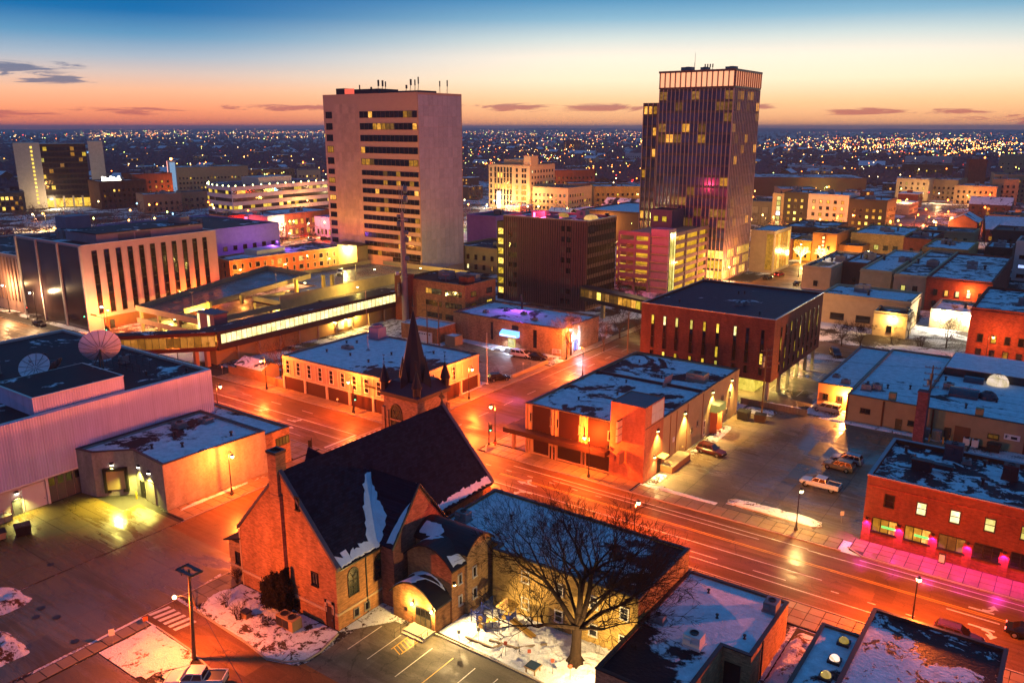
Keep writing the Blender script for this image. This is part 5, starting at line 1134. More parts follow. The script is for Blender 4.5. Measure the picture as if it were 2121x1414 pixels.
for x,y,z in((-187.5,121.5,6.3),(-187,148,7.6),(-196,166,8.9),(-178,170,8)):
 mb=MB();mb.tube((x,y,z-.4),(x,y,z+4.6),.09,.06,6);lp=part('light_mast',mb,M_STEEL,pk);mb=MB();mb.box(x-.9,y-.15,z+4.6,x+.9,y+.15,z+4.75);part('lamp_head',mb,M_DARKMETAL,lp)
for x,y,z,p_ in((-187,123,5.2,2500),(-193,118,5.2,1800),(-184,145,5.2,1400),(-180,180,9.5,3600),(-170,190,9.5,3600),(-182,154,9.0,1800),(-196,120,2.4,1200),(-182,119,2.4,1200),(-167,160,8.5,1500)):
 mb=MB();mb.box(x-.3,y-.15,z,x+.3,y+.15,z+.12);o=part('deck_lamp',mb,E_YEL,pk);lamp_light('POINT',(x,y,z-.25),p_,(1,.70,.14),.2,o)
# ---- glazed skyway along the car park and its bridge over the avenue -----------------------------
sw=thing('skyway','long glazed pedestrian skyway with a row of lit panes above a tan wall','skyway',(-159,135,0));SWX=-156.4
mb=MB();mb.box(-162.6,106.5,7.2,SWX+.1,166,7.9);mb.box(-162.4,106.5,3.6,SWX,166,4.9);mb.box(-162.6,106.5,4.9,-162.2,166,7.2);mb.box(SWX-.2,106.5,3.6,SWX+.15,107.3,7.6);part('deck_and_roof',mb,plain('skyway_bronze','3A2A20',.5),sw)
mb=MB();mb.box(-162.5,106.6,7.905,SWX,165.9,7.93);part('roof',mb,snowroof('skyway_roof','181C24',.25,.1,3.3),sw)
band(sw,FX(SWX-.02,107.3,166),.1,58.5,5.0,2.25,42,lambda i:L_BRIGHT,M_DARKMETAL,fd=.12)
mb=MB();mb.box(-162.4,106.8,0,-157.8,166,3.6);part('base_wall',mb,plain('skyway_tan_wall','A0804E',.8),sw)
for y in range(112,166,6):mb=MB();mb.box(SWX-.9,y,0,SWX-.5,y+.4,3.6);part('post',mb,PK,sw)
for y,z in((142,3.0),(146,3.2),(150,3.4)):mb=MB();mb.box(-157.78,y,z,-157.4,y+.3,z+.25);o=part('wall_lamp',mb,E_YEL,sw);lamp_light('POINT',(-156.9,y,z),700,YEL,.1,o)
mb=MB();mb.box(-157.79,143.4,.9,-157.6,145.4,3.0);mb.box(-157.79,147,.9,-157.6,149,3.0);part('dock_door',mb,M_WHITE,sw)
lamp_light('POINT',(-159.5,130,6.8),500,(1,.8,.4),.3,sw)
br=thing('skyway_bridge','enclosed steel truss footbridge crossing the avenue to the car park','footbridge',(-168,94,4));A,B=Vector((-181,80.5)),Vector((-156.6,106.3));F_=Face(A,B)
mb=MB();F_.slab(mb,0,F_.L,3.6,4.5,-3.4,0);F_.slab(mb,0,F_.L,7.1,7.9,-3.5,.1);part('deck_and_roof',mb,plain('bridge_brown','4A1C10',.5),br);mb=MB();F_.slab(mb,0,F_.L,7.9,7.95,-3.4,0);part('roof',mb,snowroof('bridge_roof','1A1C22',.3,.2,1.3),br)
mb=MB();n_=12
for k in range(n_):t0,t1=F_.L*k/n_,F_.L*(k+1)/n_;mb.tube(F_.p(t0,4.5,-.1),F_.p(t0,7.1,-.1),.07,n=4);(mb.tube(F_.p(t0,4.5,-.15),F_.p(t1,7.1,-.15),.09,n=4)if k%2 else mb.tube(F_.p(t0,7.1,-.15),F_.p(t1,4.5,-.15),.09,n=4))
part('truss',mb,plain('truss_cream','C8B078',.5),br)
band(br,F_,.1,F_.L-.2,4.55,2.5,24,lambda i:lit('bridge_pane','D88A34',.7,.55,.6),M_DARKMETAL,fd=.06)
mb=MB();F_.slab(mb,1,F_.L,4.6,7.0,-3.3,-3.2);part('back_wall',mb,L_YEL[1],br)
for x,y in((-158.3,104.9),(-160,103.2)):mb=MB();mb.box(x-.45,y-.45,0,x+.45,y+.45,3.6);part('pier',mb,plain('pier_orange_concrete','A87850',.7),br)
# ---- hotel tower -------------------------------------------------------------------------------------
HP=plain('hotel_precast','CC9C7C',.75,var=.06);HP2=plain('hotel_precast_side_lit','C4ACA6',.75,var=.06)  # second tint carries the pinker light on the side face
ht=building('hotel_tower','tall pinkish concrete hotel tower with long dark window bands on one side',rect(-235.5,213,-190,236.5),63.2,HP,plain('tower_roof_membrane','3A3438',.8),.6,.4,coping=HP)
hf_=FY(213,-235.5,-190);hr=FX(-190,213,236.5)
levels=[53.4+2.0-k*4.0+0 for k in range(5)];levels=[55.2,51.2,47.2,43.2,39.1]+[35.5-3.14*k for k in range(10)]+[4.9+.2]
for i,z in enumerate(levels[:15]):
 hh=2.2 if i<5 else 1.75
 litset={0:(2,10,11),1:(3,4,5,6,7,12),3:(0,),4:(0,1,2,11,12),5:(5,8),6:(5,8,11),7:(3,12),8:(5,),9:(3,5),10:(12,),11:(12,),12:(8,10,12),13:(8,12),14:(3,)}.get(i,())
 band(ht,hf_,18.4,45.2,z,hh,13,lambda j,s=litset:(L_YEL[R.choice((1,1,3))]if j in s else M_GLASS),plain('hotel_mullion','4A3A34',.6),fd=.12,mull=.1)
 window(ht,hf_,2.7,z,3.2,hh,L_YEL[1]if i in(3,6,8)else M_GLASS,M_FRAMED,nx=3)
# precast cladding panels, one by one
def panels(parent,face,t0,t1,z0,z1,nt,nz,mat,name='cladding_panel',gap=.07,th=.05,skip=None):
 w_,h_=(t1-t0)/nt,(z1-z0)/nz;mb=MB();mb.box(gap/2,-th,gap/2,w_-gap/2,0,h_-gap/2,bottom=True);me=mb.mesh(name,[mat])
 for i in range(nt):
  for j in range(nz):
   if skip and skip(i,j):continue
   place(name,me,parent,face.p(t0+i*w_,z0+j*h_),face.rot)
slabm=lambda c:slabmat('precast_'+c,c,.6)
panels(ht,hf_,5.2,17.6,3.3,60.0,8,17,slabm('CC9C7C'));panels(ht,hr,.4,23.1,3.3,62.6,9,17,slabm('C4ACA6'))  # one concrete in two tints: each face's light put into its colour
mb=MB();hf_.slab(mb,18,45.4,.1,3.2,0,.2);part('lobby_front',mb,plain('lobby_cream','C0A870',.6),ht);band(ht,hf_,32,44.8,5.2,2.0,9,lambda i:M_GLASS,M_FRAMED)
mb=MB();mb.box(-226,207.5,0,-216,212.9,10.6);pc_=part('stair_block',mb,plain('stair_block_cream','A89468',.7),ht);mb=MB();mb.box(-227,206.8,10.6,-215.2,213-.1,11.0);part('stair_block_roof',mb,M_DARKMETAL,pc_)
lamp_light('POINT',(-221,205.5,9.5),5500,(1,.72,.2),.3,pc_);mb=MB();mb.box(-221.2,205.4,9.7,-220.8,207.4,9.9);part('lamp_arm',mb,E_YEL,pc_)
mb=MB();mb.box(-229,222,62.7,-216,232,65.4);part('penthouse',mb,plain('hotel_penthouse','4A3C40',.7),ht);mb=MB();mb.box(-208,221,62.7,-196,230,64.3);part('penthouse',mb,plain('hotel_penthouse','4A3C40',.7),ht)
mb=MB();mb.box(-229.5,214,63.2,-225.2,218,65.4);part('sign_frame',mb,M_DARKMETAL,ht);mb=MB();mb.box(-225,213.9,63.4,-220.4,214.1,65.2);part('red_sign',mb,emit('red_sign_glow',(1,.12,.06),.9),ht)
def antenna(parent,x,y,z,h_,boxes=1):
 mb=MB();mb.tube((x,y,z),(x,y,z+h_),.08,.05,5);mb.tube((x-.6,y,z),(x,y,z+h_*.6),.04,n=4)
 for k in range(boxes):mb.box(x-.2+k*.3,y-.15,z+h_*.55,x+.12+k*.3,y+.15,z+h_)
 return part('antenna',mb,M_DARKMETAL,parent)
for x,h_ in((-218.5,3.2),(-213,2.4),(-209.5,4.6),(-207.5,4.4),(-206,4.0),(-196.5,2.6),(-194.5,4.4),(-192.5,4.2),(-191,5.0)):antenna(ht,x,215,63.2,h_,R.choice((1,2)))
antenna(ht,-191,230,63.2,4.6);antenna(ht,-191,226,63.2,4.2)
# ---- glass curtain tower of vertical fins ----------------------------------------------------------------
BX0,BX1,BY0,BY1,BZ=-131.0,-104.3,273.4,298,70.2
b9=thing('glass_office_tower','tallest tower with slim vertical fins and a glowing crown','tower',(-118,286,0))
DG=glass('tower_glass','383C60',.12,1.0)
mb=MB();mb.box(BX0,BY0,0,BX1,BY1,65.2);part('core',mb,plain('tower_spandrel','4A3C44',.5),b9)
mb=MB();mb.box(BX0,BY0,65.2,BX1,BY1,70.0);part('crown',mb,emit('crown_glow',(1.0,.40,.20),1.1),b9)
mb=MB();mb.box(BX0-.5,BY0-.5,70.0,BX1+.5,BY1+.5,70.7);mb.box(BX0-.3,BY0-.3,64.7,BX1+.3,BY1+.3,65.3);part('crown_rim',mb,plain('bronze','6A4C3C',.4,.5),b9)
mb=MB()
for x in[BX0+(BX1-BX0)*k/14 for k in range(15)]:
 for y in(BY0-.28,):mb.box(x-.14,y-.3,65.3,x+.14,y+.28,70.0)
for y in[BY0+(BY1-BY0)*k/12 for k in range(13)]:mb.box(BX1,y-.14,65.3,BX1+.5,y+.14,70.0)
part('crown_fin',mb,plain('bronze_fin','A07058',.4),b9)
bfr,bsr=FY(BY0,BX0,BX1),FX(BX1,BY0,BY1)
finm=plain('fin_bronze','BC988C',.4,.5)
mb=MB();mb.box(-.12,-.32,0,.12,0,64.6);fin_me=mb.mesh('fin',[finm])
for k in range(19):place('fin',fin_me,b9,bfr.p((BX1-BX0)*k/18,0.0),0)
for k in range(17):place('fin',fin_me,b9,bsr.p((BY1-BY0)*k/16,0.0),bsr.rot)
for fl_ in range(18):
 z=.6+fl_*3.56;lower=fl_<3
 for fc,L_,nn in((bfr,BX1-BX0,9),(bsr,BY1-BY0,8)):
  for k in range(nn):
   p_=.85 if lower else(.5 if fl_ in(4,5,6)and fc is bfr else(.5 if fl_>=16 and(k in(0,8,7)or fc is bsr)else .13))
   w_=L_/nn-.35;m_=(L_YEL[0]if lower else R.choice((L_YEL[1],L_YEL[3],L_YEL[3])))if R.random()<p_ else DG
   key=('b9',round(w_,2))
   if key not in WM:q=MB();q.box(-w_/2,-.06,0,w_/2,0,2.7);WM[key]=q.mesh('window',[M_GLASS])
   place('window',WM[key],b9,fc.p((k+.5)*L_/nn,z),fc.rot,[m_])
for x,y,a,h_ in((-124,280,4,2),(-118,281,2.5,1.8),(-107,277,3.5,1.4),(-128,284,2,1)):roof_unit(b9,x,y,70.2,a,2.4,h_)
antenna(b9,-121.0,279,70.2,6.5,0)
for k in range(4):antenna(b9,-115.5+k*.9,275,70.2,2.4)
wg9=building('tower_side_wing','slender lower wing with lit top windows attached to the fin tower',rect(-139,277,-131.1,296),60.4,plain('tower_spandrel','2A2024',.5),M_DARKMETAL,.4,.4)
wf=FY(277,-139,-131.1)
for k in range(5):place('fin',fin_me,wg9,wf.p(.2+k*1.85,-4.2),0)
for fl_ in range(16):
 for k in range(4):window(wg9,wf,1.1+k*1.85,1+fl_*3.7,1.4,2.8,L_YEL[1]if(fl_==15 or R.random()<.12)else DG,M_FRAMED,sub=False)
# lower glass and stone corner block by the downtown crossing
lb=building('glass_corner_block','cream framed glass corner block lit from inside behind the fin tower',rect(-104,299,-95,318),15.5,P_CREAM,R_MOST,.4,.3)
band(lb,FX(-95,299,318),1,18,1,13.4,6,lambda i:L_YEL[1],P_CREAM);band(lb,FY(299,-104,-95),6,8.6,1,13.4,1,lambda i:L_YEL[1],P_CREAM)
# ---- brown gridded office tower ------------------------------------------------------------------------------
gt=building('gridded_office_tower','brown nine storey office block wrapped in dark vertical strips with a yellow lit stair',rect(-147.6,203.2,-118.2,220.5),26.2,plain('brown_grid_panel','6E5048',.6),R_HALF,.5,.35,coping=M_STEEL)
gf,gs=FY(203.2,-147.6,-118.2),FX(-118.2,203.2,220.5)
mb=MB();mb.box(-.05,-.22,0,.05,0,25.2);strip_me=mb.mesh('vertical_strip',[plain('dark_strip','1E1412',.5)])
for k in range(37):place('vertical_strip',strip_me,gt,gf.p(.3+k*.8,.6),0)
for k in range(18):place('vertical_strip',strip_me,gt,gs.p(.3+k*.98,.6),gs.rot)
for fl_ in range(8):
 z=1.4+fl_*3.05
 for t in(2.6,4.4,21.4,23.4):window(gt,gf,t,z,1.5,1.7,R.choice([M_GLASS,M_GLASS,plain('blind_grey','6E6050',.6)]),plain('brown_grid_panel','4A3228',.6),sub=True,fd=.06)
 mb=MB();gs.slab(mb,.3,17,z,z+1.9,0,.05);part('glass_band',mb,M_GLASS,gt)
mb=MB();gs.slab(mb,1.5,4.2,22.4,24.9,.05,.09);part('window',mb,M_GLASS,gt)
stb=building('stair_wing','narrow stair wing with six yellow lit windows beside the gridded tower',rect(-150.6,204,-147.7,212),24.2,plain('dark_olive_brick','3E3420',.7),M_DARKMETAL,.3,.3)
for k in range(7):
 f_=window(stb,FY(204,-150.6,-147.7),1.45,2.0+k*3.05,2.1,1.9,L_YEL[0],M_FRAMED,nx=1);mb=MB();mb.tube((-150.4,203.85,2.1+k*3.05),(-148.3,203.85,3.8+k*3.05),.09,n=4);part('stair_string',mb,M_DARKMETAL,stb)
for x,y,a,h_ in((-140,212,5,1.6),(-133,208,3,1.1),(-126,214,3,2.4)):roof_unit(gt,x,y,25.7,a,2.5,h_)
dome_roof(gt,-133,214,25.7,1.8,1.3,mat=lit('dome_amber','F0B860',.8,.3));dome_roof(gt,-122,212,25.7,2.2,1.5,mat=lit('dome_amber','F0B860',.8,.3))
rl=MB();rl.box(-139.2,207.0,25.8,-138.8,207.4,27.2);o=part('beacon',rl,emit('magenta_beacon',(1,.08,.25),9),gt);lamp_light('POINT',(-137,208.5,28.2),1200,(1,.04,.12),.2,o)
# ---- red lit parking ramp ------------------------------------------------------------------------------------------
rp=thing('parking_ramp','seven level parking ramp with red lit side and glowing yellow decks','parking garage',(-119,260,0));RC=plain('ramp_precast','7E6468',.7);RX0,RX1,RY0,RY1=-127.5,-110,240,272.8
mb=MB();mb.box(RX0+1.2,RY0+9,0,RX1-1.2,RY1,18.0);part('core',mb,lit('deck_interior','F8B840',1.7,.6,.25),rp)
for k in range(7):
 z=2.0+k*2.72;mb=MB();mb.box(RX0,RY0,z-.25,RX1,RY1,z);part('deck',mb,PK,rp)
 mb=MB();mb.box(RX0,RY0-.15,z-.3,RX1-6.3,RY0+.15,z+1.0);mb.box(RX1-.15,RY0+6,z-.3,RX1+.15,RY1,z+.9);part('spandrel',mb,RC,rp)
 if k<6:
  for x in(-124.5,-119):mb=MB();mb.box(x,RY0+3,z+2.25,x+1.4,RY0+3.3,z+2.42);part('deck_lamp',mb,E_YEL,rp)
  lamp_light('POINT',(-121.5,RY0+3.5,z+2.0),420,(1,.6,.14),.3,rp);lamp_light('POINT',(RX1-3.5,256+(k%2)*8,z+2.0),420,(1,.72,.2),.3,rp)
for x,y in((RX0+.3,RY0),(-121.5,RY0),(-116.4,RY0),(RX1,RY0+14),(RX1,RY0+24),(RX1,RY1-.4)):mb=MB();mb.box(x-.35,y-.3,0,x+.35,y+.3,18.4);part('column',mb,RC,rp)
mb=MB();mb.box(-116.2,240.6,0,-110,246,20.6);tw_=part('stair_tower',mb,plain('stair_tower_cladding','9A7484',.6),rp)
band(tw_ if False else rp,FX(-109.99,240.6,246),1.0,5.2,.6,19.0,4,lambda i:lit('stair_glass','FFF0A0',1.2,.5,.9),M_DARKMETAL)
mb=MB();mb.box(-131.5,246,0,-127.6,270,14.5);part('side_bay',mb,plain('side_bay_pink','8A4A54',.7),rp)
for k in range(5):mb=MB();mb.box(-131.2,245.94,1.2+k*2.7,-127.8,245.99,2.3+k*2.7);part('opening',mb,L_YEL[0],rp)
fl_p=thing('pink_floodlight','magenta floodlight washing the side of the parking ramp','floodlight',(-121,224,26.2));mb=MB();mb.box(-121.5,219.6,26.2,-120.5,220.2,26.9);part('housing',mb,M_DARKMETAL,fl_p);lamp_light('SPOT',(-121,221.2,26.8),3800,(1,.03,.05),.3,fl_p,110,(-119,240,9),.5)
el_=building('lift_house','purple grey lift house with two bright yellow windows above the ramp',rect(-127,262,-119,272),24.6,plain('lift_house_wall','6A5460',.7),M_DARKMETAL,.3,.3)
for t in(2.0,5.2):window(el_,FY(262,-127,-119),t,20.6,1.8,1.8,L_YEL[0],M_FRAMED)
# ---- four storey brick offices with a red side wall -----------------------------------------------------------------
b4=building('brick_offices','four storey orange brick offices with ribbon windows and a red lit end wall',rect(-155.5,166.5,-133.5,180),11.6,B_ORANGE,R_LITTLE,.4,.3,coping=M_DARKMETAL)
f4=FY(166.5,-155.5,-133.5)
for z in(1.6,4.9,8.2):
 for t in(8.2,14.6+.6):band(b4,f4,t,t+5.6,z,1.5,5,lambda i,z=z,t=t:L_YEL[1]if(z>8 and t<9 and i<2)else M_GLASS,M_FRAMED)
 window(b4,f4,1.6,z,1.0,1.5,L_YEL[0],M_FRAMED)
f4r=FX(-133.5,166.5,180)
for z in(1.6,4.9,8.2):window(b4,f4r,3.5,z,2.2,1.4,L_YEL[3],M_FRAMED,nx=3);window(b4,f4r,10.5,z,2.4,1.4,L_YEL[0]if z<6 else M_GLASS,M_FRAMED,nx=3)
mb=MB();mb.box(-156.5,164,0,-152,167,12.8);part('stair_block',mb,B_RED,b4);roof_unit(b4,-146,174,11.2,4,2.5,2.2);roof_unit(b4,-140,176,11.2,7,2,1.8);mb=MB();mb.box(-138,169.5,11.2,-135,172.5,13.2);part('brick_box',mb,B_RED,b4)
mb=MB();mb.lathe([(.1,11.2),(.1,12.6),(1.0,13.2),(.1,13.0)],-143,170,10);part('small_dish',mb,plain('dish_pinkish','8A6A74',.5),b4)
# low bank with blue awning and purple snow
bk=building('low_clinic','low tan brick clinic with purple tinted snow and a blue lit awning',rect(-130.5,157.8,-97.8,175),6.6,B_TAN,R_MOST,.4,.3,coping=M_DARKMETAL)
fb=FY(157.8,-130.5,-97.8);mb=MB();p_=[fb.p(15.4,3.1,0),fb.p(20.6,3.1,0),fb.p(20.6,3.1,1.1),fb.p(15.4,3.1,1.1)]
mb.hexa([fb.p(15.4,2.9,1.2),fb.p(20.6,2.9,1.2),fb.p(20.6,2.9,0),fb.p(15.4,2.9,0)],[fb.p(15.4,3.5,1.2),fb.p(20.6,3.5,1.2),fb.p(20.6,4.3,0),fb.p(15.4,4.3,0)]);aw_=part('awning',mb,E_BLUE,bk)
mb=MB()
for r_ in range(2):
 t=15.7
 while t<20.2:wd=R.uniform(.12,.3);fb.slab(mb,t,t+wd,3.0+r_*.24,3.14+r_*.24,1.2,1.22);t+=wd+.1
part('lettering',mb,emit('awning_letter_glow',(.75,.85,1),2.5),aw_)
lamp_light('SPOT',fb.p(18,2.7,.8),900,(.75,.8,1),.3,aw_,150,fb.p(18,0,2.0),.6)
door(bk,fb,18.3,2.0,2.2,L_YEL[2],handle=False);mb=MB();fb.slab(mb,18.4,20.2,4.5,5.7,0,.06);part('louvre',mb,M_DARKMETAL,bk);mb=MB();fb.slab(mb,24.6,25.6,1,5.4,0,.06);fb.slab(mb,12.0,12.6,1.2,5.6,0,.06);part('slot_window',mb,M_GLASS,bk)
fbr=FX(-97.8,157.8,175);mb=MB();fbr.slab(mb,3.0,4.4,0,6.2,.0,.5);fbr.slab(mb,7.0,7.4,0,6.2,0,.5);part('fin',mb,P_WHITE,bk);band(bk,fbr,4.5,6.9,.3,2.6,3,lambda i:lit('clinic_blue_glow','8090FF',.9,.3),M_FRAMED)
lamp_light('POINT',fbr.p(5.6,3.4,1.6),500,(.75,.8,1),.2,bk)
for x,y in((-124,163),(-115,167),(-109,163),(-121,168)):roof_unit(bk,x,y,6.2,1.2,1,.7)
pl=thing('purple_uplight','violet floodlight tinting the snow on the low clinic roof','floodlight',(-119,170,6.4));mb=MB();mb.box(-119.2,171.8,6.2,-118.8,172.2,9.8);part('post',mb,M_DARKMETAL,pl);mb=MB();mb.box(-119.3,171.3,9.8,-118.7,171.9,10.1);part('housing',mb,M_DARKMETAL,pl);lamp_light('SPOT',(-119,171.2,9.9),420,(.5,.08,1),.2,pl,160,(-117,163,6.2),.6)
ga=building('brick_garage','small orange brick garage with a white sectional door',rect(-141.2,149.8,-129.2,157),3.9,B_ORANGE,R_FULL,.2,.25,coping=M_WHITE)
door(ga,FY(149.8,-141.2,-129.2),8.0,4.6,2.5,M_WHITE,name='sectional_door',handle=False);mb=MB();
for k in range(5):FY(149.8,-141.2,-129.2).slab(mb,6.1+k*.8,6.6+k*.8,1.9,2.15,.085,.1)
part('door_light',mb,M_GLASS,ga);window(ga,FY(149.8,-141.2,-129.2),4.2,1,.8,1.4,L_YEL[0],M_FRAMED)
st2=building('utility_hut','tiny tan utility hut standing beside the brick garage',rect(-127.4,150.6,-124.2,153.6),2.4,P_TAN,R_FULL,.12,.15)
# long brick row behind the car park structure
rb=building('brick_row','long three storey orange brick row behind the parking structure',[(-241.7,166.6),(-230.6,164.2),(-225.6,210),(-244,212)],9.5,brick('row_orange_brick','9A5A34'),R_HALF,.4,.35,coping=P_CREAM)
rf_=Face((-230.6,164.2),(-225.6,210))
for zi,z in enumerate((1.4,4.2,7.1)):
 for k in range(16):window(rb,rf_,1.8+k*2.85,z-.6,.9 if k%3 else 1.7,1.7,L_YEL[2]if R.random()<.12 else M_GLASS,M_FRAME,sub=False)
rl_=Face((-241.7,166.6),(-230.6,164.2))
for z in(1.2,4.0,6.9):
 for t in(2.5,7.5):window(rb,rl_,t,z,.8,1.8,M_GLASS,M_FRAMED,sub=False)
mb=MB();mb.box(-241,178,9.1,-234,190,11.0);part('penthouse',mb,P_WHITE,rb)
# shed and fence by the avenue, west of the corner office
sh=thing('garden_shed','small gabled shed with snow on its roof behind a plank fence','shed',(-143.8,107,0));mb=MB();mb.box(-148.0,104.9,0,-139.6,109.6,2.3);mb.face([(-139.6,104.9,2.3),(-139.6,109.6,2.3),(-139.6,107.25,3.5)]);mb.face([(-148.0,109.6,2.3),(-148.0,104.9,2.3),(-148.0,107.25,3.5)]);part('wall',mb,P_TAN,sh)
mb=MB();mb.hexa([(-148.3,104.6,2.2),(-139.3,104.6,2.2),(-139.3,107.25,3.52),(-148.3,107.25,3.52)],[(-148.3,104.6,2.35),(-139.3,104.6,2.35),(-139.3,107.25,3.67),(-148.3,107.25,3.67)]);mb.hexa([(-148.3,107.25,3.52),(-139.3,107.25,3.52),(-139.3,109.9,2.2),(-148.3,109.9,2.2)],[(-148.3,107.25,3.67),(-139.3,107.25,3.67),(-139.3,109.9,2.35),(-148.3,109.9,2.35)]);part('roof',mb,SNOWR[5],sh)
fe=thing('plank_fence','long vertical plank fence lit orange along the avenue pavement','fence',(-141,103.6,0));mb=MB();mb.box(0,0,0,.25,.04,1.75);fm=mb.mesh('plank',[plain('fence_plank','96704C',.8,var=.4)])
for k in range(66):o=place('plank',fm,fe,(-150+k*.275,104.2+R.uniform(-.01,.01),.05+R.uniform(-.03,.03)))
mb=MB()
for z in(.4,1.4):mb.box(-150,104.25,z,-131.9,104.32,z+.1)
part('rail',mb,plain('fence_plank','96704C',.8),fe)
# bridge beside the brown office, over the cross street
b2=thing('office_skyway','dark covered footbridge with lit panes crossing to the brown office','footbridge',(-95,196,4));F_=Face((-118,199.5),(-75.8,187));mb=MB();F_.slab(mb,0,F_.L,4.2,5.2,-3.2,0);F_.slab(mb,0,F_.L,7.6,8.1,-3.3,.1);part('deck_and_roof',mb,plain('bridge_dark','261E22',.5),b2);band(b2,F_,.4,F_.L-.4,5.25,2.3,26,lambda i:L_YEL[R.choice((1,3,3,0))],M_DARKMETAL)
for t in(8,24):mb=MB();q=F_.p(t,0,-1.6);mb.box(q[0]-.5,q[1]-.5,0,q[0]+.5,q[1]+.5,4.2);part('pier',mb,PK,b2)
# low wall and railings round the motel car park
gw=thing('car_park_wall','low concrete wall and railing along the street beside the dark car park','wall',(-97.5,144,0));mb=MB();mb.box(-97.6,137.0,0,-97.2,151,.8);part('base',mb,PK,gw);mb=MB()
for k in range(9):mb.tube((-98.3,131+k*1.8,0),(-98.3,131+k*1.8,1.6),.03,n=4)
for z in(.9,1.6):mb.tube((-98.3,131,z),(-98.3,145.4,z),.03,n=4)
part('railing',mb,M_DARKMETAL,gw)
wf_=thing('board_wall','low timber board wall at the far end of the avenue car park','fence',(-45,149.2,0));mb=MB();mb.box(0,0,0,.55,.08,1.25);fm2=mb.mesh('board',[plain('grey_board','7A6A50',.8,var=.3)])
for k in range(22):place('board',fm2,wf_,(-51.6+k*.58,149.3,.02))
# ================================================================== background buildings
def box_rot(cx,cy_,w,d,ang):
 c,s_=math.cos(rad(ang)),math.sin(rad(ang));return[(cx+x*c-y*s_,cy_+x*s_+y*c)for x,y in((-w/2,0),(w/2,0),(w/2,d),(-w/2,d))]
def winrows(root,face,h,fl=3.4,gap=3.0,w=1.3,wh=1.6,p=.25,z0=1.2,mats=None,frame=None,dark=None,maxn=60,margin=1.2):
 nz=max(1,int((h-z0-.8)/fl));nt=max(1,int((face.L-margin*2)/gap));cnt=0
 for j in range(nz):
  for i in range(nt):
   if cnt>=maxn:return
   window(root,face,margin+(i+.5)*(face.L-2*margin)/nt,z0+j*fl,w,wh,(R.choice(mats or L_YEL)if R.random()<p else(dark or M_GLASS)),frame or M_FRAMED,sub=False,fd=.15,ft=.12);cnt+=1
def bgb(name,label,poly,h,wall,roof=None,wins=None,rw=None,units=1,group=None,cop=None):
 """a background building: parapet walls, roof, windows on the two faces that show, plant on the roof"""
 poly=ccw(poly);b=building(name,label,poly,h,wall,roof or R.choice((R_HALF,R_LITTLE,R_THIN,R_HALF)),.6,.5,coping=cop,group=group)
 if wins is None and rw is None and h<13 and h>6:wins=dict(p=.15,gap=3.4,fl=3.6,w=1.2,wh=1.7,maxn=18)
 if wins is not None:winrows(b,Face(poly[0],poly[1]),h,**wins)
 if rw is not None:winrows(b,Face(poly[1],poly[2]),h,**rw)
 cx=sum(p[0]for p in poly)/4;cy_=sum(p[1]for p in poly)/4
 mb=MB()
 for q0,q1 in zip(poly,poly[1:]+poly[:1]):F_=Face(q0,q1);F_.slab(mb,0,F_.L,h-.9,h-.6,0,.22)
 part('cornice',mb,wall,b)
 for k in range(2):roof_vent(b,cx+R.uniform(-4,4),cy_+R.uniform(-4,4),h-.6,.3,1.4)
 for k in range(units):roof_unit(b,cx+R.uniform(-4,4),cy_+R.uniform(-4,4),h-.6,R.uniform(2,4),R.uniform(1.5,2.5),R.uniform(1.2,2.4))
 return b
Wd=dict
bgb('purple_lit_block','violet washed white office block behind the telephone exchange',rect(-303,160,-255,205),17,plain('violet_wash_render','8A78A0',.7),R_LITTLE,Wd(p=.15,gap=5,fl=3.8,w=1.8,maxn=20),Wd(p=.2,gap=4.2,fl=3.8,w=1.6,maxn=36),3)  # white wall; the violet wash is also put into its colour
bgb('stucco_stair_head','pale plant room rising above the flat roof beside the violet block',rect(-268,158,-258,168),20.5,P_WHITE,R_LITTLE,None,None,0)
wo=building('white_office','white banded office building with lamps along its roof edge',[(-452,312),(-437,300),(-424,296),(-405,294),(-405,372),(-452,372)],19,plain('lilac_white','B8A8BC',.7),R_LITTLE,.6,.5,coping=P_WHITE)
for a,b_ in(((-452,312),(-437,300)),((-437,300),(-424,296)),((-424,296),(-405,294)),((-405,294),(-405,372))):
 fc=Face(a,b_);n_=max(3,int(fc.L/3))
 for j in range(4):band(wo,fc,.5,fc.L-.5,2.0+j*4.3,2.0,n_,(lambda i,j=j:L_YEL[0]if R.random()<(.45 if j in(1,3)else .06)else M_GLASS),M_FRAMED)
 for k in range(max(2,int(fc.L/6))):mb=MB();q=fc.p((k+.5)*fc.L/max(2,int(fc.L/6)),19.2,-.2);mb.lathe([(.01,19.1),(.3,19.4),(.3,19.7),(.01,20)],q[0],q[1],6);part('roof_lamp',mb,E_GRN,wo)
mb=MB();mb.box(-430,320,18.4,-414,345,23);part('penthouse',mb,P_WHITE,wo)
uv=thing('violet_floodlight','violet floodlight washing the office block behind the exchange','floodlight',(-240,190,11));mb=MB();mb.tube((-240,192,8.5),(-240,192,12),.1,n=5);part('post',mb,M_DARKMETAL,uv);mb=MB();mb.box(-240.4,191.6,12,-239.6,192.4,12.5);part('housing',mb,M_DARKMETAL,uv);lamp_light('POINT',(-240.8,190.8,11.6),900,(.42,.10,1),.3,uv)
rt=bgb('red_lit_theatre','small red lit theatre front with a glass bay and a vertical sign',rect(-350,240,-335.5,250.5),11.5,plain('theatre_red','A04038',.6),R_LITTLE,None,None,1);fcx=FX(-335.5,240,250.5)
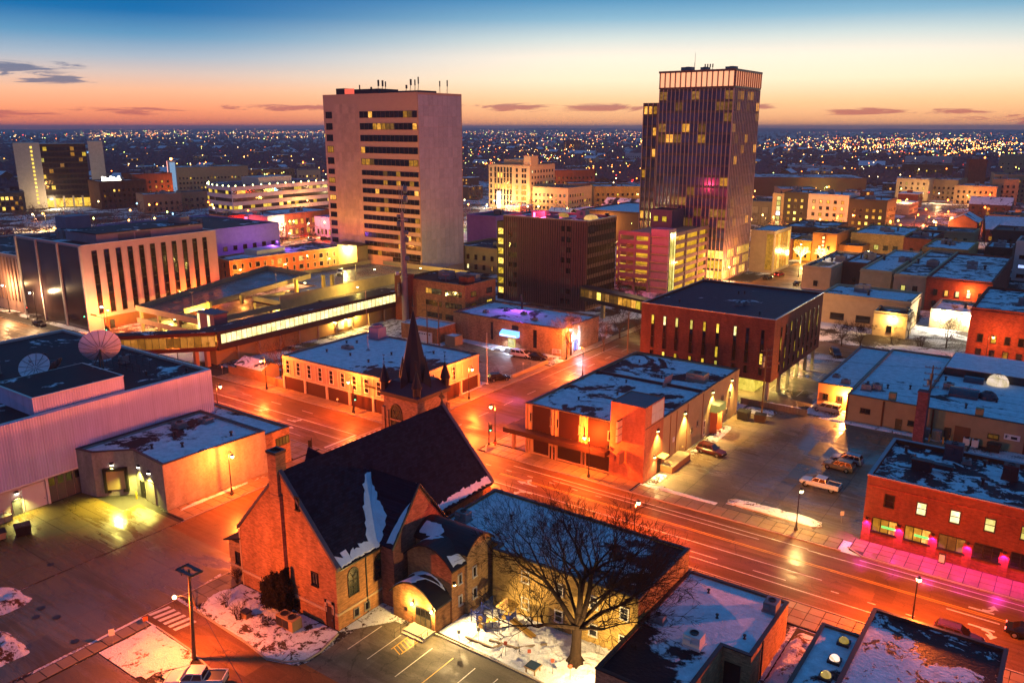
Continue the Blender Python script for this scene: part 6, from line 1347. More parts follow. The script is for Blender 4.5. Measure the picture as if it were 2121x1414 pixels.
mb=MB();fcx.slab(mb,.3,5.0,.4,10.2,0,.1);part('glass_bay',mb,L_YEL[1],rt);mb=MB();fcx.slab(mb,9.4,10.2,2.6,10.4,0,1.4);part('vertical_sign',mb,emit('theatre_sign_glow',(1,.2,.5),1.6),rt);lamp_light('POINT',fcx.p(6,6,4),1500,(1,.05,.04),.3,rt)
bgb('pink_walled_shop','long blank pink lit side wall of a shop on the downtown street',rect(-346,252,-321.5,262),11.2,plain('pinky_render','B49AA8',.7),R_MOST,None,Wd(p=.8,gap=2.4,fl=5,w=1.1,wh=2.2,maxn=8),1)
bgb('brick_shopfronts','row of red brick shopfronts with bright windows on the downtown street',rect(-346,262.4,-321.5,294),11.4,B_RED,R_MOST,None,Wd(p=.75,gap=3.3,fl=4.6,w=2.0,wh=2.6,maxn=24,mats=[L_YEL[0],L_YEL[1]]),2)
bgb('violet_shop','violet lit corner shop beside the hotel tower on the downtown street',rect(-316,276,-300,292),9.6,plain('violet_lit_shop_wall','8A68A8',.7),R_HALF,Wd(p=.4,gap=2.6,fl=4.2,w=1.3,wh=2.4,maxn=12),Wd(p=.3,gap=2.6,fl=4.2,w=1.3,maxn=10),0)  # violet light on this shop is put into the wall colour
bt=thing('bank_tower','distant tower with a dark glass face between two pale end piers','tower',(-572,285,0));
for(cx,cy_,w_,d_,h_,a_)in((-575,264,15,24,42.3,65),(-558,300.5,9,26,43.0,62)):mb=MB();mb.prism(ccw(box_rot(cx,cy_,w_,d_,a_)),0,h_);part('end_pier',mb,plain('bank_pale_stone','B8AA98',.7),bt)
pg=box_rot(-567.5,283,28,22,64);mb=MB();mb.prism(ccw(pg),6,41.5);part('glass_body',mb,plain('bank_dark_body','1A1414',.3),bt);fg=Face(pg[0],pg[1])
for j in range(9):band(bt,fg,.3,fg.L-.3,8.2+j*3.6,2.6,12,lambda i:R.choice(L_YEL)if R.random()<.1 else M_GLASS,M_DARKMETAL)
mb=MB();fg.slab(mb,0,fg.L,.2,6.6,-18,-1.5);part('lit_lobby',mb,lit('bank_lobby','FFC850',1.5,.6,.3),bt)
for k in range(6):mb=MB();t=k*fg.L/5;fg.slab(mb,max(0,t-.6),min(fg.L,t+.6),0,7.4,-1.2,.5);part('column',mb,plain('bank_pale_stone','B8AA98',.7),bt)
fp=Face(*box_rot(-575,264,15,24,65)[:2]);mb=MB()
for j in range(15):fp.slab(mb,fp.L*.62,fp.L*.62+1.2,3+j*2.55,4.4+j*2.55,0,.12)
part('slot_window',mb,L_YEL[0],bt)
lamp_light('POINT',(-560,268,5),4000,(1,.74,.4),.5,bt);lamp_light('POINT',(-572,306,5),4000,(1,.74,.4),.5,bt)
for i,(nm,lb,cx,cy_,w_,d_,h_,a_,wall,ws)in enumerate([
('glass_block','low greenish glass block left of the distant bank tower',-563,241,22,30,12.1,67,plain('greenish_wall','4A5048',.5),Wd(p=.6,gap=2.4,fl=3.2,w=1.8,wh=2.2)),
('grey_block','small grey block squeezed against the left pier of the bank tower',-578,250,9,20,9.8,66,P_BROWN,Wd(p=.2)),
('old_brick_hotel','dark red brick hotel with white roof sign right of the bank tower',-528,300,30,22,18.2,79,B_BROWN,Wd(p=.1,gap=3,fl=3.3)),
('brick_walkup','brown brick walk-up building with arched yellow windows',-536,326,27,22,21.3,77,B_RED,Wd(p=.2,gap=4)),
('salmon_block','blank salmon coloured low block in front of the brick walk-up',-484,300,23,18,11.5,73,plain('salmon_wall','B07A5E',.7),None),
('peach_row','long peach coloured row behind the blue lit chimney mast',-486,332,30,18,11.0,66,plain('peach_wall','B88660',.7),Wd(p=.2,gap=3.4,fl=4)),
('stone_offices','grey stone offices with many narrow windows in the far left distance',-630,440,60,40,19.3,67,P_TAN,Wd(p=.15,gap=2.8,fl=4)),
('orange_school','orange lit long school in the distance left of the hotel tower',-664,528,46,25,12.9,62,B_ORANGE,Wd(p=.3,gap=3)),
('hip_roof_hall','pale low hall just left of the hotel tower',-596,517,21,30,14.4,49,P_CREAM,Wd(p=.3)),
('golden_lit_hall','gold lit wall with a row of small lamps left of the hotel tower',-436,380,15,20,10.7,54,P_YEL,Wd(p=.2)),
('brick_mid_block','long red brick block behind the cream stepped office tower',-355,583,40,25,18.6,46,B_RED,Wd(p=.15,gap=3.2)),
('yellow_flats','yellow brick flats with rows of dark windows left of the fin tower',-258,489,38,25,14.5,36,brick('yellow_brick','A88A48'),Wd(p=.08,gap=3.2,fl=3.6)),
('brown_terrace','brown terrace with snowy roof left of the yellow flats',-315,545,34,20,11.4,40,B_BROWN,Wd(p=.25)),
('arena','very long dark flat arena roof right of the fin tower',-186,656,84,60,14.7,24,P_BROWN,None),
('arena_lobby','lit glass lobby below the long dark arena roof',-176,600,26,30,9.7,26,plain('arena_lobby_wall','8A7A50',.6),Wd(p=.8,gap=2.2,fl=3,w=1.8,wh=2.2)),
('courthouse','pale courthouse with floodlit piers in the right distance',-115,669,22,22,15.7,-2,P_CREAM,Wd(p=.1,gap=3.4)),
('courthouse_centre','recessed middle block of the pale floodlit courthouse',-96,684,18,30,15.0,-4,P_TAN,Wd(p=.15)),
('courthouse_wing','stepped low wing on the right of the floodlit courthouse',-72,652,26,30,13.1,-3,P_TAN,Wd(p=.1)),
('attic_block','wide brown block behind the floodlit courthouse',-151,948,47,40,15.2,9,P_BROWN,Wd(p=.15,gap=4)),
('domed_hall','tan hall with a blue green roof right of the courthouse',-56,670,16,30,17.4,5,P_TAN,Wd(p=.1)),
('slim_slab','slim brick red slab tower in the right distance',-86,774,13,14,27.0,16,B_RED,None),
('tan_tower','square tan tower near the right edge of the distant town',-89,1102,26,30,21.4,5,P_TAN,Wd(p=.1,gap=5,fl=5)),
('dark_window_block','grey block with dim window rows below the square tan tower',-52,690,26,35,19.6,10,P_TAN,Wd(p=.2,gap=2.6,fl=3.2)),
('pillared_hall','small orange hall with pale pillars at the far right',-40,496,14,20,8.2,-3,B_ORANGE,Wd(p=.8,gap=3,fl=6,wh=4)),
('long_white_shed','long pale shed far away above the courthouse',-202,1270,58,30,13.0,9,P_WHITE,None),
('grey_shed','long grey shed among the distant street lights',-279,1017,60,40,7.3,21,P_WHITE,None),
('far_warehouse','pale warehouse beside the left edge of the fin tower',-629,1239,40,30,10.8,27,P_WHITE,None),
('orange_lit_block','orange lit block in the far distance between the two towers',-1018,1673,40,20,22.9,31,B_RED,Wd(p=.5,gap=6,fl=5,w=2)),
('white_lit_block','small white lit block in the far distance above the stepped tower',-1222,1873,51,20,13.7,33,P_WHITE,None)]):
 bgb(nm,lb,box_rot(cx,cy_,w_,d_,a_),h_,wall,None,ws,None,1)
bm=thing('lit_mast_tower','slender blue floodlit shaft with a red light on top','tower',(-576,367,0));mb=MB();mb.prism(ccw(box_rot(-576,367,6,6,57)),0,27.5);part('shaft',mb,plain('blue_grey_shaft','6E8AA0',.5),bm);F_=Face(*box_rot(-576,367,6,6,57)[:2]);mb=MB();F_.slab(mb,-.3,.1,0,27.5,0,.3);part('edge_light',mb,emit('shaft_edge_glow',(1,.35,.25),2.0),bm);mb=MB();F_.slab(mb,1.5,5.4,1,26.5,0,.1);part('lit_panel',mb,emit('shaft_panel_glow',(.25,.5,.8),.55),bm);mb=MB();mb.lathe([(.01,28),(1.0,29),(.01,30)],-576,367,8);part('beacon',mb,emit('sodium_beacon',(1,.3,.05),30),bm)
sgn=thing('roof_sign','white glowing script sign on the old brick hotel roof','sign',(-520,305,18.4));mb=MB();F_=Face(*box_rot(-528,300,30,22,79)[:2])
for k in range(7):F_.slab(mb,2+k*1.7,3.2+k*1.7,19.0,21.2-(k%3)*.5,-.2,0)
F_.slab(mb,2,14,18.3,19.0,-.2,0);part('letters',mb,emit('sign_white_glow',(1,.95,.75),5),sgn)
# stepped cream office tower
dc=bgb('stepped_cream_tower','cream stepped office tower with tall dark window bays and a central turret',rect(-336,446,-303,476),28.5,plain('deco_cream','C8A878',.7),R_LITTLE,None,None,2)
fd_=FY(446,-336,-303);fdr=FX(-303,446,476)
for k in range(6):
 for j in range(7):window(dc,fd_,5.6+k*2.5,2+j*3.6,1.5,3.1,L_YEL[0]if(j==3 or(j in(0,5)and k in(1,2)))else M_GLASS,M_FRAMED,sub=False)
for j in range(7):
 for t in(2.0,23.0,27.6,29.6):window(dc,fd_,t,2.4+j*3.6,1.4,2.2,L_YEL[0]if(j in(1,2,3)and t>20)else M_GLASS,M_FRAMED,sub=False)
winrows(dc,fdr,28.5,p=.12,gap=3.2,fl=3.7,maxn=60)
mb=MB();mb.box(-308,446.5,28,-302.6,455,34.2);part('turret',mb,plain('deco_cream','C8A878',.7),dc);mb=MB();mb.box(-328,452,28,-312,470,31.5);part('attic',mb,plain('deco_cream','C8A878',.7),dc)
mb=MB();fd_.slab(mb,8.6,10.8,.5,11,1.5,2.4);part('blade_sign',mb,emit('blade_sign_glow',(1,.97,.8),5),dc);lamp_light('POINT',(-322,438,6),7000,(1,.74,.35),.4,dc);lamp_light('POINT',(-300,440,9),4000,(1,.6,.25),.4,dc)
bgb('stepped_tower_annex','lower cream annex with a lit top floor beside the stepped tower',rect(-302,448,-275,478),15,plain('deco_cream','C8A878',.7),R_LITTLE,Wd(p=.3,gap=2.9,fl=4),Wd(p=.5,gap=3,fl=4,maxn=24),1)
bgb('purple_wall_block','plain block with a violet lit wall beside the gridded office tower',rect(-215,270,-200,290),17,plain('violet_lit_block_wall','9A6AA8',.7),R_LITTLE,None,None,1)  # wall colour carries the violet light
bgb('long_white_roof','long low garage with a bright snow covered roof left of the fin tower',rect(-204,345,-146,392),14.0,P_BROWN,R_FULL,None,None,2)
bgb('golden_arcade','low arcade glowing yellow between the hotel and the gridded tower',rect(-222,300,-196,320),8,P_YEL,R_MOST,Wd(p=.9,gap=2.2,fl=3.2,w=1.8,wh=2.2,mats=[L_YEL[0]]),None,0)
bgb('hotel_podium','plain tan podium wall running right from the hotel tower',rect(-196,238,-160,262),9.5,P_TAN,R_LITTLE,None,None,2)
# apartments of grey, white and charcoal
for nm,lb,x0,x1,h_,wall in(('charcoal_apartments','charcoal end of the apartment block right of the fin tower',-137,-124.6,19.2,P_GREYD),('white_apartments','white panelled middle of the apartment block with lit windows',-124.4,-104.2,18.8,plain('apt_white','B4AAA4',.6)),('dark_apartments','dark charcoal wing of the apartment block with glowing yellow windows',-104,-86,17.2,P_GREYD)):
 bgb(nm,lb,rect(x0,441,x1,463),h_,wall,R_FULL,Wd(p=.5,gap=3.0,fl=3.25,w=1.5,wh=1.6,mats=[L_YEL[0],L_YEL[1]],maxn=45),Wd(p=.3,gap=3.6,fl=3.25,maxn=24)if x1==-86 else None,2)
gs_=bgb('glass_stair_tower','tall glazed stair tower glowing white beside the charcoal apartments',rect(-144,444,-137.2,452),18,P_CREAM,R_LITTLE,Wd(p=1,gap=2.4,fl=2.6,w=2.2,wh=2.3,mats=[lit('stair_tower_white','FFF4C8',1.6,.4)]),None,0)
bgb('blank_screen_wall','dim wall below a yellow eave left of the glazed stair tower',rect(-164,448,-145,470),13,plain('grey_mesh','6A6458',.7),R_LITTLE,Wd(p=.0,gap=5,fl=5,w=4,wh=4,dark=plain('mesh_screen','7A7468',.4)),None,0)
# downtown corner by the lit trees
for nm,lb,r_,h_,wall,ws,ws2 in[
('cafe_row','low cafe row with strings of lights behind the glowing tree',rect(-116,336,-99.5,362),8.3,B_RED,Wd(p=.9,gap=2.2,fl=3.6,w=1.7,wh=2.2,mats=[L_YEL[0],L_YEL[1]]),None),
('cafe_upper_row','upper roofs stacked behind the low cafe row',rect(-112,363,-92,392),10.5,B_BROWN,None,None),
('yellow_shop','bright yellow walled shop left of the marquee cinema',rect(-99.3,337,-92.3,360),8,P_YEL,Wd(p=0,gap=1.2,fl=3.2,w=.8,wh=1.4,maxn=12),None),
('marquee_cinema','orange striped cinema front with a tall vertical sign',rect(-92,337,-82.7,366),11.5,plain('cinema_orange','B06A30',.6),None,None),
('arch_window_shop','orange shop with two arched windows right of the cinema',rect(-82.5,340,-73.5,362),7,plain('shop_orange','A8682C',.7),Wd(p=.6,gap=3.4,fl=5,w=2.2,wh=2.2),None),
('balcony_flats','yellow brick flats with balconies and lit windows',rect(-81,352,-61,388),10.8,brick('flats_yellow','B08C54'),Wd(p=.35,gap=3.2,fl=3.4,w=1.8,wh=1.9),None),
('red_gap_block','dark red block between the two yellow balcony flats',rect(-60.8,350,-51,380),10.4,B_RED,None,None),
('east_flats','yellow rendered flats right of the dark red block',rect(-50.5,328,-35.6,356),10.2,brick('flats_yellow','B08C54'),Wd(p=.1,gap=3,fl=3.4,w=1.6,wh=2),None),
('beige_corner','beige corner building with a vertical row of pipes',rect(-78,277,-68.8,318),7.6,P_CREAM,Wd(p=.0,gap=3.8,fl=3.4,w=1.3,wh=1.7),None),
('brown_back_building','brown building set back behind the beige corner',rect(-68.6,291,-60.6,317),8.0,P_BROWN,Wd(p=0,gap=3.6,fl=3.2),None),
('beige_second','second beige building with a ragged snow roof',rect(-58.7,272,-49.5,324),9.0,P_CREAM,Wd(p=.2,gap=3.8,fl=3.6),None),
('beige_third','third beige building with a barrel skylight on its roof',rect(-47.5,265,-38.6,326),9.6,P_CREAM,Wd(p=.35,gap=3.0,fl=3.6,maxn=6),None),
('red_three_storey','deep red brick building with arched lit windows',rect(-38.4,264,-21.6,322),9.8,B_RED,Wd(p=.5,gap=2.7,fl=3.4,w=1.1,wh=1.7,mats=[L_YEL[1],L_YEL[2]]),None),
('blue_lit_office','modern office with blue white light strips at the right edge',rect(-22,334,0,350),14,P_WHITE,Wd(p=.5,gap=2.6,fl=3.3,w=2.3,wh=1.2,mats=[lit('office_blue_white','A8C0FF',1.1,.3)]),None),
('yellow_low_block','long cream low block with strip windows and roof plant',rect(-59,230,-36.4,246),8.2,P_CREAM,Wd(p=.15,gap=5.2,fl=3.8,w=3.6,wh=1.8,maxn=8),None),
('cream_annex','small cream annex with a wall lamp in front of the low block',rect(-43.6,222.5,-35.6,229.8),6.4,P_CREAM,None,None),
('white_garage','cream garage with two bright white wall lamps',rect(-33,240,-20.8,256),5.2,P_CREAM,None,None),
('red_corner_block','red brick block with white framed windows at the right edge',rect(-20.6,210,6,241),12.4,B_RED,Wd(p=.25,gap=2.6,fl=3.5,w=1.1,wh=1.8,maxn=30),None),
('teal_roofed_block','dark block with a pale teal roof behind the beige row',rect(-36,404,-14,424),10,P_BROWN,None,None),
('tan_store','tan store with snow roof behind the teal roofed block',rect(-62,396,-42,414),9,P_TAN,Wd(p=.3),None),
('narrow_house','narrow dark house between the flats and the teal block',rect(-33,352,-24,372),9,B_BROWN,Wd(p=.2),None)]:
 bgb(nm,lb,r_,h_,wall,R.choice((R_MOST,R_HALF,R_THIN,R_HALF,R_LITTLE)),ws,ws2,2 if h_>7 else 0)
mq=thing('cinema_sign','tall amber vertical letter sign on the orange cinema','sign',(-87.4,336.5,2));mb=MB();mb.box(-87.9,335.6,3,-86.9,336.9,10.8);part('blade',mb,plain('cinema_red','7A2418',.6),mq)
mb=MB()
for k in range(5):mb.box(-87.75,335.45,9.4-k*1.5,-87.05,335.58,10.2-k*1.5)
part('lettering',mb,emit('letter_amber',(1,.6,.15),4),mq)
# strong lamps on the white garage, annex and red block
for x,y,z,p_,c_,lb in((-30,239.3,4.4,6500,WHT,'left'),(-23.5,239.3,4.2,6500,WHT,'right')):
 o=thing('security_lamp','bright white security lamp on the cream garage, %s one of the two'%lb,'lamp',(x,y+.5,z));mb=MB();mb.box(x-.3,y+.1,z,x+.3,y+.7,z+.4);part('housing',mb,E_WHT,o);lamp_light('POINT',(x,y-.5,z-.2),p_*.3,c_,.2,o)
o=thing('security_lamp','yellow wall lamp on the small cream annex','lamp',(-39,222.3,5));mb=MB();mb.box(-39.3,222.0,4.8,-38.7,222.4,5.1);part('housing',mb,E_YEL,o);lamp_light('POINT',(-39,221.3,4.6),1300,YEL,.2,o)
# ================================================================== small distant buildings, woods, lights
def polar(px_,dy):
 """heading and distance of a place on the plain seen dy below the horizon"""
 D=91000/dy;a=rad(HEAD)-math.atan((px_-1060)/1757);return-math.sin(a)*D,math.cos(a)*D,D
taken=[(o.location.x,o.location.y,26)for o in bpy.data.objects if o.parent is None and o.get('category')in('building','tower','parking garage')]
HB={}
def hut_mesh(k):
 w_,d_,h_=[(14,11,5),(22,14,7),(11,9,6),(30,18,6),(18,12,9)][k%5];mb=MB()
 gable_=k%2==0;mb.box(-w_/2,-d_/2,0,w_/2,d_/2,h_,0)
 if gable_:
  z1=h_+d_*.3;mb.face([(-w_/2-.4,-d_/2-.5,h_),(w_/2+.4,-d_/2-.5,h_),(w_/2+.4,0,z1),(-w_/2-.4,0,z1)],1);mb.face([(w_/2+.4,d_/2+.5,h_),(-w_/2-.4,d_/2+.5,h_),(-w_/2-.4,0,z1),(w_/2+.4,0,z1)],1);mb.face([(w_/2,-d_/2,h_),(w_/2,d_/2,h_),(w_/2,0,z1-.3)]);mb.face([(-w_/2,d_/2,h_),(-w_/2,-d_/2,h_),(-w_/2,0,z1-.3)])
 else:mb.box(-w_/2-.2,-d_/2-.2,h_+.01,w_/2+.2,d_/2+.2,h_+.5,1);mb.box(-2,-1,h_+.5,1.5,2,h_+2,0)
 for i in range(int(w_/4)):
  for j in range(int(h_/3)):mb.box(-w_/2+1.5+i*4,-d_/2-.1,1+j*3,-w_/2+3+i*4,-d_/2-.005,2.6+j*3,2 if R.random()<.3 else 3)
 return mb.mesh('small_building',[B_BROWN,R_MOST,L_YEL[1],M_GLASS])
where=lambda p_,D:'by the '+min(((130,'bank tower'),(275,'old hotel'),(420,'stone offices'),(530,'white office'),(640,'gold hall'),(800,'hotel tower'),(1050,'cream tower'),(1200,'brick block'),(1290,'yellow flats'),(1450,'fin tower'),(1590,'arena'),(1730,'apartments'),(1900,'courthouse'),(2010,'slim slab'),(2100,'tan tower')),key=lambda q:abs(q[0]-p_))[1]+(', far out' if D>900 else ', nearest' if D<480 else '')
HM_=[hut_mesh(k)for k in range(10)];nb=0;tries=0
while nb<290 and tries<6000:
 tries+=1;px_=R.uniform(-60,2180);dy=R.uniform(26,235)if R.random()<.8 else R.uniform(20,60)
 if px_<1000 and dy>150:continue
 x,y,D=polar(px_,dy)
 if y<262 and x>-260:continue
 if any((x-a)**2+(y-b)**2<(c+10)**2 for a,b,c in taken)or(abs(x+88)<16)or D<330:continue
 wi,ri=R.randrange(5),R.randrange(3);taken.append((x,y,12));place('small_building',HM_[nb%10],None,(x,y,0),rad(R.choice((0,90,0,12))),[(B_BROWN,B_RED,P_TAN,P_CREAM,P_BROWN)[wi],(R_MOST,R_FULL,R_HALF)[ri],None,None],label='small %s %s building, %s roof, %s'%(('brown brick','red brick','tan','cream','dark brown')[wi],('gabled','flat')[nb%2],('mostly snowy','white','half bare')[ri],where(px_,D)),cat='building',group='small buildings across the distant town')
 nb+=1
# far woods: one mass of leafless crowns
M_WOOD=plain('far_bare_wood','5E4450',.95,.05,var=.5,scale=.05)
mb=MB();ico=[(0,0,1),(.89,0,.45),(.28,.85,.45),(-.72,.53,.45),(-.72,-.53,.45),(.28,-.85,.45)]
for k in range(17000):
 px_=R.uniform(-120,2240);u=R.random();dy=6+105*u**1.5
 if px_>1560 and R.random()<.45:continue
 if 60<px_<1000:dy=8+100*u**1.3
 x,y,D=polar(px_,dy)
 if k%12==0:x,y,D=polar(px_,R.uniform(108,225));small=1
 else:small=0
 if D<380 or(x>-260 and y<330)or abs(x+88)<9:continue
 if R.random()<.5 and any((x-a)**2+(y-b)**2<c*c for a,b,c in taken[-120:]):continue
 r_=R.uniform(2,4.5)if small else R.uniform(4,9)*(1+D/9000);h_=R.uniform(4.5,8.5)*(1+D/16000);i=len(mb.v)
 if small:
  for q in range(46):
   c0=Vector((R.gauss(0,.5),R.gauss(0,.5),0));c0=Vector((x+c0.x*r_,y+c0.y*r_,abs(R.gauss(.5,.28))*h_));d1=Vector((R.gauss(0,1),R.gauss(0,1),R.gauss(.6,1))).normalized()*R.uniform(.6,1.6);d2=d1.orthogonal().normalized()*.16;mb.face([c0,c0+d1*.5+d2,c0+d1,c0+d1*.5-d2])
  continue
 for(a,b,c)in ico:j_=R.uniform(.7,1.25);mb.v.append((x+a*r_*j_,y+b*r_*j_,c*h_*j_))
 mb.v.append((x,y,-.5));mb.f+=[(i,i+1+q,i+1+(q+1)%5)for q in range(5)]+[(i+1+q,i+6,i+1+(q+1)%5)for q in range(5)];mb.mi+=[0]*10
part('far_woods',mb,M_WOOD,kind='stuff')
# a low rise on the horizon
mb=MB();n_=90;pr=None
for k in range(n_+1):
 px_=-300+2750*k/n_;a=rad(HEAD)-math.atan((px_-1060)/1757);hh=4+16*max(0,1-((px_-1060)/1100)**2)+10*noise.noise(Vector((k*.35,0,0)))
 c_=[(-math.sin(a)*d_,math.cos(a)*d_,z)for d_,z in((10500,-1),(14500,hh*.8),(17500,hh*1.25+8),(19500,-3))]
 if pr:
  for j in range(3):mb.face([pr[j],c_[j],c_[j+1],pr[j+1]])
 pr=c_
struct('low_hills',mb,plain('far_hill','4A4250',.95,.05))
# distant lamps
LC=[emit('far_lamp_'+n_,c_,s_)for n_,c_,s_ in(('amber',(1,.42,.08),11),('white',(1,.70,.32),10),('orange',(1,.18,.02),13),('lime',(.7,.9,.2),9),('red',(1,.04,.03),5),('cyan',(.35,.7,1),3.5))]
def octa(mb,x,y,z,r_,m):
 i=len(mb.v);mb.v+=[(x+r_,y,z),(x,y+r_,z),(x-r_,y,z),(x,y-r_,z),(x,y,z+r_*1.2),(x,y,z-r_)]
 mb.f+=[(i+a,i+b,i+c)for a,b,c in((0,1,4),(1,2,4),(2,3,4),(3,0,4),(1,0,5),(2,1,5),(3,2,5),(0,3,5))];mb.mi+=[m]*8
mb=MB()
def lampcol():return R.choices(range(6),(38,18,26,12,4,2))[0]
for k in range(3300):
 t_=R.random()
 if t_<.26:px_,dy=R.uniform(180,700),R.triangular(4,30,12)
 elif t_<.40:px_,dy=R.uniform(950,1345),R.triangular(5,40,16)
 elif t_<.50:px_,dy=R.uniform(950,1345),R.uniform(30,120)
 elif t_<.80:px_,dy=R.triangular(1540,2200,1950),R.triangular(8,70,28)
 elif t_<.93:px_,dy=R.uniform(1540,2180),R.uniform(30,120)
 elif t_<.96:px_,dy=R.uniform(-40,250),R.uniform(5,30)
 else:px_,dy=R.uniform(-40,680),R.uniform(20,130)
 x,y,D=polar(px_,dy)
 if D<620:continue
 if noise.noise(Vector((x*.0011,y*.0011,4.2)))<-.12 and R.random()<.8:continue
 if R.random()<.62:
  if R.random()<.5:x=round(x/210)*210+R.uniform(-7,7)
  else:y=round(y/260)*260+R.uniform(-7,7)
 r_=(.28+D*.00026)*R.uniform(.45,1.2)*(1.9 if R.random()<.06 else 1);octa(mb,x,y,9.5+D*.0006+R.uniform(0,3),min(r_,4.2),lampcol())
part('city_lights',mb,LC,kind='stuff')
hz=MB();hz.box(-19000,-6000,-1.5,19000,19800,84);hm_=bpy.data.materials.new('haze');hm_.use_nodes=True;t_=NT(hm_.node_tree)
t_.n('ShaderNodeOutputMaterial',{'Volume':t_.n('ShaderNodeVolumePrincipled',{'Color':(.80,.72,.78),'Density':.00013,'Anisotropy':.3}).outputs[0]});part('haze',hz,hm_,kind='stuff')
# street lights one can tell apart, each on its own pole
sm=MB();sm.tube((0,0,0),(0,0,8.6),.12,.08,5);sm.tube((0,0,8.5),(1.4,0,8.9),.07,.05,4);pole_me=sm.mesh('street_light',[M_DARKMETAL]);hm=MB();octa(hm,1.5,0,8.75,.55,0);head_me=hm.mesh('lamp_head',[LC[0]])
cnt=0
for k in range(600):
 if cnt>=240:break
 px_=R.triangular(-40,2200,1900)if k%3 else R.uniform(-40,1340);dy=R.uniform(95,235)
 x,y,D=polar(px_,dy)
 if D<330 or(x>-240 and y<262)or any((x-a)**2+(y-b)**2<(c*.62)**2 for a,b,c in taken):continue
 ci=lampcol();o=place('street_light',pole_me,None,(x,y,0),R.uniform(0,6.28),None,label='small pole lamp with %s glow %s'%(('an amber','a white','an orange','a lime','a red','a cyan')[ci],where(px_,D)),cat='street light',group='street lights across the distant town')
 h_=place('lamp_head',head_me,o,(x,y,0),0,[LC[ci]]);h_.rotation_euler=(0,0,0);cnt+=1
 if D<720 and cnt%3==0:l=lamp_light('POINT',(x,y,7.5),4200,LC[ci].node_tree.nodes['Principled BSDF'].inputs['Emission Color'].default_value[:3],.4,o);
# ================================================================== trees
def grow(mb,p,d,L,r,depth,maxd,spread=.55,upd=.10,n=5,droop=0.0,mat=0,kids=(2,3),shrink=.72,segs=3,minr=.012):
 """one limb: a few bent, tapering segments, side shoots along it, then a fork"""
 p=Vector(p);d=Vector(d).normalized();r0=r
 for k in range(segs):
  d=(d+Vector((R.gauss(0,.13),R.gauss(0,.13),R.gauss(0,.08)+upd-droop*depth))).normalized()
  q=p+d*(L/segs);r1=max(minr,r0*(1-.36/segs));mb.tube(p,q,r0,r1,n if depth<2 else(4 if depth<4 else 3),mat,caps=False);p,r0=q,r1
  if depth<maxd and k>0 and depth>0 and R.random()<.75:
   a=d.orthogonal().normalized();a.rotate(Matrix.Rotation(R.uniform(0,6.28),3,d));grow(mb,p,(d+a*R.uniform(.6,1.1)),L*.55,r0*.5,depth+1,maxd,spread,upd,n,droop,mat,kids,shrink,max(2,segs-1),minr)
 if depth<maxd:
  m_=R.randint(*kids);a0=R.uniform(0,6.28)
  for k in range(m_):
   a=d.orthogonal().normalized();a.rotate(Matrix.Rotation(a0+6.28*k/m_+R.uniform(-.4,.4),3,d));s_=spread*R.uniform(.6,1.35)
   grow(mb,p,d+a*s_,L*shrink*R.uniform(.8,1.15),r0*(.78 if k==0 else .62),depth+1,maxd,spread,upd,n,droop,mat,kids,shrink,max(2,segs-(depth>1)),minr)
BARK=plain('bark','2E221A',.95,.1,var=.5,scale=3);BARKL=plain('bark_grey','4A382A',.95,.1,var=.5,scale=2)
R2=R.getstate();R.seed(23)
tr=thing('great_elm','huge bare spreading tree standing in the snow beside the school','tree',(-36.3,62.0,.05))
mb=MB();B_=Vector((-36.3,62.0,.0));mb.path([B_,B_+Vector((0,0,.5)),B_+Vector((.1,0,2.4)),B_+Vector((.15,0,4.6))],[.95,.62,.50,.52],12);
for k in range(7):a=6.28*k/7;mb.tube(B_+Vector((.95*math.cos(a),.95*math.sin(a),-.05)),B_+Vector((.3*math.cos(a),.3*math.sin(a),1.0)),.16,.2,5)
part('trunk',mb,BARK,tr)
mb=MB();top=B_+Vector((.15,0,4.4))
for k,(dx,dy_,dz,L_,r_)in enumerate([(-.15,.1,1.0,5.6,.36),(.35,-.1,.95,5.4,.34),(-.75,-.2,.75,5.2,.28),(.85,.15,.7,5.2,.28),(.1,.8,.8,5.0,.26),(-.2,-.9,.7,4.6,.24),(-1.0,.3,.25,4.6,.19),(1.0,-.3,.3,4.4,.19),(.6,.6,.6,4.6,.2),(-.6,.7,.6,4.6,.2)]):
 grow(mb,top+Vector((dx*.2,dy_*.2,R.uniform(-.5,.1))),(dx,dy_,dz),L_,r_,1,6,.5,.05,6,.0,kids=(2,3),shrink=.70,segs=4,minr=.016)
part('crown',mb,BARK,tr)
def tree_proto(label,h_,seedv,maxd=5,mat=BARKL,loc=(0,0,0),spread=.6,up=.1,group=None,kids=(2,3)):
 R.seed(seedv);t=thing('bare_tree',label,'tree',loc,group);mb=MB();mb.path([(0,0,0),(.05,0,h_*.12),(.0,.05,h_*.24)],[h_*.026,h_*.02,h_*.018],7);mb.v=[(x+loc[0],y+loc[1],z+loc[2])for x,y,z in mb.v];part('trunk',mb,mat,t)
 mb=MB()
 for k in range(5):a=6.28*k/5+R.uniform(-.3,.3);e_=R.uniform(.35,.9)if k else .1;grow(mb,(0,.05,h_*.23),(math.cos(a)*e_,math.sin(a)*e_,.9),h_*.26,h_*.012,1,maxd,spread,up,4,0,kids=kids,shrink=.74,segs=3,minr=.018)
 mb.v=[(x+loc[0],y+loc[1],z+loc[2])for x,y,z in mb.v];part('crown',mb,mat,t);return t
t1=tree_proto('bare street tree with a fine pale crown beside the low clinic',10.5,5,5,loc=(-96.6,159.8,.1))
t2=tree_proto('bare tree against the tan skyway wall behind the shed',9.5,9,5,loc=(-137.5,108.6,0))
t3=tree_proto('small bare tree in the snow at the alley behind the car park',7.5,14,5,loc=(-42.4,204.5,0),spread=.75)
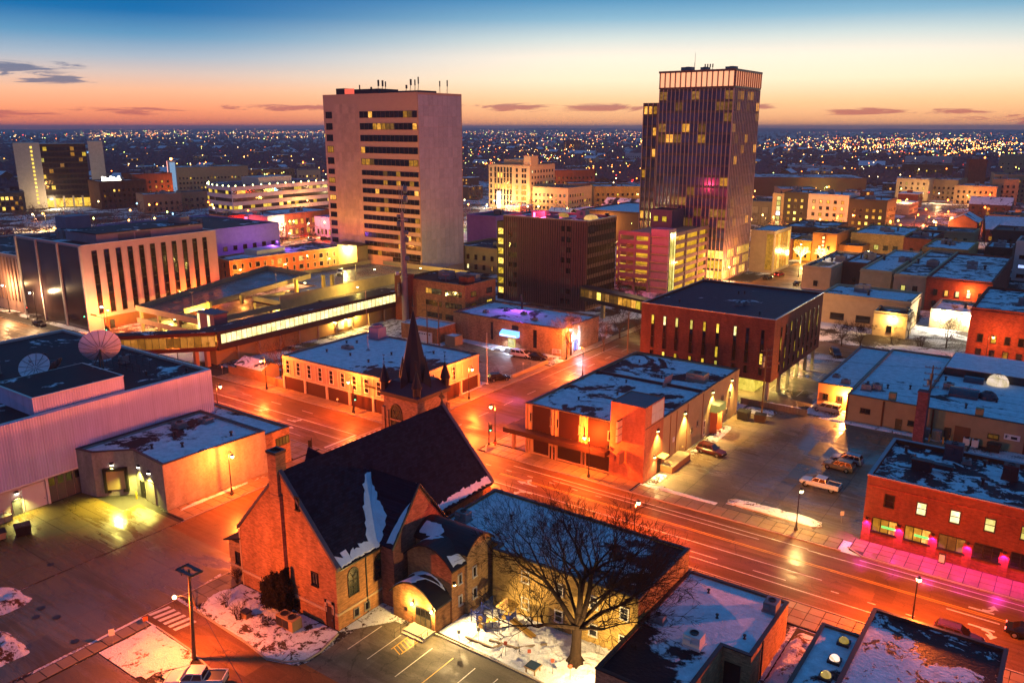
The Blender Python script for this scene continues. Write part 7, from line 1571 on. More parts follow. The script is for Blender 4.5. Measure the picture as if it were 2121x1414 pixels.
for o_,loc,rot,s_,lb in[(t1,(-92.4,168,0),1,.8,'bare street tree in front of the covered footbridge'),(t1,(-95,181,0),2.2,.85,'bare tree under the covered footbridge'),(t1,(-84.5,172,0),4,.8,'bare tree on the near kerb left of the brown office'),(t2,(-229,158,0),2,.55,'small bare tree lit orange at the foot of the exchange wall'),(t2,(-210.5,131,0),.5,.5,'low bare shrub tree beside the slit window wall'),(t2,(-210.3,139,0),3.5,.6,'second low bare tree beside the slit window wall'),(t3,(-35.2,224,0),1.5,1.0,'bare thorny tree in front of the cream annex'),(t3,(-25.7,219,0),3,1.1,'bare tree in the snow in front of the red corner block'),(t3,(-19.2,226,0),5,.9,'small bare tree against the lit white garage yard'),(t2,(-114,228,0),5,.8,'bare tree in front of the red lit parking ramp'),(t2,(-121,229.5,0),1.2,.7,'thin bare tree at the foot of the parking ramp'),(t3,(-47,206,0),2,.9,'leafless tree by the access road behind the brown office')]:
 c=copy_tree(o_,loc,rot,lb);c.scale=(s_,s_,s_)
R.seed(31)
# bushes beside the church gable
def shrub(name,label,x,y,r_,h_,n_,mat,z=0.0,upright=.8,cat='shrub'):
 s_=thing(name,label,cat,(x,y,z));mb=MB()
 for k in range(n_):
  a=R.uniform(0,6.28);e_=R.uniform(0,1)**.6;p_=(x+math.cos(a)*r_*.25*R.random(),y+math.sin(a)*r_*.25*R.random(),z)
  grow(mb,p_,(math.cos(a)*e_*(1.2-upright),math.sin(a)*e_*(1.2-upright),upright),h_*R.uniform(.3,.42),.03,2,4,.55,.05,3,0,kids=(2,3),shrink=.75,segs=2,minr=.014)
 part('twigs',mb,mat,s_);return s_
cd_=thing('cedar_bush','big dense dark rounded bush against the orange church gable','bush',(-68.2,51.0,0));LEAF=plain('cedar_leaf','1E1810',.9,.1,var=.6,scale=2.5)
mb=MB();mb.tube((-68.2,51,0),(-68.2,51,1.5),.15,.1,6);part('stem',mb,BARK,cd_);mb=MB()
for k in range(12000):
 if k>8000:a=R.uniform(0,6.28);q_=R.random();c=Vector((-66.9+.75*math.cos(a)*R.random()**.5*(1-q_*.8),51.2+.6*math.sin(a)*R.random()**.5,.3+q_*5.0));d1=Vector((R.gauss(0,.5),R.gauss(0,.5),R.gauss(.8,.4))).normalized()*.22;d2=d1.orthogonal().normalized()*.05;mb.face([c-d1,c+d2,c+d1,c-d2]);continue
 a,b_=R.uniform(0,6.28),math.acos(R.uniform(-.75,1));rr=R.uniform(.45,1.0)**.45*(1+.42*noise.noise(Vector((math.cos(a)*2.4,math.sin(a)*2.4,b_*2.4))))*R.uniform(.85,1.12);c=Vector((-68.2+1.9*rr*math.sin(b_)*math.cos(a),51.0+1.35*rr*math.sin(b_)*math.sin(a),2.0+2.1*rr*math.cos(b_)))
 d1=Vector((R.gauss(0,1),R.gauss(0,1),R.gauss(0,1))).normalized()*.17;d2=d1.orthogonal().normalized()*.07;mb.face([c-d1,c+d2,c+d1,c-d2])
part('foliage',mb,LEAF,cd_,kind=None)
shrub('bare_shrub','spreading leafless shrub in the snow in front of the cedar bush',-70.2,47.2,1.6,2.2,16,BARKL);shrub('bare_shrub','low leafless shrub beside the outdoor cooling unit',-66.6,48.2,1.5,1.7,14,BARK);shrub('bare_shrub','tall thin evergreen shrub at the church street corner',-76.3,51.6,.5,2.4,14,BARK,upright=1.1);shrub('bare_shrub','leafless sapling in the lawn left of the church',-73.2,47.8,1.2,2.4,10,BARKL);shrub('bare_shrub','small shrub stump at the base of the leaning sign post',-75.4,45.9,.5,.9,8,BARK)
for x,y in((-90.9,284),(-34,217),(-27,222),(-30,226),(-38,221),(-22,214)):pass
shrub('bare_shrub','tangled thicket along the bright snow yard',-31,217,3.5,3.2,24,BARKL);shrub('bare_shrub','dense thicket left of the bright snow yard',-36.5,214,3.0,3.0,22,BARKL)
# trees wrapped in lights by the downtown crossing
GOLD=emit('fairy_lights',(1,.66,.2),3.2)
R.seed(8);lt=thing('lit_tree','tree wrapped in golden fairy lights in front of the cafe row','tree',(-103.5,329,0));mb=MB();mb.tube((-103.5,329,0),(-103.5,329,3.0),.35,.28,7);part('trunk',mb,GOLD,lt);mb=MB()
for k in range(7):a=6.28*k/7;grow(mb,(-103.5,329,2.8),(math.cos(a)*.7,math.sin(a)*.7,.9),2.6,.16,1,3,.55,.08,4,0,kids=(2,3),shrink=.75,segs=3,minr=.07)
part('crown',mb,GOLD,lt);lamp_light('POINT',(-103.5,327,5),2400,YEL,1.0,lt)
c=copy_tree(lt,(-93.5,328,0),1.1,'tree wrapped in golden fairy lights before the yellow shop');c.scale=(.85,.85,.8);c=copy_tree(lt,(-87,333,0),2.3,'smaller tree wrapped in golden fairy lights before the cinema');c.scale=(.7,.7,.7)
bl=thing('blue_lit_bush','bush wrapped in blue white fairy lights on the downtown square','tree',(-289,226,0));mb=MB()
for k in range(9):a=6.28*k/9;grow(mb,(-289,226,.3),(math.cos(a)*.5,math.sin(a)*.5,.9),2.0,.09,2,4,.55,.05,3,0,kids=(2,3),minr=.05)
part('crown',mb,emit('blue_fairy_lights',(.25,.35,1),4),bl);copy_tree(bl,(-281,217,0),1,'blue white lit bush nearer the brick row roof');copy_tree(bl,(-300,219,0),2,'blue white lit bush at the foot of the red theatre');copy_tree(bl,(-296,228,0),4,'second blue white lit bush near the red theatre')
R.setstate(R2)
# ================================================================== street lamps
def street_lamp(label,x,y,rot,c=SOD,power=2600,h_=6.6,emat=None,group='street lamps along the avenue',base=.13,armless=False):
 o=thing('street_lamp',label,'street lamp',(x,y,base),group);ca,sa=math.cos(rot),math.sin(rot);T=lambda a,z:(x+ca*a,y+sa*a,base+z)
 mb=MB();mb.lathe([(.26,base),(.26,base+.25),(.16,base+.5),(.12,base+1.0),(.09,base+1.2)],x,y,8);part('base',mb,M_BLACK,o)
 mb=MB();mb.tube(T(0,1.1),T(0,h_),.085,.055,8)
 if not armless:mb.path([T(0,h_),T(.15,h_+.22),T(.55,h_+.25),T(.85,h_+.1),T(.9,h_-.1)],.035,5);mb.tube(T(0,h_-.5),T(.5,h_+.22),.02,n=4)
 part('pole',mb,M_BLACK,o);hx=0 if armless else .9;z=h_-.35 if not armless else h_+.35
 mb=MB();q=T(hx,0);mb.lathe([(.02,base+z+.32),(.2,base+z+.2),(.27,base+z+.08)],q[0],q[1],10);part('lantern_cap',mb,M_BLACK,o)
 g_=MB();g_.lathe([(.26,base+z+.08),(.27,base+z-.05),(.2,base+z-.25),(.02,base+z-.34)],q[0],q[1],10);part('globe',g_,emat or E_SOD,o,smooth=True)
 lamp_light('POINT',(q[0],q[1],base+z-.5),power,c,.16,o);return o
N90=math.pi/2
LP=2600
street_lamp('street lamp in front of the blank block wall of the loading annex',-97.3,66.3,0,power=2700)
street_lamp('street lamp on the avenue behind the office wing roof',-126,84.6,N90,power=LP);street_lamp('street lamp beside the plank fence and shed',-133.9,101.6,-N90,power=LP)
street_lamp('street lamp at the right end of the corner office',-96.2,120.7,0,power=LP);street_lamp('street lamp at the corner of the hardware shop pavement',-78.2,105.1,math.pi,power=LP*1.2)
street_lamp('street lamp in front of the hardware shop panels',-58.0,101.9,math.pi,power=LP);street_lamp('yellow street lamp beside the kerb island',-26.8,103.0,N90,(1,.62,.2),1500,5.7,E_YEL)
street_lamp('street lamp with a bright burst in the middle of the right avenue',-9.7,85.3+.2,N90,power=LP*2,h_=7.0);street_lamp('street lamp hidden behind the top of the great bare tree',-41.6,84.9,N90,power=LP*1.6,h_=7.0)
street_lamp('street lamp at the left of the corner office front',-109,101.8,-N90,power=LP*.8)
street_lamp('street lamp by the church tower corner',-74.5,84.9,N90,power=LP*.9);street_lamp('street lamp far down the left avenue',-165,101.8,-N90,power=LP);street_lamp('street lamp at the far left bend of the avenue',-181,84.7,N90,power=LP)
street_lamp('street lamp by the far crossing below the exchange wall',-201.5,105.4,math.pi,(1,.62,.3),2600,8.4,E_WHT);street_lamp('tall street lamp in front of the mirror panels',-236,104.6,-N90,(1,.62,.3),2600,8.4,E_WHT);street_lamp('street lamp at the left edge beside the west wing',-254,105.4,-N90,(1,.5,.2),3000,8.4,E_WHT)
street_lamp('orange street lamp at the base of the slit window wall',-209,110,0,power=2600,h_=6);street_lamp('street lamp between the exchange and the car park',-207.5,137,0,power=2600,h_=6.0)
street_lamp('street lamp right outside the church pavement',-77.0,60.5,math.pi,power=LP*.9)
street_lamp('orange lamp with red glow beside the low clinic corner',-95.6,156.3,0,(1,.22,.04),2600,7.6)
street_lamp('lamp on the street in front of the brown office',-85.5,146.5,math.pi,power=LP,h_=6.8)
street_lamp('yellow lamp in the street beyond the covered footbridge',-83,205,math.pi,(1,.66,.2),3500,7.6,E_YEL)
street_lamp('lamp at the near corner of the fin tower',-100.5,270.5,-N90,(1,.4,.12),3000,6.2,E_SOD);street_lamp('tall bright lamp at the downtown crossing',-84.6,296,math.pi,(1,.66,.25),5000,11.5,E_YEL,armless=True)
street_lamp('lamp in the cafe crossing beside the left lit tree',-105,318,0,(1,.62,.2),2500,6,E_YEL);street_lamp('lamp at the right of the downtown crossing',-70,330,0,(1,.62,.2),2500,7,E_YEL)
for x,y,lb,c_,p_ in((-305,246,'lamp in front of the red theatre on the square',(1,.3,.08),7000),(-312,268,'lamp among the shopfront cars',(1,.55,.2),9000),(-300,282,'lamp beside the violet shop',(1,.35,.1),7000),(-290,238,'white lamp on the downtown square',(1,.8,.5),5000),(-227,165,'lamp on the brick row wall',(1,.30,.05),4200),(-224,181,'second lamp along the brick row',(1,.30,.05),4200),(-221,198,'third lamp along the brick row',(1,.30,.05),4200),(-60,214,'lamp on the access road',(1,.4,.12),3000),(-28,262,'starry orange lamp below the red brick building',(1,.26,.05),2600),(-16,205,'orange lamp at the foot of the red corner block',(1,.24,.04),2200),(-6,203,'second orange lamp at the right of the red corner block',(1,.24,.04),2000),(-62,420,'orange starburst lamp in the middle right distance',(1,.3,.06),7000),(-50,452,'second orange starburst lamp in the right distance',(1,.3,.06),6000),(-112,655,'lamp at the left floodlit pier of the courthouse',(1,.62,.25),7000),(-95,652,'lamp at the middle of the floodlit courthouse',(1,.62,.25),7000),(-76,642,'lamp at the right wing of the courthouse',(1,.62,.25),6000),(-240,420,'red glowing lamp right of the hotel tower',(1,.15,.05),14000),(-150,330,'amber lamp behind the parking ramp',(1,.5,.15),12000),(-175,420,'amber lamp in front of the yellow flats',(1,.5,.15),12000),(-90,232,'amber lamp beside the parking ramp exit',(1,.5,.15),6000)):  # some of these lamps added to spread broad orange ambient light downtown
 street_lamp(lb,x,y,0,c_,p_*.36,7.5,E_SOD if c_[1]<.5 else E_YEL,group='street lamps downtown',base=0)
# ================================================================== traffic lights
def signal_head(parent,x,y,z,rot,on=2,name='signal_head'):
 c_,s_=math.cos(rot),math.sin(rot);F_=Face((x-.17*c_,y-.17*s_),(x+.17*c_,y+.17*s_));mb=MB();F_.slab(mb,0,.34,z,z+1.05,-.1,.12);F_.slab(mb,-.12,.46,z-.08,z+1.13,-.1,-.07);h_=part(name,mb,M_BLACK,parent)
 for k in range(3):
  cm=Vector(F_.p(.17,z+.18+k*.34,.13));mb=MB();pts=[cm+Vector((F_.d.x*.11*math.cos(a),F_.d.y*.11*math.cos(a),.11*math.sin(a)))for a in[2*math.pi*q/10 for q in range(10)]];mb.face(pts);col_=(E_GREEN,emit('dark_amber_lens',(1,.5,0),.02),E_RED)[k]if(k==0 and on==2)or(k==2 and on==0)else plain('dark_lens','1A1414',.3);part('lens',mb,col_,h_)
  vis=MB();vis.box(cm.x-.12,cm.y-.12,cm.z+.1,cm.x+.12,cm.y+.12,cm.z+.12);part('visor',vis,M_BLACK,h_)
 return h_
def traffic_light(label,x,y,rot,on=2,mast=None,h_=3.0,base=.13):
 o=thing('traffic_light',label,'traffic light',(x,y,base),'traffic lights');mb=MB();mb.lathe([(.2,base),(.18,base+.3),(.08,base+.5)],x,y,8);mb.tube((x,y,base),(x,y,base+(6.0 if mast else h_+1.0)),.08,.07,8);part('pole',mb,M_BLACK,o)
 signal_head(o,x+.28*math.cos(rot),y+.28*math.sin(rot),h_-.4,rot,on)
 if mast:mb=MB();e_=(x+mast[0],y+mast[1],base+5.9);mb.tube((x,y,base+5.6),e_,.06,.04,6);part('mast_arm',mb,plain('mast_grey','6A5A48',.5),o);signal_head(o,e_[0],e_[1],5.0,rot,on);mb=MB();F_=Face((x+mast[0]*.35,y+mast[1]*.35-.05),(x+mast[0]*.65,y+mast[1]*.65-.05));F_.slab(mb,0,F_.L,5.85,6.3,0,.03);part('street_name_plate',mb,plain('sign_green','1C3A24',.5),o)
 return o
traffic_light('traffic light showing green at the hardware shop corner',-78.4,103.6,rad(35),2);traffic_light('dark backed traffic light at the office wing corner',-97.3,81.6,rad(35)+math.pi,1)
traffic_light('traffic light on a mast arm in front of the corner office',-108.6,101.7,rad(35),2,(9.0,.2));
traffic_light('green traffic light on a mast at the far left crossing',-199.5,104.2,rad(35),2,(-8.5,-.5));traffic_light('red signal at the far west end of the avenue',-240,103.9,rad(35),0)
# ================================================================== poles, wires, signs
def util_pole(label,x,y,h_,arms=2,rot=0.0,mat=None,fancy=False):
 o=thing('utility_pole',label,'utility pole',(x,y,0));mb=MB();mb.tube((x,y,0),(x,y,h_),.17,.11,8);part('post',mb,mat or plain('weathered_pole','6E5236',.8),o)
 for k in range(arms):
  z=h_-.4-k*1.1;c_,s_=math.cos(rot),math.sin(rot);mb=MB();mb.tube((x-1.2*c_,y-1.2*s_,z),(x+1.2*c_,y+1.2*s_,z),.07,n=4);part('cross_arm',mb,plain('weathered_pole','6E5236',.8),o)
  mb=MB()
  for t in(-1.1,-.5,.5,1.1):mb.tube((x+t*c_,y+t*s_,z),(x+t*c_,y+t*s_,z+.28),.045,n=5)
  part('insulator',mb,plain('insulator_grey','5A5A60',.3),o)
 if fancy:
  mb=MB()
  for dz in(1.6,2.6):mb.lathe([(.28,h_-dz-.9),(.28,h_-dz),(.05,h_-dz+.08)],x+.4*math.cos(rot+dz),y+.4*math.sin(rot+dz),8)
  part('transformer',mb,M_STEEL,o)
 return o
up=thing('utility_pole','tall wooden pole with a platform top and a lamp over the snowy corner','utility pole',(-68.1,40.3,0));mb=MB();mb.tube((-68.1,40.3,0),(-67.8,40.6,10.0),.21,.13,9);part('post',mb,plain('weathered_pole','6E5236',.8),up)
mb=MB();mb.box(-69.0,39.9,9.9,-66.5,40.3,10.0);mb.box(-69.0,40.9,9.9,-66.5,41.3,10.0)
for x in(-68.9,-66.6):mb.box(x-.06,39.9,9.85,x+.06,41.3,10.05);mb.tube((x,40.6,9.9),(-67.8,40.6,9.0),.035,n=4)
for x in(-68.5,-67.0):mb.tube((x,40.2,9.3),(x,40.2,9.9),.05,n=4)
part('platform',mb,M_DARKMETAL,up);mb=MB();mb.path([(-67.95,40.45,6.9),(-68.6,39.9,7.25),(-69.2,39.6,7.1)],.04,5);part('lamp_arm',mb,M_STEEL,up);mb=MB();mb.lathe([(.02,7.2),(.22,7.05),(.2,6.85),(.02,6.75)],-69.2,39.6,10);part('lamp_head',mb,E_SOD,up);lamp_light('POINT',(-69.2,39.6,6.5),2300,(1,.17,.02),.18,up)
util_pole('tall pole with many arms at the end of the avenue car park',-46.1,145.6,12.8,4,rad(55),fancy=True);util_pole('dark pole with transformers behind the bar',-18.9,148.3,13.5,4,rad(10),fancy=True)
util_pole('pale pole beside the small brick garage',-127.4,148.4,11.5,1,rad(20));util_pole('pale pole left of the brick garage door',-131.6,148.9,10,2,rad(20));util_pole('wooden pole under the covered footbridge',-87,170,10,2,rad(90))
def flagpole(label,x,y,h_,cat='flagpole',name='flagpole',mat=None,r_=.06):
 o=thing(name,label,cat,(x,y,0));mb=MB();mb.tube((x,y,0),(x,y,h_),r_,r_*.5,6);mb.lathe([(.3,0),(.2,.25),(.05,.3)],x,y,8);mb.lathe([(.02,h_),(.1,h_+.1),(.02,h_+.2)],x,y,6);part('pole',mb,mat or M_WHITE,o);return o
flagpole('white flagpole standing at the edge of the dark car park',-99.4,130.9,10.8)
cm=thing('communications_mast','very tall grey mast carrying several drum dishes in front of the hotel','mast',(-152.6,163.8,0));x,y=-152.6,163.8;mb=MB();mb.tube((x,y,0),(x,y,25),.95,.72,12);mb.tube((x,y,25),(x,y,30),.5,.45,10);part('shaft',mb,plain('mast_galvanised','7A6E74',.45,.4),cm)
mb=MB()
for dx,dy_ in((.45,.45),(-.45,.45),(.45,-.45),(-.45,-.45)):mb.tube((x+dx,y+dy_,30),(x+dx,y+dy_,37.3),.06,n=4)
for k in range(8):mb.tube((x-.45,y-.45,30+k*.9),(x+.45,y-.45,30.9+k*.9),.03,n=4);mb.tube((x+.45,y-.45,30+k*.9),(x+.45,y+.45,30.9+k*.9),.03,n=4)
part('lattice',mb,M_STEEL,cm)
def drum(parent,c,r_,dirv,mat,name='drum_dish',d=.8):
 c=Vector(c);A=Vector(dirv).normalized();mb=MB();mb.tube(c,c+A*d,r_*.9,r_,14);q=c+A*d;mb.tube(q,q+A*.12,r_,r_*.75,14);return part(name,mb,mat,parent)
DG_=plain('drum_grey','4E5A6A',.5)
for z,a_,r_ in((36.0,-10,.95),(33.4,-10,1.05),(29,200,.45),(26.8,190,.8),(24.6,-20,.6),(22.6,-5,.75),(17.5,-15,.75),(27.8,20,.4)):drum(cm,(x+.6*math.cos(rad(a_+35)),y+.6*math.sin(rad(a_+35)),z),r_,(math.cos(rad(a_+35)),math.sin(rad(a_+35)),0),DG_)
drum(cm,(x-1.2,y-.8,13.4),.6,(-.6,-.8,0),plain('drum_white','B8B0AC',.5));drum(cm,(x-.9,y-.8,8.8),2.0,(-.75,-.65,0),plain('drum_mottled','94785E',.8,var=.8,scale=2.0),d=.6)
for z in(12.5,20,28):mb=MB();mb.lathe([(1.15,z),(1.15,z+.15)],x,y,12);part('collar',mb,M_STEEL,cm)
def signpost(label,x,y,h_,w_,sh_,c,rot=0.0,z0=0.0,cat='sign',name='sign_post'):
 o=thing(name,label,cat,(x,y,z0));mb=MB();mb.tube((x,y,z0),(x,y,z0+h_),.03,n=5);part('post',mb,M_STEEL,o);F_=Face((x-w_/2*math.cos(rot),y-w_/2*math.sin(rot)),(x+w_/2*math.cos(rot),y+w_/2*math.sin(rot)));mb=MB();F_.slab(mb,0,w_,z0+h_-sh_,z0+h_,.03,.06);part('plate',mb,c,o);return o
SG_R=plain('sign_red_orange','9A4430',.5);SG_W=plain('sign_white','C4BEB0',.5)
for(x,y),lb in zip([(-47.5,57.4),(-46.1,58.9),(-42.6,58.8),(-39.9,59.1),(-37.2,59.2),(-35.3,59.4)],['leftmost grey backed','second grey backed','first red faced','second red faced','third red faced','last red faced']):signpost('%s parking sign on a thin post at the playground edge'%lb,x,y,1.95 if x<-43 else 1.8,.34,.42,SG_R if x>-45 else M_STEEL,rad(35),.05)
signpost('white two line notice on a thin post at the snowy corner',-77.0,36.8,1.9,.55,.75,SG_W,rad(60));signpost('orange backed square sign at the lane corner',-76.8,40.4,1.5,.5,.5,plain('sign_orange','A85A28',.6),rad(60));signpost('small pale sign standing in the wet avenue car park',-22.5,109.0,1.7,.5,.6,SG_W,rad(35));signpost('thin sign post on the pavement in front of the corner office',-113.4,102.0,1.9,.3,.4,SG_W,rad(35),.13);signpost('short sign post left of the pavement fence',-150.5,103,1.8,.3,.4,SG_W,rad(35),.13);signpost('white sign at the entrance of the dark car park',-97.2,141.0,2.6,.35,.5,SG_W,rad(35),.1)
ls=thing('clinic_sign','small white letter sign on two posts beside the street','sign',(-96.8,154.6,.1));mb=MB();mb.tube((-98.2,154.2,0),(-98.2,154.2,2.6),.06,n=5);mb.tube((-96.2,154.8,0),(-96.2,154.8,2.6),.06,n=5);part('post',mb,M_WHITE,ls);mb=MB();F_=Face((-98.2,154.2),(-96.2,154.8));F_.slab(mb,0,2.05,1.7,2.7,.05,.1);part('board',mb,M_WHITE,ls);mb=MB()
for t0,t1,z0_,z1_ in((.2,.3,1.85,2.5),(.45,.55,1.85,2.5),(.45,.75,2.4,2.5),(.45,.75,1.85,1.95),(.85,.95,1.85,2.5),(1.2,1.3,1.85,2.5),(1.4,1.5,1.85,2.5),(1.05,1.5,2.4,2.5),(1.6,1.7,1.85,2.5)):F_.slab(mb,t0,t1,z0_,z1_,.1,.12)
part('lettering',mb,M_BLACK,ls)
# wires
def wire(pts,label,r_=.022,sag=.5,name='overhead_wire'):
 mb=MB()
 for a,b in zip(pts,pts[1:]):
  a,b=Vector(a),Vector(b);pr_=a
  for k in range(1,9):t=k/8;q=a.lerp(b,t)-Vector((0,0,4*sag*t*(1-t)));mb.tube(pr_,q,r_,n=3,caps=False);pr_=q
 o=part(name,mb,M_BLACK);return tag(o,label,'wire')
wire([(-46.1,145.6,12.4),(-18.9,148.3,13.0),(20,152,13)],'upper wire between the two tall poles behind the bar');wire([(-46.1,145.6,10.2),(-18.9,148.3,9.6),(20,150,9)],'middle wire between the two tall poles behind the bar');wire([(-46.1,145.6,8.6),(-18.9,148.3,7.6),(20,149,7)],'lowest wire between the two tall poles behind the bar')
wire([(-67.9,40.6,6.4),(-75.2,45.4,3.4)],'guy wire from the tall wooden pole to the leaning post');wire([(-67.9,40.5,8.5),(-60,37,9.5),(-40,30,10)],'wire leaving the tall wooden pole towards the church car park')
# leaning post, playground, cooling unit, bins
lp_=thing('leaning_post','pale leaning post at the edge of the church lawn','post',(-75.3,45.4,0));mb=MB();mb.tube((-75.3,45.5,0),(-75.6,45.0,2.8),.08,.06,6);part('post',mb,plain('pale_wood','9A7448',.8),lp_)
cu=thing('cooling_unit','large tan outdoor cooling unit in the snow beside the church','cooling unit',(-64.5,49.5,.1));mb=MB();mb.box(-66.0,48.9,.1,-63.3,50.2,1.35);part('casing',mb,plain('unit_tan','A08050',.5),cu)
for k in range(2):mb=MB();mb.box(-65.9+k*1.0,48.86,.25,-65.0+k*1.0,48.9,1.2);part('grille',mb,M_DARKMETAL,cu)
for k in range(2):mb=MB();mb.lathe([(.45,1.35),(.45,1.45),(.38,1.45),(.38,1.37),(0,1.37)],-65.3+k*1.2,49.55,12);part('fan',mb,M_DARKMETAL,cu)
mc=thing('meter_box','small metal box beside a bush on the church lawn','utility box',(-69.6,47.9,.1));mb=MB();mb.box(-70.1,47.5,.1,-69.2,48.2,.85);part('box',mb,plain('meter_tan','8A6A44',.6),mc);mb=MB();mb.hexa([(-70.2,47.4,.85),(-69.1,47.4,.85),(-69.1,48.3,.85),(-70.2,48.3,.85)],[(-70.1,47.5,1.0),(-69.2,47.5,1.0),(-69.2,48.2,1.05),(-70.1,48.2,1.05)]);part('lid',mb,M_DARKMETAL,mc)
def dumpster(label,x,y,w_,d_,h_,rot,body,lidm,z=.05):
 o=thing('dumpster',label,'dumpster',(x,y,z),'dumpsters');c_,s_=math.cos(rot),math.sin(rot);T=lambda a,b,c:(x+a*c_-b*s_,y+a*s_+b*c_,z+c)
 q=lambda w2,d2,z_:[T(-w2,-d2,z_),T(w2,-d2,z_),T(w2,d2,z_),T(-w2,d2,z_)];mb=MB();mb.hexa(q(w_/2-.1,d_/2-.08,.12),q(w_/2,d_/2,h_));mb.hexa(q(w_/2+.05,d_/2+.05,h_-.1),q(w_/2+.05,d_/2+.05,h_));part('body',mb,body,o)
 for k in(-1,1):
  mb=MB();a0,a1=(-w_/2,-.03)if k<0 else(.03,w_/2);mb.hexa([T(a0,-d_/2,h_+.01),T(a1,-d_/2,h_+.01),T(a1,d_/2,h_+.06),T(a0,d_/2,h_+.06)],[T(a0,-d_/2,h_+.06),T(a1,-d_/2,h_+.06),T(a1,d_/2,h_+.12),T(a0,d_/2,h_+.12)]);part('lid',mb,lidm,o)
 mb=MB()
 for a in(-w_/2+.2,w_/2-.2):
  for b in(-d_/2+.2,d_/2-.2):p_=T(a,b,.08);mb.tube((p_[0]-.04,p_[1],p_[2]),(p_[0]+.04,p_[1],p_[2]),.08,n=8)
 part('wheel',mb,M_BLACK,o);mb=MB();F_=[T(-w_/2-.1,-.2,h_*.6),T(-w_/2-.1,.2,h_*.6)];mb.tube(*F_,.04,n=5);F_=[T(w_/2+.1,-.2,h_*.6),T(w_/2+.1,.2,h_*.6)];mb.tube(*F_,.04,n=5);part('lift_bar',mb,M_DARKMETAL,o);return o
dumpster('shiny black dumpster in the station yard',-109.6,42.9,1.9,1.5,1.35,rad(72),M_BLACK,plain('black_lid','16181C',.25,.6));dumpster('pale flat lidded dumpster at the left edge of the station yard',-111.0,40.2,2.2,1.6,1.0,rad(72),plain('bin_cream','9A8C68',.6),plain('bin_dark_lid','22201E',.5))
dumpster('grey green dumpster by the far end of the hardware shop',-47.9,141.0,2.2,1.6,1.6,0,plain('bin_grey','3E4438',.6),M_DARKMETAL);dumpster('brown dumpster beside the tall pole in the avenue car park',-45.0,141.5,2.0,1.5,1.4,rad(8),plain('bin_brown','4A3826',.6),M_DARKMETAL);dumpster('dark dumpster behind the yellow row wall',-8.6,149.8,2.0,1.4,1.3,0,plain('bin_dark','1E1C18',.6),M_DARKMETAL)
rk=thing('handrail','orange lit steps and handrails at the station yard door','handrail',(-115.6,43.2,0));mb=MB()
for y in(41.0,42.0,43.0,44.0):mb.tube((-115.0,y,0),(-115.0,y,1.9),.03,n=5)
for z in(.9,1.4,1.9):mb.tube((-115.0,41.0,z),(-115.0,44.0,z),.03,n=5)
part('rail',mb,plain('rail_orange','A8602C',.5),rk);mb=MB();mb.box(-116.3,41,0,-115.1,44,.9);part('platform',mb,M_CONC,rk)
# transformers and bollards behind the bar
for k,(x,y)in enumerate(((-19.0,150.2),(-17.2,150.1))):
 o=thing('transformer_cabinet','grey transformer cabinet with ribs by the yellow wall, %s of two'%('left' if k==0 else 'right'),'transformer',(x,y,0));mb=MB();mb.box(x-.7,y-.5,0,x+.7,y+.5,1.8);part('casing',mb,M_UNIT,o);mb=MB()
 for j in range(6):mb.box(x-.6+j*.22,y-.6,.3,x-.52+j*.22,y-.5,1.6)
 part('cooling_fin',mb,M_STEEL,o)
for k,(x,lb)in enumerate(((-18.1,'first'),(-16.0,'second'),(-15.0,'third'),(-19.9,'fourth'))):o=thing('bollard','%s amber painted bollard by the transformer cabinets'%lb,'bollard',(x,148.9,0));mb=MB();mb.tube((x,148.9,0),(x,148.9,1.2),.16,n=8);part('post',mb,plain('bollard_amber','B88C48',.6),o)
for k,(x,lb)in enumerate(((-12.7,'left'),(-11.4,'right'))):o=thing('condenser','%s pale condenser unit against the yellow wall'%lb,'air conditioner',(x,150.7,0));mb=MB();mb.box(x-.5,150.3,0,x+.5,151.2,1.2);part('casing',mb,M_WHITE,o);mb=MB();mb.lathe([(.35,1.2),(.35,1.28),(0,1.28)],x,150.75,10);part('fan',mb,M_DARKMETAL,o)
# playground: two decks, roof, slides, ladders
PB=plain('play_blue','1C2C78',.4,.5);PT=plain('play_tan','B09048',.6)
pgd=thing('playground_frame','blue and tan climbing frame with a pyramid roof in the snow','playground',(-46.5,62.4,.05))
for x,y,h_ in((-46.2,62.6,3.2),(-44.9,62.6,3.2),(-44.9,63.9,3.2),(-46.2,63.9,3.2),(-47.9,60.9,2.8),(-46.7,60.9,2.8),(-46.7,62.1,2.8),(-47.9,62.1,2.8),(-49.2,61.6,1.9),(-48.6,62.7,2.6)):mb=MB();mb.tube((x,y,.05),(x,y,h_*.8),.055,n=6);part('post',mb,PB,pgd)
mb=MB();mb.box(-46.2,62.6,1.15,-44.9,63.9,1.22);mb.box(-47.9,60.9,1.0,-46.7,62.1,1.07);mb.box(-46.7,61.8,1.0,-46.2,62.6,1.07);part('deck',mb,PT,pgd)
mb=MB();c_=(-45.55,63.25);q=[(-46.5,62.3),(-44.6,62.3),(-44.6,64.2),(-46.5,64.2)]
for k in range(4):mb.face([(*q[k],2.5),(*q[(k+1)%4],2.5),(*c_,3.4)])
rf=part('roof',mb,plain('play_roof_tan','B08C44',.6),pgd);rf.modifiers.new('thickness','SOLIDIFY').thickness=.05
mb=MB()
for k in range(4):
 a_,b_=q[k],q[(k+1)%4]
 for t in(.2,.4,.6,.8):p0=(a_[0]+(b_[0]-a_[0])*t,a_[1]+(b_[1]-a_[1])*t);mb.tube((*p0,2.52),(c_[0]+(p0[0]-c_[0])*.15,c_[1]+(p0[1]-c_[1])*.15,3.28),.03,n=3)
part('roof_rib',mb,plain('play_rib','8A6030',.6),rf)
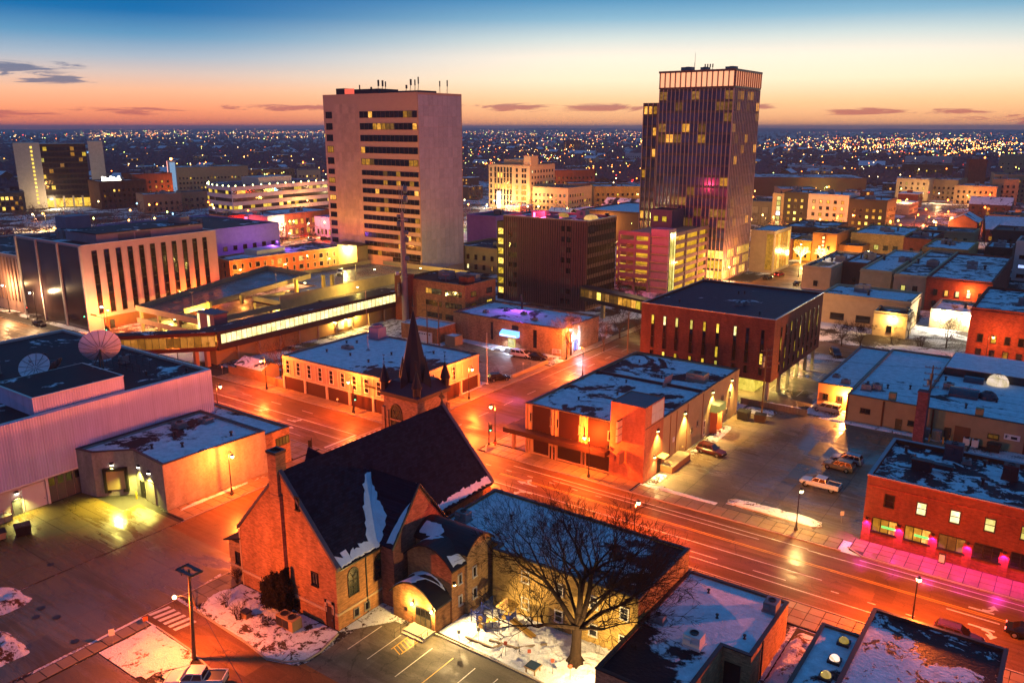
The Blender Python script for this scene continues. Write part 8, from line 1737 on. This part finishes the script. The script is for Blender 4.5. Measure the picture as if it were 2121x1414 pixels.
mb=MB();mb.box(-47.9,60.85,1.2,-46.7,60.9,2.0);mb.box(-47.95,60.9,.3,-47.9,62.1,1.9);mb.box(-44.9,62.6,1.2,-44.85,63.9,1.8);mb.box(-46.2,62.55,1.2,-44.9,62.6,1.75);part('panel',mb,PB,pgd)
for x,y,z in((-47.3,60.8,1.6),(-45.5,62.5,1.5),(-47.3,60.8,.7)):mb=MB();mb.lathe([(.01,z-.02),(.3,z-.02),(.3,z+.02),(.01,z+.02)],x,y,10);mb.v=[(vx,y-.02+(vz-z)*.5,z+(vy-y)*1.0)for vx,vy,vz in mb.v];part('disc',mb,PT,pgd)
mb=MB();b=[(-44.85,62.75,1.1),(-41.9,62.6,.25),(-41.9,63.4,.25),(-44.85,63.6,1.1)];mb.hexa([(x,y,z-.06)for x,y,z in b],b);mb.hexa([(-44.85,62.7,1.1),(-41.9,62.55,.25),(-41.9,62.6,.25),(-44.85,62.75,1.1)],[(-44.85,62.7,1.4),(-41.9,62.55,.5),(-41.9,62.6,.5),(-44.85,62.75,1.4)]);part('slide',mb,plain('slide_tan','8A6A30',.45),pgd)
mb=MB()
for k in range(5):mb.tube((-48.7,61.4,.3+k*.3),(-47.95,61.4,.3+k*.3),.025,n=4)
for z in(1.5,2.2):mb.tube((-49.2,61.6,z*.7),(-47.9,60.9,z*.8),.03,n=4);mb.tube((-47.9,62.1,z),(-46.7,62.1,z),.03,n=4)
part('ladder',mb,PB,pgd)
for pts,lb in(([(-47.9,58.9),(-44.4,59.0),(-43.9,60.0)],'long timber edging with a bent end in the playground snow'),([(-45.5,59.9),(-42.4,60.4),(-40.2,62.8)],'timber edging on the far side of the playground pit')):
 o=thing('timber_edging',lb,'edging',(*pts[0],.05));mb=MB()
 for a,b in zip(pts,pts[1:]):F_=Face(a,b);F_.slab(mb,0,F_.L,.05,.3,-.1,.1)
 part('timber',mb,plain('edging_wood','7A6A58',.8),o)
pt=thing('picnic_table','low table with a dark blue top at the playground corner','table',(-39.0,58.4,.05));mb=MB();mb.box(-39.6,57.9,.75,-38.4,59.0,.83);part('top',mb,plain('table_blue','22384A',.4),pt);mb=MB();mb.box(-39.7,57.8,.66,-38.3,59.1,.74);part('rim',mb,plain('table_tan','B09468',.6),pt)
for x in(-39.5,-38.5):
 for y in(58.0,58.9):mb=MB();mb.box(x-.06,y-.06,.05,x+.06,y+.06,.66);part('leg',mb,plain('table_tan','B09468',.6),pt)
fh=thing('fire_hydrant','small red fire hydrant on the hardware shop pavement','fire hydrant',(-77.4,104.0,.13));mb=MB();mb.lathe([(.16,.13),(.16,.2),(.11,.22),(.11,.6),(.15,.63),(.13,.72),(.02,.82)],-77.4,104.0,10);part('barrel',mb,plain('hydrant_red','8A1C14',.5),fh);mb=MB();mb.tube((-77.6,104,.5),(-77.2,104,.5),.06,n=8);part('nozzle',mb,plain('hydrant_red','8A1C14',.5),fh)
for(x,y),lb in zip(((-98.8,41.1),(-88.7,34.6),(-90.0,35.8),(-86.8,35.9),(-80.8,34.8)),('round cover nearest the station wall','round cover in the lower wet yard','square dark cover in the lower yard','small dark cover right of the square one','dark cover by the snowy corner')):o=thing('manhole_cover',lb,'manhole cover',(x,y,.05));mb=MB();mb.lathe([(.42,.052),(.42,.066),(.36,.07),(0,.07)],x,y,14);part('cover',mb,M_DARKMETAL,o)
# ================================================================== vehicles
TYRE=plain('tyre_rubber','0A0A0A',.8,.1);RIM=plain('wheel_rim','8A8A8C',.3,.5,.7);CGL=glass('car_glass','06080C',.06,.8);TAIL=plain('tail_lens','5A0A08',.2,.6);HEADL=plain('head_lens','A8A8A0',.1,.8)
def paint(name,c):return plain('car_paint_'+name,c,.22,.6,.15,var=.06)
def vehicle(kind,label,loc,rot,pm,group=None,tail=None,head=None,z=0.0):
 """x is forward; body and cabin lofted from cross sections, then glass, wheels and lamps"""
 L,Wd_,st_,cab,wheels={
'suv':(4.75,1.88,[(-2.37,.50,.92,.80),(-2.3,.34,1.02,.90),(-1.2,.30,1.05,.94),(.6,.30,1.02,.94),(1.3,.32,.98,.92),(2.1,.36,.88,.86),(2.37,.46,.74,.74)],[(-2.28,1.0),(-1.95,1.68),(.15,1.70),(1.05,1.02)],(-1.42,1.45)),
'sedan':(4.7,1.82,[(-2.35,.48,.86,.78),(-2.2,.32,.95,.88),(-1.2,.28,.95,.91),(.8,.28,.93,.91),(2.0,.32,.80,.84),(2.35,.44,.66,.70)],[(-1.75,.94),(-1.05,1.42),(.2,1.44),(1.15,.92)],(-1.4,1.42)),
'van':(5.0,1.95,[(-2.5,.45,.98,.86),(-2.42,.32,1.02,.94),(0,.28,1.02,.97),(1.5,.30,.98,.94),(2.2,.34,.84,.88),(2.5,.44,.68,.74)],[(-2.42,1.02),(-2.25,1.76),(.75,1.76),(1.75,.96)],(-1.5,1.6)),
'pickup':(5.75,1.95,[(-2.87,.55,1.05,.88),(-2.8,.45,1.08,.95),(.0,.40,1.08,.96),(1.6,.40,1.08,.95),(2.6,.44,1.0,.92),(2.87,.52,.84,.82)],[(-.98,1.08),(-.88,1.78),(.6,1.80),(1.35,1.08)],(-1.85,1.9))}[kind]
 o=thing(kind+'_car' if kind!='pickup' else 'pickup_truck',label,{'suv':'suv','sedan':'car','van':'van','pickup':'pickup truck'}[kind],(0,0,0),group)
 mb=MB();N_=10;ringsv=[]
 for(x,zl,zh,hw)in st_:
  k=hw*Wd_/1.88;ringsv.append([(x,-k*.86,zl),(x,-k,zl+.12),(x,-k,(zl+zh)/2),(x,-k*.985,zh-.1),(x,-k*.86,zh),(x,k*.86,zh),(x,k*.985,zh-.1),(x,k,(zl+zh)/2),(x,k,zl+.12),(x,k*.86,zl)])
 for a,b in zip(ringsv,ringsv[1:]):
  for k in range(N_):j=(k+1)%N_;mb.face([a[k],b[k],b[j],a[j]][::-1])
 mb.face(ringsv[0]);mb.face(ringsv[-1][::-1])
 hw=Wd_/2;(xa,za),(xb,zb),(xc,zc),(xd,zd)=cab;hb,htp=hw*.93,hw*.76
 mb.hexa([(xa,-hb,za-.03),(xd,-hb,zd-.03),(xd,hb,zd-.03),(xa,hb,za-.03)],[(xb,-htp,zb),(xc,-htp,zc),(xc,htp,zc),(xb,htp,zb)])
 if kind=='pickup':
  pass
 body=part('body',mb,pm,o);bv=body.modifiers.new('soft_edges','BEVEL');bv.width=.045;bv.segments=2;bv.limit_method='ANGLE';bv.angle_limit=.7
 def pane(nm,pts,off):
  mb=MB();n_=(Vector(pts[1])-Vector(pts[0])).cross(Vector(pts[2])-Vector(pts[1])).normalized()*off;q=[Vector(p_)+n_ for p_ in pts];mb.face(q);mb.face([Vector(p_)-n_*.2 for p_ in pts][::-1]);return part(nm,mb,CGL,o)
 lerp=lambda a,b,t:a+(b-a)*t
 S_=lambda s_,x0t,x1t:None
 # windscreen, back window, side windows
 pane('windscreen',[(lerp(xd,xc,.08),-hb*.9,lerp(zd,zc,.1)),(lerp(xd,xc,.08),hb*.9,lerp(zd,zc,.1)),(lerp(xd,xc,.92),htp*.93,lerp(zd,zc,.92)),(lerp(xd,xc,.92),-htp*.93,lerp(zd,zc,.92))],.015)
 pane('rear_window',[(lerp(xa,xb,.15),hb*.88,lerp(za,zb,.2)),(lerp(xa,xb,.15),-hb*.88,lerp(za,zb,.2)),(lerp(xa,xb,.9),-htp*.9,lerp(za,zb,.9)),(lerp(xa,xb,.9),htp*.9,lerp(za,zb,.9))],.015)
 nside={'suv':3,'sedan':2,'van':3,'pickup':2}[kind]
 for s_ in(-1,1):
  for k in range(nside):
   t0,t1=k/nside+.025,(k+1)/nside-.025;lo,hi=.14,.88
   X=lambda t,v:lerp(lerp(xa,xd,t),lerp(xb,xc,t),v);Y=lambda v:s_*lerp(hb,htp,v);Z=lambda v:lerp(za,zb,v)
   a0,a1=max(t0,.05),min(t1,.93);q=[(X(a0,lo),Y(lo),Z(lo)),(X(a1,lo),Y(lo),Z(lo)),(X(a1,hi),Y(hi),Z(hi)),(X(a0,hi),Y(hi),Z(hi))];pane('side_window',q if s_<0 else q[::-1],.015)
 for x in wheels:
  for s_ in(-1,1):
   y=s_*(hw-.12);r_=.36 if kind!='pickup' else .40;mb=MB();mb.tube((x,y-.12,r_),(x,y+.12,r_),r_,n=16);wv=part('wheel',mb,TYRE,o);mb=MB();mb.tube((x,y+s_*.125,r_),(x,y+s_*.14,r_),r_*.6,r_*.5,10);part('rim',mb,RIM,wv)
   mb=MB();mb.tube((x,y+s_*.02,r_+.03),(x,y+s_*.118,r_+.03),r_*1.16,n=16);part('wheel_arch',mb,M_BLACK,o)
 xf,xr_=st_[-1][0],st_[0][0]
 for s_ in(-1,1):
  mb=MB();mb.box(xf-.12,s_*hw*.55,.62,xf+.015,s_*hw*.82,.76);part('headlight',mb,head or HEADL,o);mb=MB();mb.box(xr_-.015,s_*hw*.66,.72,xr_+.08,s_*hw*.86,.98);part('tail_light',mb,tail or TAIL,o);mb=MB();mb.box(xd-.35,s_*(hb+.02),zd+.02,xd-.2,s_*(hb+.2),zd+.16);part('mirror',mb,pm,o)
 mb=MB();mb.box(xf-.05,-hw*.5,.42,xf+.02,hw*.5,.62);part('grille',mb,M_BLACK,o);mb=MB();mb.box(xf-.06,-hw*.82,.3,xf+.05,hw*.82,.42);mb.box(xr_-.06,-hw*.82,.38,xr_+.06,hw*.82,.5);part('bumper',mb,M_DARKMETAL,o)
 if kind=='pickup':mb=MB();mb.box(-2.72,-.78,1.085,-1.05,.78,1.11);part('bed_floor',mb,M_DARKMETAL,o);mb=MB();mb.box(-2.84,-.9,1.08,-1.0,-.8,1.22);mb.box(-2.84,.8,1.08,-1.0,.9,1.22);mb.box(-2.88,-.9,1.08,-2.78,.9,1.22);part('bed_rail',mb,pm,o)
 if kind=='suv':mb=MB();mb.tube((-1.7,-.6,1.74),(0,-.6,1.74),.025,n=4);mb.tube((-1.7,.6,1.74),(0,.6,1.74),.025,n=4);part('roof_rail',mb,M_DARKMETAL,o)
 o.location=(*loc,z);o.rotation_euler=(0,0,rot);return o
W_,D_=paint('white','C8C4BC'),paint('black','101014');MA=paint('maroon','4A0C10');SI=paint('silver','8E8E90');GD=paint('gold','7E6A4C');BL=paint('navy','161C30');RD=paint('red','7A1410')
vehicle('pickup','white crew cab pickup parked in the avenue car park',(-28.0,118.7),math.pi-.04,W_,z=.03)
vehicle('suv','tan and silver suv parked in front of a darker one',(-27.6,127.4),math.pi-.04,GD,z=.03);vehicle('suv','dark silver suv half hidden behind the tan one',(-27.2,130.9),math.pi-.03,SI,z=.03)
vehicle('suv','maroon suv parked by the loading platform',(-46.3,121.8),-.12,MA,z=.03)
vehicle('van','beige minivan parked below the orange wall lamp',(-36.6,154.3),-.05+math.pi,paint('beige','9A9080'),z=.02)
vehicle('pickup','white extended cab pickup at the bottom edge beside the wooden pole',(-64.3,38.0),rad(215),W_)
vehicle('van','white van parked nose out by the low clinic',(-105.5,152.2),.12,W_,z=.02);vehicle('sedan','black car beside the white van at the low clinic',(-101.4,152.9),.1,D_,z=.02);vehicle('suv','black suv parked behind the corner office wall',(-99.2+.4,134.2),rad(55),D_,z=.02)
vehicle('suv','dark suv parked beyond the posts of the brown office',(-45.8,196.0),rad(-60),BL)
vehicle('suv','dark purple suv waiting behind the corner shop roof',(-5.6,88.4),0.0,paint('plum','2A1430'));vehicle('sedan','dark car with glowing red tail lights on the right avenue',(.6,93.2),0.0,D_,tail=emit('tail_glow',(1,.08,.06),7))
vehicle('suv','white suv parked on the top deck of the parking structure',(-200.1,184.3),rad(-50),W_,z=5.43);vehicle('sedan','dark car on the far left avenue below the mirror panels',(-229.8,103.2-1),0,D_)
vehicle('sedan','dark car on the wet street by the fin tower',(-92.5,286.5),rad(80),D_,head=E_YEL);vehicle('suv','red car with tail lights at the downtown crossing',(-91.0,295),rad(80),RD,tail=E_RED);vehicle('sedan','dark car parked at the beige corner building',(-80.6,281.5),rad(90),D_)
cp=vehicle('suv','parked car at the left end of the downtown shopfronts',(-314,250),rad(95),W_,group='cars parked along the downtown shopfronts')
for k,(x,y,r_,m_,lb)in enumerate([(-315,256,95,D_,'dark car before the pink shop wall'),(-316,263,92,SI,'silver car before the first brick shopfront'),(-316,269,92,RD,'red car before the second brick shopfront'),(-316,275,92,D_,'dark car before the third brick shopfront'),(-316,281,92,W_,'white car before the last brick shopfront'),(-303,262,60,SI,'silver car on the square nearer the hotel'),(-299,267,60,D_,'dark car on the square nearer the hotel'),(-296,272,60,GD,'tan car on the square nearer the hotel'),(-306,244,100,W_,'pale car near the red theatre')]):
 c=copy_tree(cp,(x,y,0),rad(r_),lb)
 for ch_ in c.children:
  if ch_.name.startswith(('body','mirror')):ch_.material_slots[0].link='OBJECT';ch_.material_slots[0].material=m_
vehicle('sedan','dark car inside the lower deck of the parking structure',(-190,119),0,D_,z=3.0)
bpy.context.view_layer.update()
